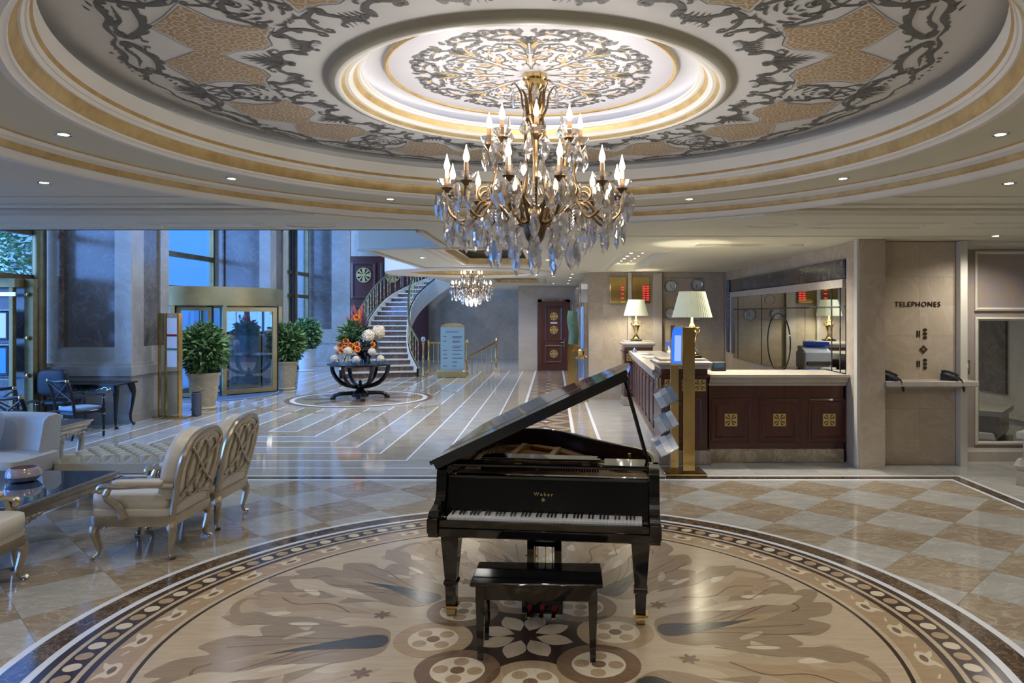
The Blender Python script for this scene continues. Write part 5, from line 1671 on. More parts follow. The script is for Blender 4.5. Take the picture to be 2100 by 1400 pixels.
# ------------------------------------------------------------------ chandeliers
def make_chandelier(name, label, loc):
    """built hanging from the ceiling point at its own origin (z down), 1.2 m drop"""
    c = thing(name, label, 'chandelier', loc)
    Z0 = 3.385
    def z(v):
        return v - Z0
    MB().lathe([(0.0, z(3.385)), (0.075, z(3.385)), (0.075, z(3.36)), (0.062, z(3.35)), (0.058, z(3.32)), (0.03, z(3.29)), (0.012, z(3.275)), (0.01, z(3.20))], 24).build('canopy', M['brass'], c)
    MB().lathe([(0.010, z(3.21)), (0.012, z(3.18)), (0.05, z(3.16)), (0.06, z(3.13)), (0.03, z(3.08)), (0.022, z(2.98)), (0.03, z(2.94)), (0.018, z(2.90)), (0.018, z(2.86))], 16).build('upper_column', M['bronze'], c)
    MB().lathe([(0.018, z(2.86)), (0.016, z(2.80)), (0.03, z(2.77)), (0.018, z(2.75)), (0.028, z(2.71)), (0.045, z(2.67)), (0.03, z(2.64)), (0.018, z(2.62)), (0.02, z(2.60))], 12).build('glass_baluster', M['crystal'], c)
    MB().lathe([(0.02, z(2.60)), (0.04, z(2.58)), (0.05, z(2.53)), (0.04, z(2.50)), (0.075, z(2.485)), (0.07, z(2.46)), (0.055, z(2.40)), (0.028, z(2.36)), (0.02, z(2.33)), (0.012, z(2.29)), (0.004, z(2.26))], 16).build('urn', M['bronze'], c)
    MB().lathe([(0.002, z(2.27)), (0.012, z(2.26)), (0.004, z(2.245)), (0.022, z(2.225)), (0.03, z(2.205)), (0.02, z(2.188)), (0.002, z(2.18))], 10).build('bottom_finial', M['crystal'], c)
    cl = MB().tube(cr([(0.05, 0, z(3.14)), (0.075, 0, z(3.20)), (0.085, 0, z(3.27)), (0.12, 0, z(3.325)), (0.145, 0, z(3.315))], 5), lambda t: 0.016 * (1 - 0.6 * t), 6, flat=0.5).mesh('crown_leaf', M['bronze'], 40)
    rod = MB().tube(cr([(0.05, 0, z(3.14)), (0.065, 0, z(3.0)), (0.055, 0, z(2.82)), (0.07, 0, z(2.70)), (0.10, 0, z(2.60)), (0.06, 0, z(2.49))], 6), lambda t: 0.009, 6).mesh('stem_rod', M['bronze'], 40)
    for k in range(6):
        link('crown_leaf', cl, c, (0, 0, 0), k * pi / 3 + 0.2)
        link('stem_rod', rod, c, (0, 0, 0), k * pi / 3 + 0.5)
    arm_lo = MB().tube(cr([(0.045, 0, z(2.51)), (0.12, 0, z(2.49)), (0.20, 0, z(2.57)), (0.27, 0, z(2.625)), (0.33, 0, z(2.60)), (0.38, 0, z(2.53)), (0.44, 0, z(2.49)), (0.505, 0, z(2.525)), (0.535, 0, z(2.60)), (0.53, 0, z(2.665))], 6), lambda t: 0.0105 - 0.002 * t, 7)
    sp = [(0.30 + 0.055 * (1 - i / 26) * cos(-pi / 2 + i * 0.30), 0, z(2.665) + 0.055 * (1 - i / 26) * sin(-pi / 2 + i * 0.30)) for i in range(22)]
    arm_scroll = MB().tube(sp, lambda t: 0.009 * (1 - 0.5 * t), 6)
    me_lo, me_sp = arm_lo.mesh('arm', M['bronze'], 40), arm_scroll.mesh('scroll', M['bronze'], 40)
    me_up = MB().tube(cr([(0.05, 0, z(2.60)), (0.13, 0, z(2.655)), (0.20, 0, z(2.66)), (0.245, 0, z(2.72)), (0.235, 0, z(2.80)), (0.255, 0, z(2.88)), (0.275, 0, z(2.94))], 6), lambda t: 0.011 - 0.003 * t, 7).mesh('arm', M['bronze'], 40)
    def fitting(r, zc):
        cup = MB().lathe([(0.010, zc - 0.03), (0.022, zc - 0.015), (0.034, zc), (0.012, zc + 0.005)], 12, (r, 0, 0)).mesh('cup', M['bronze'], 40)
        pan_ = MB()
        for i in range(12):
            t = 2 * pi * i / 12
        pan_.lathe([(0.012, zc + 0.018), (0.034, zc + 0.012), (0.050, zc + 0.028), (0.058, zc + 0.045), (0.052, zc + 0.043), (0.034, zc + 0.022), (0.012, zc + 0.026)], 10, (r, 0, 0), cap=False)
        pan_m = pan_.mesh('drip_pan', M['crystal'], 20)
        can = MB().lathe([(0.013, zc), (0.013, zc + 0.10), (0.010, zc + 0.102)], 10, (r, 0, 0)).mesh('candle', M['candle'], 40)
        blb = MB().lathe([(0.006, zc + 0.10), (0.016, zc + 0.115), (0.018, zc + 0.13), (0.012, zc + 0.155), (0.005, zc + 0.178), (0.0015, zc + 0.198)], 10, (r, 0, 0)).mesh('bulb', M['bulb'], 40)
        return cup, pan_m, can, blb
    flo, fup = fitting(0.53, z(2.68)), fitting(0.275, z(2.96))
    pen = MB()
    hh = [(0.0, 0.0), (0.016, -0.022), (0.030, -0.070), (0.018, -0.105), (0.0, -0.125)]
    P_ = [(0, 0)] + hh[1:4] + [(0, -0.125)] + [(-a, b) for a, b in reversed(hh[1:4])]
    nP = len(P_)
    pen.v = [(0.0, a, b) for a, b in P_] + [(0.011, a * 0.55, -0.062 + (b + 0.062) * 0.62) for a, b in P_] + [(-0.011, a * 0.55, -0.062 + (b + 0.062) * 0.62) for a, b in P_]
    for i in range(nP):
        j = (i + 1) % nP
        pen.f += [(i, j, nP + j, nP + i), (j, i, 2 * nP + i, 2 * nP + j)]
    pen.f += [tuple(nP + i for i in range(nP)), tuple(2 * nP + i for i in reversed(range(nP)))]
    me_pen = pen.mesh('crystal_drop', M['crystal'], 0)
    bead = MB()
    for i in range(7):
        q = MB().ell((0, 0, -0.012 - 0.019 * i), (0.008, 0.008, 0.008), 8, 4)
        bead.add(q.v, q.f)
    me_bead = bead.mesh('bead_chain', M['crystal'], 20)
    ob = MB().lathe([(0.004, z(2.985)), (0.03, z(3.005)), (0.034, z(3.02)), (0.02, z(3.05)), (0.006, z(3.07)), (0.012, z(3.085)), (0.003, z(3.15))], 8, (0.17, 0, 0)).mesh('glass_spire', M['crystal'], 10)
    def drop(r, a, zz, s=1.0, tw=0.0):
        o = link('crystal_drop', me_pen, c, (r * cos(a), r * sin(a), z(zz)), a + tw)
        o.scale = (s * 1.3, s * 1.3, s * 1.3)
        return o
    rnd = random.Random(3)
    off = RD(256)
    for k in range(12):
        a = off + k * pi / 6
        ar = link('arm', me_lo, c, (0, 0, 0), a)
        link('scroll', me_sp, ar)
        for me, nm in zip(flo, ('cup', 'drip_pan', 'candle', 'bulb')):
            link(nm, me, ar)
        for q, r_ in ((-0.10, 0.555), (0.0, 0.585), (0.10, 0.555)):
            drop(r_, a + q, 2.665 - 0.01 * abs(q), 0.9 + 0.2 * rnd.random(), rnd.uniform(-.6, .6))
        drop(0.44, a, 2.475, 1.0, rnd.uniform(-.8, .8))
        if k % 2:
            drop(0.33, a + 0.1, 2.58, 0.9, rnd.uniform(-.8, .8))
        drop(0.535, a + 0.04, 2.50, 0.95, rnd.uniform(-.5, .5))
        b = a + pi / 12
        link('bead_chain', me_bead, c, (0.26 * cos(b), 0.26 * sin(b), z(2.56)))
        drop(0.26, b, 2.42, 1.25, rnd.uniform(-.8, .8))
        drop(0.36, b, 2.52, 0.95, rnd.uniform(-.8, .8))
        link('bead_chain', me_bead, c, (0.50 * cos(b), 0.50 * sin(b), z(2.66)))
        drop(0.50, b, 2.52, 0.8, rnd.uniform(-.8, .8))
        if k % 2 == 0:
            link('bead_chain', me_bead, c, (0.13 * cos(b), 0.13 * sin(b), z(2.49)))
            drop(0.13, b, 2.35, 1.1, rnd.uniform(-.8, .8))
    for k in range(8):
        a = off + 0.3 + k * pi / 4
        ar = link('arm', me_up, c, (0, 0, 0), a)
        for me, nm in zip(fup, ('cup', 'drip_pan', 'candle', 'bulb')):
            link(nm, me, ar)
        drop(0.305, a + 0.15, 2.945, 0.85, rnd.uniform(-.8, .8))
        drop(0.305, a - 0.15, 2.945, 0.85, rnd.uniform(-.8, .8))
        if k % 2:
            link('glass_spire', ob, c, (0, 0, 0), a + 0.39)
        else:
            drop(0.13, a, 3.30, 0.7, 0.3)
        drop(0.15, a + 0.3, 2.86, 0.8, rnd.uniform(-.8, .8))
    return c
ch1 = make_chandelier('crystal_chandelier', 'large crystal candle chandelier hanging from the painted dome above the piano', (-0.112, 4.33, 3.386))
ch2 = copy_tree(ch1)
ch2.location = (-1.86, 16.3, ZB + 0.235)
ch2.scale = (0.84, 0.84, 0.84)
ch2['label'] = 'smaller distant crystal chandelier in the round ceiling recess near the staircase'
for o in (ch1, ch2):
    o['group'] = 'crystal chandeliers'
def point(parent, loc, watt, colr, rad=0.04):
    l = bpy.data.lights.new('lamp_light', 'POINT')
    l.energy = watt
    l.color = colr
    l.shadow_soft_size = rad
    o = bpy.data.objects.new('lamp_light', l)
    col.objects.link(o)
    o.parent = parent
    o.location = loc
    return o
for k in range(6):
    a = RD(271) + k * pi / 3
    point(ch1, (0.60 * cos(a), 0.60 * sin(a), 2.86 - 3.385), CHW * 1.0, (1.0, 0.95, 0.90), 0.05)
point(ch2, (0, 0, -1.15), CHW * 6, (1.0, 0.92, 0.80), 0.15)

# ------------------------------------------------------------------ downlights
me_trim = MB().lathe([(0.030, 0.0), (0.030, -0.004), (0.046, -0.006), (0.052, -0.001), (0.052, 0.001)], 20, cap=False).mesh('trim_ring', M['chrome'], 40)
me_lens = MB().prism([(0.031 * cos(2 * pi * i / 16), 0.031 * sin(2 * pi * i / 16)) for i in range(16)], -0.0035, 0).mesh('lens', M['lens'], 0)
def downlight(x, y, z, label, group, watt=None, lamp=True, s=1.0, ang=130, colr=(1.0, 0.965, 0.90)):
    d = thing('downlight', label, 'downlight', (x, y, z), 0, group)
    link('trim_ring', me_trim, d)
    link('lens', me_lens, d)
    d.scale = (s, s, s)
    if lamp:
        l = bpy.data.lights.new('downlight_beam', 'SPOT')
        l.energy = watt or DOWN
        l.spot_size = RD(ang)
        l.spot_blend = 0.9
        l.shadow_soft_size = 0.12
        l.color = colr
        o = bpy.data.objects.new('downlight_beam', l)
        col.objects.link(o)
        o.parent = d
        o.location = (0, 0, -0.03)
    return d
for k in range(12):
    a = k * pi / 6
    nm = {0: 'rightmost downlight in the dome soffit', 1: 'second downlight from the right in the dome soffit', 2: 'downlight in the dome soffit just right of the chandelier', 3: 'downlight in the dome soffit hidden behind the chandelier', 4: 'downlight in the dome soffit just left of the chandelier', 5: 'second downlight from the left in the dome soffit', 6: 'leftmost downlight in the dome soffit'}.get(k, ['', '', '', '', '', '', '', 'dome soffit downlight at the upper left beyond the frame', 'dome soffit downlight left of the viewpoint', 'dome soffit downlight straight above the viewpoint', 'dome soffit downlight right of the viewpoint', 'dome soffit downlight at the upper right beyond the frame'][k])
    downlight(DC[0] + 2.83 * cos(a), DC[1] + 2.83 * sin(a), 3.031, nm, 'dome downlights')
for x, y, nm in ((-3.78, 5.32, 'downlight in the flat ceiling left of the dome'), (3.40, 5.35, 'downlight in the flat ceiling right of the dome'), (-3.78, 2.2, 'flat ceiling downlight left of the viewpoint'), (3.40, 2.2, 'flat ceiling downlight right of the viewpoint')):
    downlight(x, y, 2.92, nm, 'corner downlights')
downlight(5.31, 8.6, ZB, 'downlight in front of the papered wall', 'right downlights', DOWN * 4, ang=150)
downlight(-6.6, 5.6, ZC, 'downlight in the ceiling above the sofa', 'left downlights', DOWN * 1.5)
for x, y, nm in ((-2.5, -1.6, 'added fill downlight behind the viewpoint on the left'), (2.3, -1.6, 'added fill downlight behind the viewpoint on the right'), (-0.1, 0.6, 'added fill downlight directly above the viewpoint'), (5.6, 0.5, 'added fill downlight by the right side wall behind the view'), (-6.0, 1.0, 'added fill downlight by the left windows behind the view'), (5.6, 5.0, 'added fill downlight by the right side wall beside the dome')):
    downlight(x, y, ZC, nm, 'added rear fill downlights', DOWN * 4.5, ang=165)  # unseen lamps added as soft fill for surfaces facing the camera
for x, y, nm in ((-2.2, 12.0, 'added fill downlight beside the square ceiling coffer'), (-0.1, 12.5, 'added fill downlight in the lobby ceiling before the door runner'), (-0.9, 15.0, 'added fill downlight between coffer and round recess'), (0.0, 18.0, 'added fill downlight over the corridor mouth'), (0.0, 22.5, 'added fill downlight in front of the mahogany door'), (-2.4, 22.6, 'added fill downlight beside the far coffer'), (-2.2, 26.3, 'added fill downlight behind the far coffer by the stair wall'), (-3.35, 15.2, 'added fill downlight at the left rim of the round recess')):
    downlight(x, y, ZB if not (x == -3.35) else ZB - 0.03, nm, 'added lobby fill downlights', DOWN * 5.5, ang=150)  # lamps added as fill for the far lobby and the stair wall
for x, y, nm in ((-5.6, 11.5, 'nearest added high atrium fill downlight'), (-7.0, 15.5, 'added high atrium fill downlight before the revolving door'), (-4.6, 14.2, 'added high atrium fill downlight before the flower table'), (-6.6, 21.5, 'added high atrium fill downlight at the stair foot'), (-4.6, 19.6, 'added high atrium fill downlight beside the round recess'), (-6.0, 26.0, 'added high atrium fill downlight over the stair')):
    downlight(x, y, 6.3, nm, 'added atrium fill downlights', DOWN * 16, ang=140, colr=(0.80, 0.88, 1.0))  # unseen lamps added to brighten the pillars and the entrance hall
for x, y, nm in ((2.3, 9.8, 'left downlight in the slot above the front counter'), (3.1, 9.8, 'right downlight in the slot above the front counter')):
    downlight(x, y, ZB + 0.12, nm, 'counter slot downlights', DOWN * 6)
ORD = ['nearest', 'second', 'third', 'fourth', 'fifth', 'sixth', 'farthest']
for k in range(7):
    downlight(1.36, 11.3 + 0.62 * k, ZB + 0.12, ORD[k] + ' wide downlight in the long slot over the side counter', 'long slot downlights', DOWN * 3.2, k % 2 == 0)
    downlight(1.56, 11.3 + 0.62 * k, ZB + 0.12, ORD[k] + ' tiny downlight in the long slot over the side counter', 'long slot downlights', 0, False, 0.6)
for k in range(4):
    downlight(0.45, 17.0 + 1.7 * k, ZB, (ORD[:3] + ORD[-1:])[k] + ' small downlight in the row along the silver pilasters', 'corridor downlights', DOWN * 1.5, k % 2 == 0, 1.0)
# ------------------------------------------------------------------ reception counters
def raised(par, mk, x0, x1, z0, z1, w=0.05):
    """raised-and-fielded panel in local x-z facing -y, mapped by mk"""
    mb = MB()
    for a, d in ((0, 0), (0, -0.014), (w * 0.35, -0.02), (w * 0.7, -0.006), (w, -0.006), (w * 1.5, -0.02), (w * 1.6, -0.02)):
        mb.v += [(x0 + a, d, z0 + a), (x1 - a, d, z0 + a), (x1 - a, d, z1 - a), (x0 + a, d, z1 - a)]
    for k in range(6):
        for i in range(4):
            j = (i + 1) % 4
            mb.f.append((k * 4 + i, k * 4 + j, k * 4 + 4 + j, k * 4 + 4 + i))
    mb.f.append((24, 25, 26, 27))
    return mb.xf(mk).build('raised_panel', M['mahogany'], par, 0)
def top_slab(par, poly_f, m='wall_light'):
    pass
me_sq = square_emblem_mb(0.082, 0.008).mesh('emblem', M['emblem_gold'], 0)
cf = thing('reception_counter', 'front mahogany reception counter with three gold emblem panels', 'counter', (2.9, 9.7, 0))
MB().box(-0.86, 0.90, -0.30, 0.40, 0.17, 1.07).build('body', M['mahogany'], cf, 0)
MB().box(-0.86, 0.90, -0.33, 0.40, 0, 0.175, 0.006).build('stone_plinth', M['tile_beige'], cf)
MB().xprism([(-0.31, 1.00), (0.45, 1.00), (0.45, 1.15), (-0.42, 1.15), (-0.43, 1.12), (-0.40, 1.10), (-0.37, 1.07), (-0.37, 1.05), (-0.33, 1.03)], -0.87, 0.93).build('stone_top', M['wall_light'], cf, 20)
for i, px in enumerate((1498, 1597.5, 1699)):
    xc = X(px, 9.4) - 2.9
    raised(cf, Matrix.Translation((0, -0.30, 0)), xc - 0.265, xc + 0.265, 0.255, 0.83, 0.06)
    link('emblem', me_sq, cf, (xc, -0.322, 0.555))
raised(cf, Matrix.Translation((0, -0.30, 0)), X(1424, 9.4) - 2.9, X(1443, 9.4) - 2.9, 0.255, 0.83, 0.02)
cs_ = thing('side_counter', 'long mahogany side counter with tall panels facing the lobby', 'counter', (1.42, 9.85, 0), 0)
ang = atan2(0.20, 5.0)
TS = Matrix.Rotation(-ang, 4, 'Z')
LS = 5.05
def sbox(name, x0, x1, y0, y1, z0, z1, m):
    return MB().box(x0, x1, y0, y1, z0, z1).xf(TS).build(name, M[m], cs_, 0)
sbox('body', 0.03, 0.60, 0, LS, 0.17, 1.05, 'mahogany')
sbox('stone_plinth', 0.0, 0.60, 0, LS, 0, 0.175, 'wall')
MB().prism([(-0.06, 0), (0.62, 0), (0.62, LS), (-0.06, LS)], 1.10, 1.17).xf(TS).build('stone_top', M['wall_light'], cs_, 0)
MB().prism([(-0.01, 0), (0.60, 0), (0.60, LS), (-0.01, LS)], 1.02, 1.10).xf(TS).build('stone_cornice', M['wall_light'], cs_, 0)
TR = TS @ Matrix.Translation((0.03, 0, 0)) @ Matrix.Rotation(-pi / 2, 4, 'Z')
for k in range(8):
    y0 = LS * k / 8 + 0.06
    raised(cs_, TS @ Matrix.Translation((0.03, y0 + 0.51, 0)) @ Matrix.Rotation(-pi / 2, 4, 'Z'), 0.0, 0.51, 0.26, 0.97, 0.06)
def pedestal(x, y, label, gold_band):
    p = thing('counter_pedestal', label, 'pedestal', (x, y, 0))
    MB().box(-0.34, 0.34, -0.34, 0.34, 0, 0.18, 0.008).build('stone_plinth', M['tile_beige'], p)
    MB().box(-0.30, 0.30, -0.30, 0.30, 0.18, 1.24).build('body', M['mahogany'], p, 0)
    MB().box(-0.325, 0.325, -0.325, 0.325, 1.12, 1.15).build('wood_moulding', M['mahogany'], p, 0)
    MB().lathe([(0.30, 1.22), (0.33, 1.23), (0.345, 1.26), (0.385, 1.285), (0.385, 1.315), (0.34, 1.335), (0.33, 1.355)], 4, a0=pi / 4, a1=2 * pi + pi / 4).xf(Matrix.Rotation(0, 4, 'Z') @ Matrix.Diagonal((1.3, 1.3, 1, 1))).build('stone_cap', M['wall_light'], p, 0)
    e2 = square_emblem_mb(0.075, 0.008).mesh('emblem', M['emblem_gold'], 0)
    for xx in (-0.18, 0.20):
        link('emblem', e2, p, (xx, -0.302, 1.02))
    o = link('emblem', e2, p, (-0.302, 0.0, 1.02))
    o.rotation_euler = (0, 0, -pi / 2)
    raised(p, Matrix.Translation((0, -0.30, 0)), -0.24, 0.24, 0.26, 0.86, 0.06)
    return p
pedestal(1.69, 9.56, 'corner counter pedestal with gold emblems behind the brochure stand', True)
pedestal(1.80, 15.45, 'far counter pedestal carrying the smaller looking table lamp', True)

# table lamps
def table_lamp(x, y, z, label):
    l = thing('table_lamp', label, 'lamp', (x, y, z), 0, 'gilt urn table lamps on the counter')
    MB().box(-0.115, 0.115, -0.115, 0.115, 0, 0.035, 0.006).build('base', M['black_wood'], l)
    MB().lathe([(0.085, 0.035), (0.09, 0.05), (0.07, 0.065), (0.055, 0.10), (0.03, 0.13), (0.025, 0.15), (0.03, 0.17), (0.06, 0.26), (0.078, 0.32), (0.075, 0.345), (0.05, 0.37), (0.035, 0.40), (0.045, 0.42), (0.03, 0.45), (0.018, 0.47), (0.014, 0.56)], 24).build('urn', M['brass'], l)
    for s in (-1, 1):
        MB().tube(cr([(s * 0.07, 0, 0.31), (s * 0.105, 0, 0.35), (s * 0.10, 0, 0.395), (s * 0.06, 0, 0.40), (s * 0.04, 0, 0.385)], 5), 0.009, 6).build('handle', M['brass'], l)
    sd = MB()
    n = 96
    for rr, zz in ((0.265, 0.54), (0.172, 0.885), (0.168, 0.885), (0.261, 0.54)):
        for i in range(n):
            q = 1 + (0.012 if i % 2 else -0.012)
            sd.v.append((rr * q * cos(2 * pi * i / n), rr * q * sin(2 * pi * i / n), zz))
    for k in range(3):
        for i in range(n):
            j = (i + 1) % n
            sd.f.append((k * n + i, k * n + j, k * n + n + j, k * n + n + i))
    sd.build('shade', M['shade'], l, 0)
    MB().ell((0, 0, 0.68), (0.03, 0.03, 0.045)).build('bulb', M['bulb'], l)
    point(l, (0, 0, 0.60), LAMPW, (1.0, 0.93, 0.74), 0.06)
    return l
table_lamp(1.86, 9.62, 1.355, 'gilt urn table lamp on the corner pedestal behind the brochure stand')
table_lamp(1.78, 15.45, 1.355, 'gilt urn table lamp on the far pedestal by the exchange boards')

# exchange boards and clocks on the reception wall
def board(px0, px1, label, ledx, rows):
    x0, x1 = X(px0, 16.2), X(px1, 16.2)
    b = thing('exchange_board', label, 'display', ((x0 + x1) / 2, 16.25, 2.47))
    w = (x1 - x0) / 2
    MB().box(-w, w, -0.03, 0.03, -0.30, 0.30, 0.008).build('board_panel', M['brass'], b)
    for r in rows:
        for q in range(2 if len(rows) > 4 else 1):
            MB().box(ledx - 0.03 + 0.085 * q, ledx + 0.03 + 0.085 * q, -0.036, -0.03, r - 0.012, r + 0.012).build('led_digits', M['led_red'], b, 0)
board(1251, 1286, 'gilt exchange board with four red digit rows', 0.09, (0.06, 0.01, -0.08, -0.18))
board(1296, 1333, 'gilt exchange board with a dense block of red digits', 0.07, (0.08, 0.03, -0.02, -0.07, -0.12, -0.17, -0.22))
def clock(px, py, label, hr):
    p = at(px, py, 16.26)
    c = thing('wall_clock', label, 'clock', (p.x, 16.285, p.z), 0, 'world clocks')
    MB().lathe([(0.115, 0), (0.135, 0), (0.137, 0.02), (0.125, 0.035), (0.118, 0.03)], 28, cap=False).xf(Matrix.Rotation(pi / 2, 4, 'X')).build('bezel', M['chrome'], c)
    MB().lathe([(0.0, 0.015), (0.12, 0.015)], 28, cap=False).xf(Matrix.Rotation(pi / 2, 4, 'X')).build('dial', M['clock_face'], c)
    tick = MB().box(-0.006, 0.006, -0.019, -0.015, 0.092, 0.110).mesh('hour_mark', M['ink'], 0)
    for k in range(12):
        o = link('hour_mark', tick, c)
        o.rotation_euler = (0, k * pi / 6, 0)
    for L_, a in ((0.055, hr), (0.085, hr * 3.1)):
        o = MB().box(-0.004, 0.004, -0.024, -0.020, -0.01, L_).build('hand', M['ink'], c, 0)
        o.rotation_euler = (0, a, 0)
clock(1375, 587, 'upper left wall clock above the reception desk', 0.8)
clock(1429, 584, 'upper right wall clock above the reception desk', 3.1)
clock(1375, 643, 'lower left wall clock above the reception desk', 4.6)
clock(1429, 645, 'lower right wall clock behind the larger lamp', 2.2)
# gilt tendril around the clocks
tg = thing('gilt_tendril', 'thin gilt line ornament framing the wall clocks', 'ornament', (2.94, 16.28, 2.3))
MB().tube([(-0.46, -0.005, 0.45), (0.46, -0.005, 0.45), (0.46, -0.005, -0.45), (-0.46, -0.005, -0.45)], 0.006, 6, True).build('outline', M['champagne'], tg)

# mirror in the dark marble frame
mf = thing('reception_mirror', 'large leaded mirror in a dark marble frame behind the reception counter', 'mirror', (3.88, 12.4, 0))
Y0, Y1 = -2.98, 3.30
MB().box(-0.06, 0.02, Y0 + 0.02, Y1, 2.40, 2.67, 0.02).build('frame_top', M['frame_dark'], mf)
MB().box(-0.018, 0.02, Y0 - 0.06, Y0 + 0.02, 0, 2.67, 0.008).build('frame_side', M['frame_dark'], mf)
MB().box(-0.10, 0.0, Y1 - 0.16, Y1, 1.1, 2.67, 0.02).build('frame_side', M['frame_dark'], mf)
MB().box(-0.06, 0.0, Y0 + 0.06, Y1 - 0.16, 2.29, 2.40).build('liner', M['wall_light'], mf, 0)
MB().box(-0.06, 0.0, Y1 - 0.30, Y1 - 0.16, 1.1, 2.29).build('liner', M['wall_light'], mf, 0)
MB().box(-0.02, -0.012, Y0 + 0.06, Y1 - 0.30, 1.0, 2.29).build('mirror_glass', M['mirror'], mf, 0)
for yy in (-2.75, -2.45, 0.9, 2.6):
    MB().box(-0.026, -0.02, yy - 0.012, yy + 0.012, 1.0, 2.29).build('lead_line', M['frame_dark'], mf, 0)
MB().box(-0.026, -0.02, Y0 + 0.06, Y1 - 0.30, 2.02, 2.045).build('lead_line', M['frame_dark'], mf, 0)
MB().tube([(-0.023, -0.1 + 0.62 * cos(2 * pi * i / 40), 1.45 + 0.50 * sin(2 * pi * i / 40)) for i in range(40)], 0.010, 5, True).build('oval_line', M['frame_dark'], mf)
MB().tube([(-0.023, 0.4 + 0.30 * cos(2 * pi * i / 30), 2.19 + 0.085 * sin(2 * pi * i / 30)) for i in range(30)], 0.008, 5, True).build('round_line', M['champagne'], mf)

# things lying on the side counter
def lay(name, x, y, rz, w, d, h, m, label, cat, z=1.17, group=None):
    o = tag(MB().box(-w / 2, w / 2, -d / 2, d / 2, 0, h, min(0.004, h * 0.3)).build(name, M[m]), label, cat, group)
    o.location = (x, y, z)
    o.rotation_euler = (0, 0, rz)
    return o
for yy, nm in ((12.6, 'flat paper card nearer the corner pedestal on the side counter'), (13.7, 'flat paper card further back on the side counter')):
    q = thing('counter_card', nm, 'card', (1.72, yy, 1.17), 0.1)
    MB().box(-0.15, 0.15, -0.22, 0.22, 0, 0.008).build('holder', M['champagne'], q, 0)
    MB().box(-0.09, 0.09, -0.14, 0.14, 0.008, 0.012).build('paper', M['paper'], q, 0)
bell = thing('counter_bell', 'small silver bell on the side counter', 'bell', (1.62, 14.3, 1.17))
MB().lathe([(0.04, 0), (0.05, 0.01), (0.045, 0.05), (0.02, 0.075), (0.008, 0.08), (0.008, 0.095), (0.0, 0.10)], 16).build('dome', M['chrome'], bell)
MB().lathe([(0.055, 0), (0.055, 0.012)], 16).build('foot', M['brass'], bell)
pr_ = thing('printer', 'white office printer behind the side counter', 'printer', (2.56, 14.2, 0.85))
MB().box(-0.28, 0.28, -0.25, 0.25, 0.0, 0.36, 0.03).build('body', M['paper'], pr_)
MB().box(-0.22, 0.22, -0.29, -0.20, 0.10, 0.16).build('paper_tray', M['grey_box'], pr_, 0)
MB().xprism([(-0.20, 0.36), (0.22, 0.36), (0.24, 0.44), (0.10, 0.46)], -0.25, 0.25).build('scanner_lid', M['paper'], pr_, 20)
lay('blue_folder', 2.50, 14.25, 0.2, 0.46, 0.3, 0.08, 'blue_card', 'blue folder lying on the white printer', 'folder', 0.85 + 0.46)
bd = thing('back_desk', 'low mahogany work desk behind the counters', 'desk', (2.85, 13.2, 0))
MB().box(-0.5, 0.5, -1.6, 1.6, 0.80, 0.85).build('desk_top', M['mahogany'], bd, 0)
for a in (-1.5, 1.5):
    MB().box(-0.45, 0.45, a - 0.05, a + 0.05, 0, 0.80).build('desk_side', M['mahogany'], bd, 0)
mon = thing('desk_terminal', 'small black card terminal on the front counter', 'terminal', (2.28, 9.92, 1.15))
MB().box(-0.10, 0.10, -0.05, 0.05, 0, 0.13, 0.01).build('body', M['black_plastic'], mon)
MB().box(-0.07, 0.07, -0.054, -0.049, 0.05, 0.11).build('display', M['blue_glass'], mon, 0)
for i in range(5):
    lay('paper_stack', 2.7 + 0.13 * (i % 2), 12.0 + 0.55 * i, 0.3 * i, 0.22, 0.30, 0.04 + 0.03 * (i % 3), 'paper' if i % 2 == 0 else 'blue_card',
        ['nearest white paper stack on the back desk', 'nearest blue paper box on the back desk', 'middle white paper stack on the back desk', 'second blue paper box on the back desk', 'farthest white paper stack on the back desk'][i], 'papers', 0.85, 'papers on the back desk') if i != 4 else None

# brochure stand
bs = thing('brochure_stand', 'polished gold brochure stand with a screen before the counter corner', 'stand', (1.58, 8.72, 0))
MB().box(-0.25, 0.25, -0.20, 0.24, 0, 0.035, 0.005).build('base_plate', M['brass'], bs)
MB().box(-0.02, 0.12, -0.10, 0.0, 0.035, 1.78).build('post', M['brass'], bs, 0)
MB().box(-0.155, -0.06, -0.02, 0.02, 0.035, 1.80).build('back_plate', M['brass'], bs, 0)
TSR = Matrix.Translation((-0.085, -0.04, 1.56)) @ Matrix.Rotation(RD(-20), 4, 'Z') @ Matrix.Rotation(RD(-6), 4, 'X')
s_ = MB().box(-0.075, 0.075, -0.012, 0.012, -0.24, 0.24).xf(TSR).build('screen_body', M['brass_soft'], bs, 0)
MB().box(-0.060, 0.060, -0.016, -0.012, -0.22, 0.22).xf(TSR).build('screen_face', M['screen'], s_, 0)
MB().box(-0.025, 0.055, -0.018, -0.016, -0.19, 0.12).xf(TSR).build('screen_window', M['screen_light'], s_, 0)
me_lf = MB().box(-0.04, 0.04, -0.002, 0.002, 0, 0.20).mesh('leaflet', M['paper'], 0)
me_lf2 = MB().box(-0.04, 0.04, -0.002, 0.002, 0, 0.20).mesh('leaflet', M['silver_cloth'], 0)
me_lf3 = MB().box(-0.04, 0.04, -0.002, 0.002, 0, 0.20).mesh('leaflet', M['blue_seat'], 0)
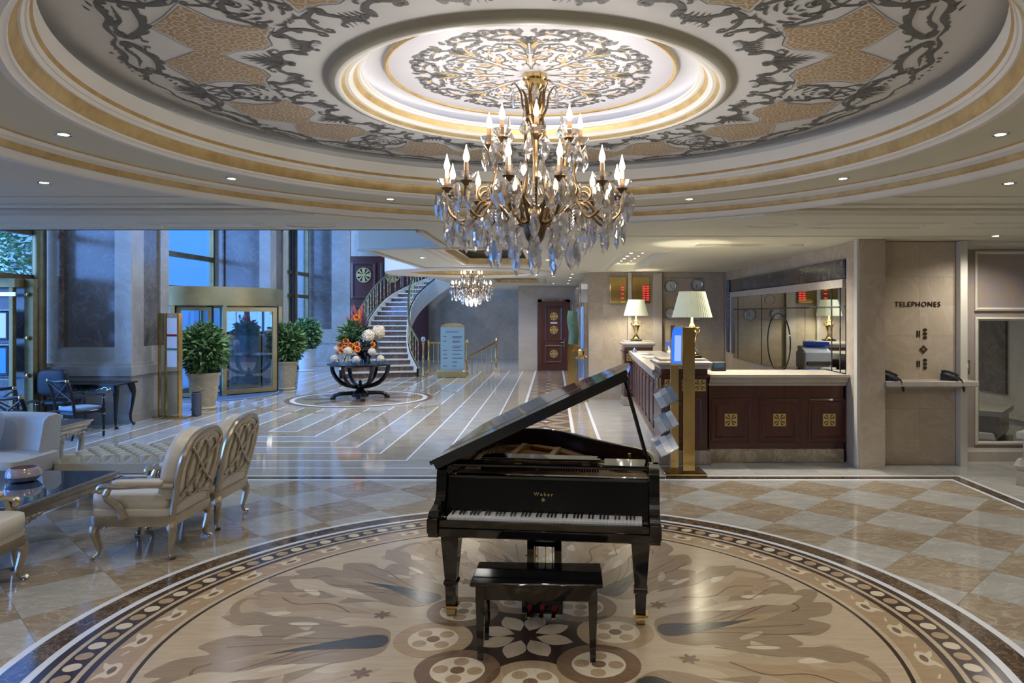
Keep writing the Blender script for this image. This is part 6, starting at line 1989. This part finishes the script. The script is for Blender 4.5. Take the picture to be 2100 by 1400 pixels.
for k, zz in enumerate((0.86, 0.56, 0.28)):
    T = Matrix.Translation((-0.17, -0.10, zz)) @ Matrix.Rotation(RD(-28), 4, 'Y') @ Matrix.Rotation(RD(-25), 4, 'X')
    MB().box(-0.13, 0.11, -0.012, -0.006, 0, 0.14).box(-0.13, 0.11, -0.03, 0.012, -0.006, 0).box(-0.13, 0.11, 0.02, 0.026, -0.006, 0.26).xf(T).build('leaflet_rack', M['vase_glass'], bs, 0)
    for q in range(3):
        o = tag(link('leaflet', [me_lf, me_lf2, me_lf3][(q + k) % 3]), ['left', 'centre', 'right'][q] + ' leaflet in the ' + ['top', 'middle', 'bottom'][k] + ' rack of the gold brochure stand', 'leaflet', ['leaflets in the top rack', 'leaflets in the middle rack', 'leaflets in the bottom rack'][k])
        o.matrix_world = Matrix.Translation(bs.location) @ T @ Matrix.Translation((-0.085 + 0.08 * q, 0.004, 0.002 + 0.015 * (q % 2)))

# ------------------------------------------------------------------ lounge furniture
def cabriole(x, y, h, s=1.0, m='champagne'):
    o = Vector((1 if x > 0 else -1, 1 if y > 0 else -1, 0)).normalized()
    prof = [(0.0, h), (0.022, h * 0.86), (0.028, h * 0.74), (0.012, h * 0.5), (-0.006, h * 0.27), (0.004, h * 0.10), (0.03, 0.022), (0.042, 0.012)]
    P = cr([(x + o.x * a * s, y + o.y * a * s, z_) for a, z_ in prof], 4)
    return MB().tube(P, lambda t: s * (0.046 - 0.034 * min(1, t * 1.35) + (0.016 * max(0, t - 0.8) / 0.2)), 8)
def make_armchair(label, loc, rz):
    c = thing('armchair', label, 'armchair', loc, rz, 'champagne framed pearl leather armchairs')
    for x in (-0.29, 0.29):
        for y in (-0.28, 0.28):
            cabriole(x, y, 0.285).build('leg', M['champagne'], c)
    rl_ = MB()
    rl_.soft(-0.33, 0.34, -0.33, 0.33, 0.26, 0.345, 0.12)
    rl_.build('seat_rail', M['champagne'], c, 50)
    MB().soft(-0.31, 0.345, -0.315, 0.315, 0.33, 0.40, 0.2).build('seat_base', M['leather'], c, 60)
    MB().soft(-0.29, 0.37, -0.30, 0.30, 0.375, 0.52, 0.28).build('seat_cushion', M['leather'], c, 70)
    # reclined arched back in its own frame: local u sideways, v up
    lean = RD(13)
    TB = Matrix.Translation((-0.30, 0, 0.36)) @ Matrix.Rotation(-lean, 4, 'Y')
    arch = cr([(0, -0.27, -0.08), (0, -0.285, 0.10), (0, -0.32, 0.30), (0, -0.30, 0.48), (0, -0.20, 0.605), (0, 0, 0.645), (0, 0.20, 0.605), (0, 0.30, 0.48), (0, 0.32, 0.30), (0, 0.285, 0.10), (0, 0.27, -0.08)], 6)
    MB().tube([TB @ p for p in arch], 0.027, 8).build('back_frame', M['champagne'], c)
    MB().tube([TB @ Vector(p) for p in cr([(0, -0.28, 0.06), (0, -0.15, 0.09), (0, 0, 0.11), (0, 0.15, 0.09), (0, 0.28, 0.06)], 5)], 0.022, 6).build('back_rail', M['champagne'], c)
    inner = [(p.y * 0.95, p.z * 0.965) for p in arch]
    bp = MB().prism(inner, -0.012, 0.012)
    bp.xf(TB @ Matrix(((0, 0, 1, 0), (1, 0, 0, 0), (0, 1, 0, 0), (0, 0, 0, 1)))).build('back_panel', M['leather'], c, 30)
    cush = MB()
    n = len(arch)
    lay_ = []
    for d, k in ((0.015, 0.93), (0.09, 0.99), (0.15, 0.95), (0.175, 0.80), (0.185, 0.45)):
        lay_.append([TB @ Vector((d, p.y * k, 0.27 + (max(p.z, 0.09) - 0.27) * k)) for p in arch])
    for L_ in lay_:
        cush.v += [tuple(p) for p in L_]
    for k in range(4):
        for i in range(n):
            j = (i + 1) % n
            cush.f.append((k * n + i, k * n + j, k * n + n + j, k * n + n + i))
    cush.f.append(tuple(4 * n + i for i in range(n)))
    cush.build('back_cushion', M['leather'], c, 80)
    for s in (-1, 1):
        ov = [TB @ Vector((-0.022, s * 0.07 + 0.15 * cos(q), 0.34 + 0.235 * sin(q) + 0.0)) for q in [2 * pi * i / 28 for i in range(28)]]
        MB().tube(ov, 0.012, 6, True).build('lattice_hoop', M['champagne'], c)
    for s in (-1, 1):
        MB().tube([TB @ p for p in cr([(-0.026, s * 0.26, 0.14, ), (-0.026, s * 0.08, 0.26), (-0.026, -s * 0.10, 0.42), (-0.026, -s * 0.25, 0.54)], 6)], 0.012, 6).build('lattice_bar', M['champagne'], c)
        arm = cr([(-0.33, s * 0.315, 0.585), (-0.15, s * 0.34, 0.595), (0.08, s * 0.345, 0.585), (0.20, s * 0.335, 0.585), (0.245, s * 0.33, 0.575), (0.25, s * 0.33, 0.548), (0.225, s * 0.33, 0.545)], 5)
        MB().tube(arm, lambda t: 0.024, 8).build('arm', M['champagne'], c)
        MB().tube(cr([(0.17, s * 0.335, 0.575), (0.19, s * 0.335, 0.50), (0.10, s * 0.33, 0.42), (0.06, s * 0.325, 0.33)], 5), lambda t: 0.024 + 0.012 * t, 8).build('arm_support', M['champagne'], c)
        MB().soft(-0.26, 0.14, s * 0.34 - 0.036, s * 0.34 + 0.036, 0.59, 0.64, 0.4, 16, 8).build('arm_pad', M['leather'], c, 70)
    return c
make_armchair('nearer champagne framed leather armchair seen from behind', (-3.33, 5.98, 0), pi)
a2 = make_armchair('farther champagne framed leather armchair seen from behind', (-3.33, 6.745, 0), pi)
make_armchair('champagne framed leather armchair cut off at the lower left corner', (-4.17, 4.93, 0), RD(4))

def ornate_table(label, x0, x1, y0, y1, h, name):
    t = thing(name, label, 'table', ((x0 + x1) / 2, (y0 + y1) / 2, 0))
    a, b = (x1 - x0) / 2, (y1 - y0) / 2
    def fr_(prof, nm, m):
        mb = MB()
        for o, z_ in prof:
            mb.v += [(-a - o, -b - o, z_), (a + o, -b - o, z_), (a + o, b + o, z_), (-a - o, b + o, z_)]
        for k in range(len(prof) - 1):
            for i in range(4):
                j = (i + 1) % 4
                mb.f.append((k * 4 + i, k * 4 + j, k * 4 + 4 + j, k * 4 + 4 + i))
        return mb.build(nm, M[m], t, 0)
    fr_([(-0.06, h - 0.004), (0.0, h - 0.004), (0.0, h - 0.02), (-0.02, h - 0.035), (-0.025, h - 0.06), (-0.05, h - 0.085), (-0.055, h - 0.12), (-0.09, h - 0.12)], 'top_moulding', 'champagne')
    MB().box(-a + 0.025, a - 0.025, -b + 0.025, b - 0.025, h - 0.012, h).build('glass_top', M['blue_glass'], t, 0)
    bd_ = MB()
    for sx in (-1, 1):
        n = int((y1 - y0) / 0.03)
        for i in range(n):
            bd_.ell((sx * (a - 0.055), -b + 0.06 + i * 0.03, h - 0.128), (0.010, 0.010, 0.010), 6, 4)
    for sy in (-1, 1):
        n = int((x1 - x0) / 0.03)
        for i in range(n):
            bd_.ell((-a + 0.06 + i * 0.03, sy * (b - 0.055), h - 0.128), (0.010, 0.010, 0.010), 6, 4)
    stuff(bd_.build('beading', M['champagne'], t))
    for sx in (-1, 1):
        for sy in (-1, 1):
            cabriole(sx * (a - 0.12), sy * (b - 0.12), h - 0.12, 1.25).build('leg', M['champagne'], t)
            MB().ell((sx * (a - 0.10), sy * (b - 0.10), h - 0.17), (0.065, 0.065, 0.06), 10, 6).build('carved_knee', M['champagne'], t)
            for q in range(3):
                MB().ell((sx * (a - 0.18 - 0.06 * q), sy * (b - 0.065), h - 0.145 + 0.006 * q), (0.045, 0.018, 0.035 - 0.008 * q), 8, 5).build('carved_scroll', M['champagne'], t)
                MB().ell((sx * (a - 0.065), sy * (b - 0.18 - 0.06 * q), h - 0.145 + 0.006 * q), (0.018, 0.045, 0.035 - 0.008 * q), 8, 5).build('carved_scroll', M['champagne'], t)
    return t
ornate_table('large champagne coffee table with a dark glass top', -5.30, -4.0, 5.36, 6.62, 0.50, 'coffee_table')
ornate_table('small champagne side table with a dark glass top behind the sofa', -6.30, -5.72, 8.35, 8.92, 0.64, 'side_table')
bw = thing('glass_bowl', 'round pinkish glass bowl on the coffee table', 'bowl', (-4.58, 6.2, 0.50))
MB().lathe([(0.03, 0.0), (0.10, 0.01), (0.135, 0.05), (0.13, 0.09), (0.105, 0.12), (0.098, 0.12), (0.12, 0.09), (0.125, 0.05), (0.09, 0.02), (0.0, 0.015)], 24).build('bowl_body', plain('rose_glass', (176, 160, 160), 0.08, spec=0.8, var=0.1), bw)
ot = thing('tufted_bench', 'long cream tufted bench behind the armchairs', 'bench', (-4.45, 7.78, 0))
tb = MB()
nx, ny = 84, 48
LX, LY = 0.70, 0.40
for j in range(ny + 1):
    for i in range(nx + 1):
        x, y = -LX + 2 * LX * i / nx, -LY + 2 * LY * j / ny
        u, v = x / 0.10, y / 0.10
        dx = min(abs((u - v) / 2 - round((u - v) / 2)), 0.5)
        dy = min(abs((u + v) / 2 - round((u + v) / 2)), 0.5)
        puff = (1 - (1 - 2 * dx) ** 6) * (1 - (1 - 2 * dy) ** 6)
        edge = min(1, min(LX - abs(x), LY - abs(y)) / 0.05)
        tb.v.append((x, y, 0.40 + 0.02 * edge + 0.06 * puff * edge))
for j in range(ny):
    for i in range(nx):
        o = j * (nx + 1) + i
        tb.f.append((o, o + 1, o + nx + 2, o + nx + 1))
tb.build('tufted_top', M['cream_cloth'], ot, 60)
MB().box(-LX, LX, -LY, LY, 0.29, 0.41, 0.012).build('upholstered_box', M['cream_cloth'], ot)
for x in (-0.6, 0.6):
    for y in (-0.32, 0.32):
        MB().lathe([(0.02, 0), (0.035, 0.29)], 10).xf(Matrix.Translation((x, y, 0))).build('leg', M['champagne'], ot)
so = thing('sofa', 'pale upholstered sofa cut off by the left edge', 'sofa', (-6.35, 7.40, 0))
MB().soft(-1.2, 1.16, -0.50, 0.42, 0.12, 0.36, 0.12).build('base', M['sofa_cloth'], so, 60)
MB().soft(-1.18, 1.20, -0.54, 0.14, 0.34, 0.53, 0.16).build('seat_cushion', M['sofa_cloth'], so, 60)
bk = MB()
prof = [(0.10, 0.15), (0.12, 0.50), (0.16, 0.84), (0.22, 0.885), (0.34, 0.89), (0.42, 0.86), (0.44, 0.15)]
pth = cr([(-1.2, 0, 0), (0.3, 0, 0), (0.72, -0.02, 0), (0.98, -0.10, 0), (1.06, -0.20, 0)], 6)
for p_ in pth:
    for y_, z_ in prof:
        fl = max(0, p_.x - 0.7) * 0.25 * max(0, z_ - 0.2)
        bk.v.append((p_.x + fl, p_.y + y_, z_))
nq = len(prof)
for i in range(len(pth) - 1):
    for k in range(nq):
        k2 = (k + 1) % nq
        bk.f.append((i * nq + k, i * nq + k2, i * nq + nq + k2, i * nq + nq + k))
bk.f.append(tuple((len(pth) - 1) * nq + k for k in range(nq)))
bk.build('back', M['sofa_cloth'], so, 50)
MB().lathe([(0.02, 0), (0.03, 0.13)], 8).xf(Matrix.Translation((1.0, -0.4, 0))).build('leg', M['champagne'], so)
pc = tag(MB().soft(-0.24, 0.24, -0.08, 0.08, -0.22, 0.22, 0.5).xf(Matrix.Rotation(RD(-14), 4, 'X')).build('silver_cushion', M['silver_cloth'], smooth=70), 'silver satin cushion leaning on the sofa back', 'cushion')
pc.location = (-5.93, 7.38, 0.74)

# black and gold chairs and desk
def make_black_chair(label, loc, rz):
    c = thing('black_armchair', label, 'chair', loc, rz, 'black and gold cross-back chairs')
    lp = [(0.016, 0), (0.02, 0.06), (0.024, 0.10), (0.018, 0.14), (0.026, 0.30), (0.032, 0.38), (0.032, 0.45)]
    for x in (-0.24, 0.24):
        f = MB().lathe(lp, 10).xf(Matrix.Translation((x, 0.22, 0))).build('leg', M['black_wood'], c)
        for z_ in (0.10, 0.36):
            MB().lathe([(0.029, -0.008), (0.033, 0), (0.029, 0.008)], 10, (x, 0.22, z_)).build('gold_ring', M['brass'], f)
        MB().tube(cr([(x, -0.27, 0), (x, -0.23, 0.25), (x, -0.23, 0.46), (x * 1.02, -0.28, 0.75), (x, -0.34, 0.93)], 5), 0.024, 8).build('leg', M['black_wood'], c)
        MB().tube(cr([(x, -0.25, 0.66), (x * 1.12, 0.0, 0.68), (x * 1.14, 0.15, 0.68), (x * 1.10, 0.22, 0.665)], 5), 0.018, 8).build('arm', M['black_wood'], c)
        p = MB().lathe([(0.022, 0.45), (0.028, 0.52), (0.014, 0.58), (0.018, 0.66)], 10).xf(Matrix.Translation((x * 1.06, 0.21, 0))).build('arm_post', M['black_wood'], c)
        for z_ in (0.52, 0.62):
            MB().lathe([(0.020, -0.008), (0.026, 0), (0.020, 0.008)], 10, (x * 1.06, 0.21, z_)).build('gold_ring', M['brass'], p)
        MB().tube([(x * 0.95, -0.245, 0.60), (-x * 0.95, -0.325, 0.88)], 0.016, 6).build('cross_bar', M['black_wood'], c)
        MB().lathe([(0.024, -0.02), (0.03, 0), (0.024, 0.02)], 10, (x, -0.335, 0.915)).build('gold_finial', M['brass'], c)
    MB().box(-0.26, 0.26, -0.25, 0.25, 0.38, 0.44, 0.008).build('seat_frame', M['black_wood'], c)
    MB().soft(-0.24, 0.24, -0.23, 0.235, 0.42, 0.49, 0.4).build('seat_pad', M['blue_seat'], c, 70)
    MB().tube(cr([(-0.24, -0.335, 0.92), (-0.1, -0.355, 0.905), (0, -0.36, 0.90), (0.1, -0.355, 0.905), (0.24, -0.335, 0.92)], 5), 0.024, 8).build('top_rail', M['black_wood'], c)
    return c
make_black_chair('black and gold cross-back chair drawn up to the writing desk', (-7.45, 11.28, 0), RD(-26))
make_black_chair('black and gold cross-back chair standing behind the sofa', (-6.72, 9.15, 0), RD(-8))
make_black_chair('black and gold cross-back chair furthest left beside the display case', (-7.75, 10.2, 0), RD(10))
dk = thing('writing_desk', 'black writing desk with gilded carved apron and curved legs', 'desk', (-8.05, 12.3, 0))
MB().box(-0.72, 0.75, -0.30, 0.30, 0.735, 0.765, 0.008).build('desk_top', M['black_wood'], dk)
ap = [(-0.66, 0.73), (0.68, 0.73), (0.66, 0.66)] + [(0.6 - 1.2 * i / 24, 0.655 - 0.05 * abs(sin(3 * pi * i / 24))) for i in range(25)] + [(-0.64, 0.66)]
MB().yprism(ap, -0.25, -0.225).build('apron', M['black_wood'], dk, 0)
for i in range(7):
    x = -0.52 + 0.175 * i
    MB().tube(cr([(x - 0.08, -0.256, 0.67), (x - 0.02, -0.256, 0.71), (x + 0.03, -0.256, 0.68), (x + 0.01, -0.256, 0.655), (x + 0.09, -0.256, 0.69)], 4), 0.009, 6).build('gilt_scroll', M['brass'], dk)
for x in (-0.64, 0.67):
    for y in (-0.22, 0.22):
        cabriole(x, y, 0.73, 1.3).build('leg', M['black_wood'], dk)
oc = thing('office_chair', 'dark padded office chair behind the writing desk', 'chair', (-8.10, 11.60, 0), 0.1)
MB().soft(-0.24, 0.24, -0.06, 0.06, 0.60, 1.04, 0.45).build('backrest', M['black_plastic'], oc, 60)
MB().soft(-0.24, 0.24, 0.02, 0.48, 0.44, 0.53, 0.35).build('seat', M['black_plastic'], oc, 60)
MB().tube([(0, 0, 0.62), (0, 0.06, 0.5), (0, 0.2, 0.45)], 0.03, 8).build('back_bracket', M['black_plastic'], oc)
MB().tube([(0, 0.22, 0.08), (0, 0.22, 0.45)], 0.03, 10).build('column', M['chrome'], oc)
for k in range(5):
    a = k * 2 * pi / 5 + 0.3
    MB().tube([(0, 0.22, 0.10), (0.28 * cos(a), 0.22 + 0.28 * sin(a), 0.06)], 0.02, 6).build('star_foot', M['black_plastic'], oc)
    MB().ell((0.28 * cos(a), 0.22 + 0.28 * sin(a), 0.03), (0.03, 0.03, 0.03), 8, 6).build('castor', M['black_plastic'], oc)

# ------------------------------------------------------------------ entrance things
ms = thing('mirror_stand', 'tall gold edged mirror stand with a pasted poster by the pillar', 'stand', (-7.13, 13.35, 0), RD(-14))
MB().prism([(-0.34, -0.12), (0.20, -0.16), (0.34, 0.02), (0.30, 0.18), (-0.34, 0.18)], 0, 0.03).build('base_plate', M['brass'], ms, 0)
MB().box(-0.22, 0.21, -0.03, 0.03, 0.03, 1.95).build('panel', M['mirror'], ms, 0)
for x in (-0.24, -0.10, 0.19):
    MB().box(x, x + 0.035, -0.05, 0.04, 0.03, 1.95).build('gold_edge', M['brass'], ms, 0)
MB().box(-0.05, 0.17, -0.036, -0.031, 0.95, 1.86).build('poster', M['paper'], ms, 0)
MB().box(-0.05, 0.17, -0.039, -0.036, 1.52, 1.56).build('red_band', M['felt_red'], ms, 0)
MB().box(-0.05, 0.17, -0.039, -0.036, 1.26, 1.30).build('green_band', M['green_cloth'], ms, 0)
bx = thing('umbrella_bin', 'small grey metal umbrella bin beside the mirror stand', 'bin', (-6.78, 13.62, 0))
MB().box(-0.06, 0.06, -0.08, 0.08, 0, 0.44, 0.008).build('bin_body', M['grey_box'], bx)
MB().box(-0.05, 0.05, -0.07, 0.07, 0.44, 0.455).build('bin_opening', M['black_plastic'], bx, 0)

def planter(x, y, s, label, m, seed, n=1500, hh=0.95):
    p = thing('potted_shrub', label, 'plant', (x, y, 0), 0, 'potted leafy shrubs')
    MB().lathe([(0.20, 0), (0.24, 0.0), (0.25, 0.03), (0.215, 0.06), (0.24, 0.20), (0.275, 0.45), (0.285, 0.62), (0.30, 0.66), (0.33, 0.70), (0.33, 0.74), (0.30, 0.745), (0.28, 0.70)], 28).xf(Matrix.Scale(s, 4)).build('pot', M[m], p)
    MB().lathe([(0.0, 0.70), (0.29, 0.70)], 20, cap=False).xf(Matrix.Scale(s, 4)).build('soil', M['soil'], p)
    for k in range(4):
        a0 = -pi / 2 + (k - 1.5) * 0.8
        pts = [(0.268 * cos(a0 + 0.4 * t), 0.268 * sin(a0 + 0.4 * t), 0.50 - 0.08 * sin(pi * (t + 1) / 2)) for t in [-1 + i / 4 for i in range(9)]]
        MB().tube([Vector(q) * s for q in pts], 0.014 * s, 6).build('garland', M[m], p)
    rnd = random.Random(seed)
    for k in range(7):
        a = k * 0.9
        MB().tube([Vector((0.08 * cos(a), 0.08 * sin(a), 0.70)) * s, Vector((0.20 * cos(a), 0.20 * sin(a), 1.15)) * s, Vector((0.26 * cos(a + .3), 0.26 * sin(a + .3), 0.70 + hh * 0.8)) * s], 0.010 * s, 5).build('stem', M['stem'], p)
    fo = leaf_cloud(n, (0.40 * s, 0.40 * s, hh * 0.55 * s), 0.135 * s, seed)
    fo.xf(Matrix.Translation((0, 0, (0.74 + hh * 0.48) * s)))
    stuff(fo.build('foliage', M['leaf'], p, 0))
    f2 = leaf_cloud(n // 2, (0.43 * s, 0.43 * s, hh * 0.50 * s), 0.15 * s, seed + 1).xf(Matrix.Translation((0.03, -0.03, (0.76 + hh * 0.5) * s)))
    stuff(f2.build('young_foliage', M['leaf_pale'], p, 0))
    return p
planter(X(418, 14.62), 14.62, 1.0, 'leafy shrub in a carved stone pot beside the mirror stand', 'pot', 11)
planter(X(586, 18.4), 18.4, 0.97, 'leafy shrub in a stone pot right of the revolving door', 'pot', 23)
planter(X(628, 24.2), 24.2, 1.02, 'leafy shrub in a white pot before the farthest pillar', 'pot_white', 37)

# directory board
db = thing('directory_board', 'pale blue hotel directory board with a gold arched top', 'sign', (X(928, 21.9), 21.9, 0))
MB().box(-0.46, 0.42, -0.14, 0.14, 0, 0.20, 0.01).build('base', M['brass_soft'], db)
MB().box(-0.36, 0.36, -0.04, 0.04, 0.20, 1.52).build('panel', M['board'], db, 0)
MB().yprism([(-0.36, 1.52)] + [(0.36 * -cos(pi * i / 12), 1.52 + 0.13 * sin(pi * i / 12)) for i in range(13)], -0.04, 0.04).build('arched_top', M['brass_soft'], db, 20)
for zz, a, b in ((1.38, -0.2, 0.2), (1.24, -0.28, -0.18), (1.24, 0.0, 0.3), (1.20, 0.0, 0.28), (1.10, -0.28, -0.18), (1.10, 0.0, 0.25), (1.06, 0.0, 0.22), (0.95, 0.0, 0.3), (0.90, 0.0, 0.24), (0.82, -0.28, -0.16), (0.82, 0.0, 0.3), (0.70, -0.28, -0.16), (0.70, 0.0, 0.26), (0.58, -0.28, -0.14), (0.58, 0.0, 0.32), (0.46, 0.0, 0.15), (0.34, -0.28, -0.16), (0.34, 0.0, 0.12)):
    MB().box(a, b, -0.043, -0.04, zz - 0.010, zz + 0.010).build('text_line', M['ink'], db, 0)

# ------------------------------------------------------------------ flower table
ft = thing('flower_table', 'round dark wood table on curved legs in the lobby medallion', 'table', (TC[0], TC[1], 0))
MB().lathe([(0.0, 0.755), (0.66, 0.755), (0.69, 0.765), (0.735, 0.785), (0.735, 0.80), (0.0, 0.80)], 48).build('table_top', M['black_wood'], ft)
for k in range(6):
    a = k * pi / 3 + 0.15
    pts = cr([(0.63, 0, 0.765), (0.60, 0, 0.60), (0.50, 0, 0.44), (0.34, 0, 0.325), (0.10, 0, 0.27)], 6)
    o = MB().tube(pts, 0.052, 4, flat=0.9).build('curved_rib', M['black_wood'], ft, 30)
    o.rotation_euler = (0, 0, a)
MB().lathe([(0.19, 0.05), (0.20, 0.13), (0.17, 0.16), (0.10, 0.19), (0.075, 0.23), (0.16, 0.265), (0.17, 0.30), (0.05, 0.32), (0.03, 0.36), (0.04, 0.39), (0.0, 0.43)], 20).build('pedestal', M['black_wood'], ft)
for k in range(4):
    a = k * pi / 2 + 0.35
    o = MB().tube(cr([(0.08, 0, 0.13), (0.25, 0, 0.125), (0.45, 0, 0.12), (0.55, 0, 0.09), (0.60, 0, 0.035)], 5), lambda t: 0.06 - 0.010 * t, 8, flat=0.8).build('foot', M['black_wood'], ft)
    o.rotation_euler = (0, 0, a)
    o2 = MB().box(0.54, 0.66, -0.05, 0.05, 0.006, 0.05, 0.01).build('foot_pad', M['black_wood'], ft)
    o2.rotation_euler = (0, 0, a)
# the bouquet
TZ = 0.80
vs_ = thing('black_vase', 'black glazed bowl vase on the round table', 'vase', (TC[0] + 0.14, TC[1] - 0.06, TZ))
MB().lathe([(0.10, 0.0), (0.13, 0.0), (0.10, 0.10), (0.12, 0.16), (0.22, 0.24), (0.27, 0.36), (0.27, 0.46), (0.22, 0.55), (0.20, 0.55), (0.18, 0.40), (0.0, 0.36)], 28).build('vase_body', M['lacquer'], vs_)
gr = thing('bouquet_foliage', 'green foliage of the bouquet in the black vase', 'foliage', (TC[0] + 0.0, TC[1] - 0.02, TZ + 0.5))
stuff(leaf_cloud(360, (0.25, 0.24, 0.28), 0.18, 71).xf(Matrix.Translation((-0.12, 0, 0.14))).build('leaves', M['leaf'], gr, 0))
for k, (dx, dz, m) in enumerate(((-0.30, 0.58, 'pink'), (-0.20, 0.70, 'pink'), (0.06, 0.86, 'pink'), (0.0, 0.74, 'orange'), (0.14, 0.60, 'plum'), (-0.08, 0.62, 'plum'), (0.20, 0.48, 'plum'), (-0.36, 0.44, 'leaf_pale'), (-0.14, 0.84, 'pink'), (0.10, 0.70, 'plum'))):
    MB().tube(cr([(0, 0, 0), (dx * 0.5, 0.02, dz * 0.55), (dx, -0.03, dz)], 5), lambda t: 0.008 + 0.11 * max(0, t - 0.5) * (1 - max(0, t - 0.75) * 3.7), 7).build('flower_spike', M[m], gr)
def lily(dx, dy, dz, m, label):
    f = thing('lily', label, 'flower', (TC[0] + dx, TC[1] + dy, TZ + dz), 0, 'orange lilies in the black vase')
    MB().tube([(0, 0.02, 0), (-dx * 0.5, -dy * 0.5, -0.10)], 0.006, 5).build('stalk', M['leaf'], f)
    pt = MB()
    pt.v = [(0, 0, 0), (0.03, -0.035, 0.02), (0.055, -0.05, 0.0), (0.085, -0.03, 0.0), (0.055, -0.05, 0.03), (0.03, -0.035, -0.02), (0.055, -0.05, -0.03)]
    pt.f = [(0, 5, 6, 2), (0, 2, 4, 1), (2, 6, 3), (2, 3, 4)]
    me = pt.mesh('petal', M[m], 60)
    for k in range(8):
        o = link('petal', me, f)
        o.rotation_euler = (0.25 * sin(k), k * pi / 4, 0)
    MB().ell((0, -0.03, 0), (0.018, 0.03, 0.018), 8, 6).build('flower_centre', M['plum'], f)
LIL = [(-0.38, -0.22, 0.42), (-0.26, -0.30, 0.36), (-0.24, -0.28, 0.52), (-0.12, -0.32, 0.42), (-0.14, -0.30, 0.30), (0.02, -0.32, 0.44), (0.04, -0.33, 0.34), (-0.44, -0.16, 0.30), (-0.34, -0.28, 0.30), (0.34, -0.22, 0.44), (-0.02, -0.2, 1.05)]
LLB = ['upper left orange lily of the bouquet', 'orange lily at the left of the cluster', 'topmost lily of the orange cluster', 'orange lily in the centre of the cluster', 'lowest central orange lily', 'orange lily right of the cluster centre', 'lower right orange lily of the cluster', 'leftmost hanging orange lily', 'lower left orange lily of the cluster', 'single orange lily right of the vase', 'single orange bloom at the top of the bouquet']
for (a, b, c), lb in zip(LIL, LLB):
    lily(a, b, c, 'orange', lb)
def ball(dx, dy, dz, r, label, seed):
    f = thing('white_flower_ball', label, 'flower', (TC[0] + dx, TC[1] + dy, TZ + dz), 0, 'ivory hydrangea balls on the table')
    MB().ell((0, 0, 0), (r * 0.84,) * 3, 14, 10).build('core', M['white_flower'], f)
    rnd = random.Random(seed)
    mb = MB()
    for i in range(150):
        zz = 1 - 2 * (i + 0.5) / 150
        a = i * 2.39996
        v = Vector((sqrt(1 - zz * zz) * cos(a), sqrt(1 - zz * zz) * sin(a), zz))
        u = v.orthogonal().normalized()
        w = v.cross(u)
        t = rnd.uniform(0, pi)
        u, w = u * cos(t) + w * sin(t), w * cos(t) - u * sin(t)
        c = v * r * rnd.uniform(0.86, 1.0)
        s = r * 0.20
        o = len(mb.v)
        mb.v += [tuple(c - u * s - v * s * 0.3), tuple(c + w * s), tuple(c + u * s - v * s * 0.3), tuple(c - w * s), tuple(c + v * s * 0.4)]
        mb.f += [(o, o + 1, o + 4), (o + 1, o + 2, o + 4), (o + 2, o + 3, o + 4), (o + 3, o, o + 4)]
    stuff(mb.build('petals', M['white_flower'], f, 0))
    return f
def gvase(dx, dy, h, r, label):
    g = thing('glass_vase', label, 'vase', (TC[0] + dx, TC[1] + dy, TZ), 0, 'clear glass vases on the table')
    MB().lathe([(r, 0), (r * 0.95, 0.012), (r * 0.32, 0.03), (r * 0.28, h * 0.5), (r * 0.34, h * 0.8), (r * 0.6, h), (r * 0.54, h), (r * 0.28, h * 0.8), (r * 0.2, 0.05)], 16).build('vase_body', M['vase_glass'], g)
gvase(0.22, -0.18, 0.48, 0.085, 'tall clear vase under the nearest big ivory ball')
gvase(0.42, 0.0, 0.56, 0.085, 'tallest clear vase at the right of the table')
gvase(-0.16, -0.42, 0.24, 0.07, 'short clear vase in front of the black vase')
gvase(-0.46, -0.18, 0.26, 0.07, 'short clear vase at the left of the table')
gvase(0.34, -0.28, 0.22, 0.07, 'short clear vase at the right front of the table')
ball(0.22, -0.18, 0.63, 0.155, 'big ivory flower ball left of the pair on tall vases', 1)
ball(0.42, 0.0, 0.72, 0.155, 'big ivory flower ball right of the pair on tall vases', 2)
ball(-0.16, -0.42, 0.30, 0.095, 'ivory flower ball on the short central vase', 3)
ball(-0.46, -0.18, 0.33, 0.095, 'ivory flower ball on the short left vase', 4)
ball(0.34, -0.28, 0.28, 0.09, 'ivory flower ball on the short right vase', 5)
def bowlball(dx, dy, r, label, seed):
    g = thing('glass_bowl_vase', label + ' bowl', 'vase', (TC[0] + dx, TC[1] + dy, TZ), 0, 'low glass bowls on the table')
    MB().lathe([(0.05, 0), (0.10, 0.02), (0.12, 0.07), (0.105, 0.12), (0.10, 0.12), (0.112, 0.07), (0.09, 0.03), (0.0, 0.02)], 16).build('vase_body', M['vase_glass'], g)
    ball(dx, dy, 0.12, r, label + ' ivory flower ball', seed)
bowlball(-0.48, -0.36, 0.095, 'left front low', 6)
bowlball(0.04, -0.50, 0.085, 'middle front low', 7)
bowlball(0.52, -0.22, 0.085, 'right front low', 8)
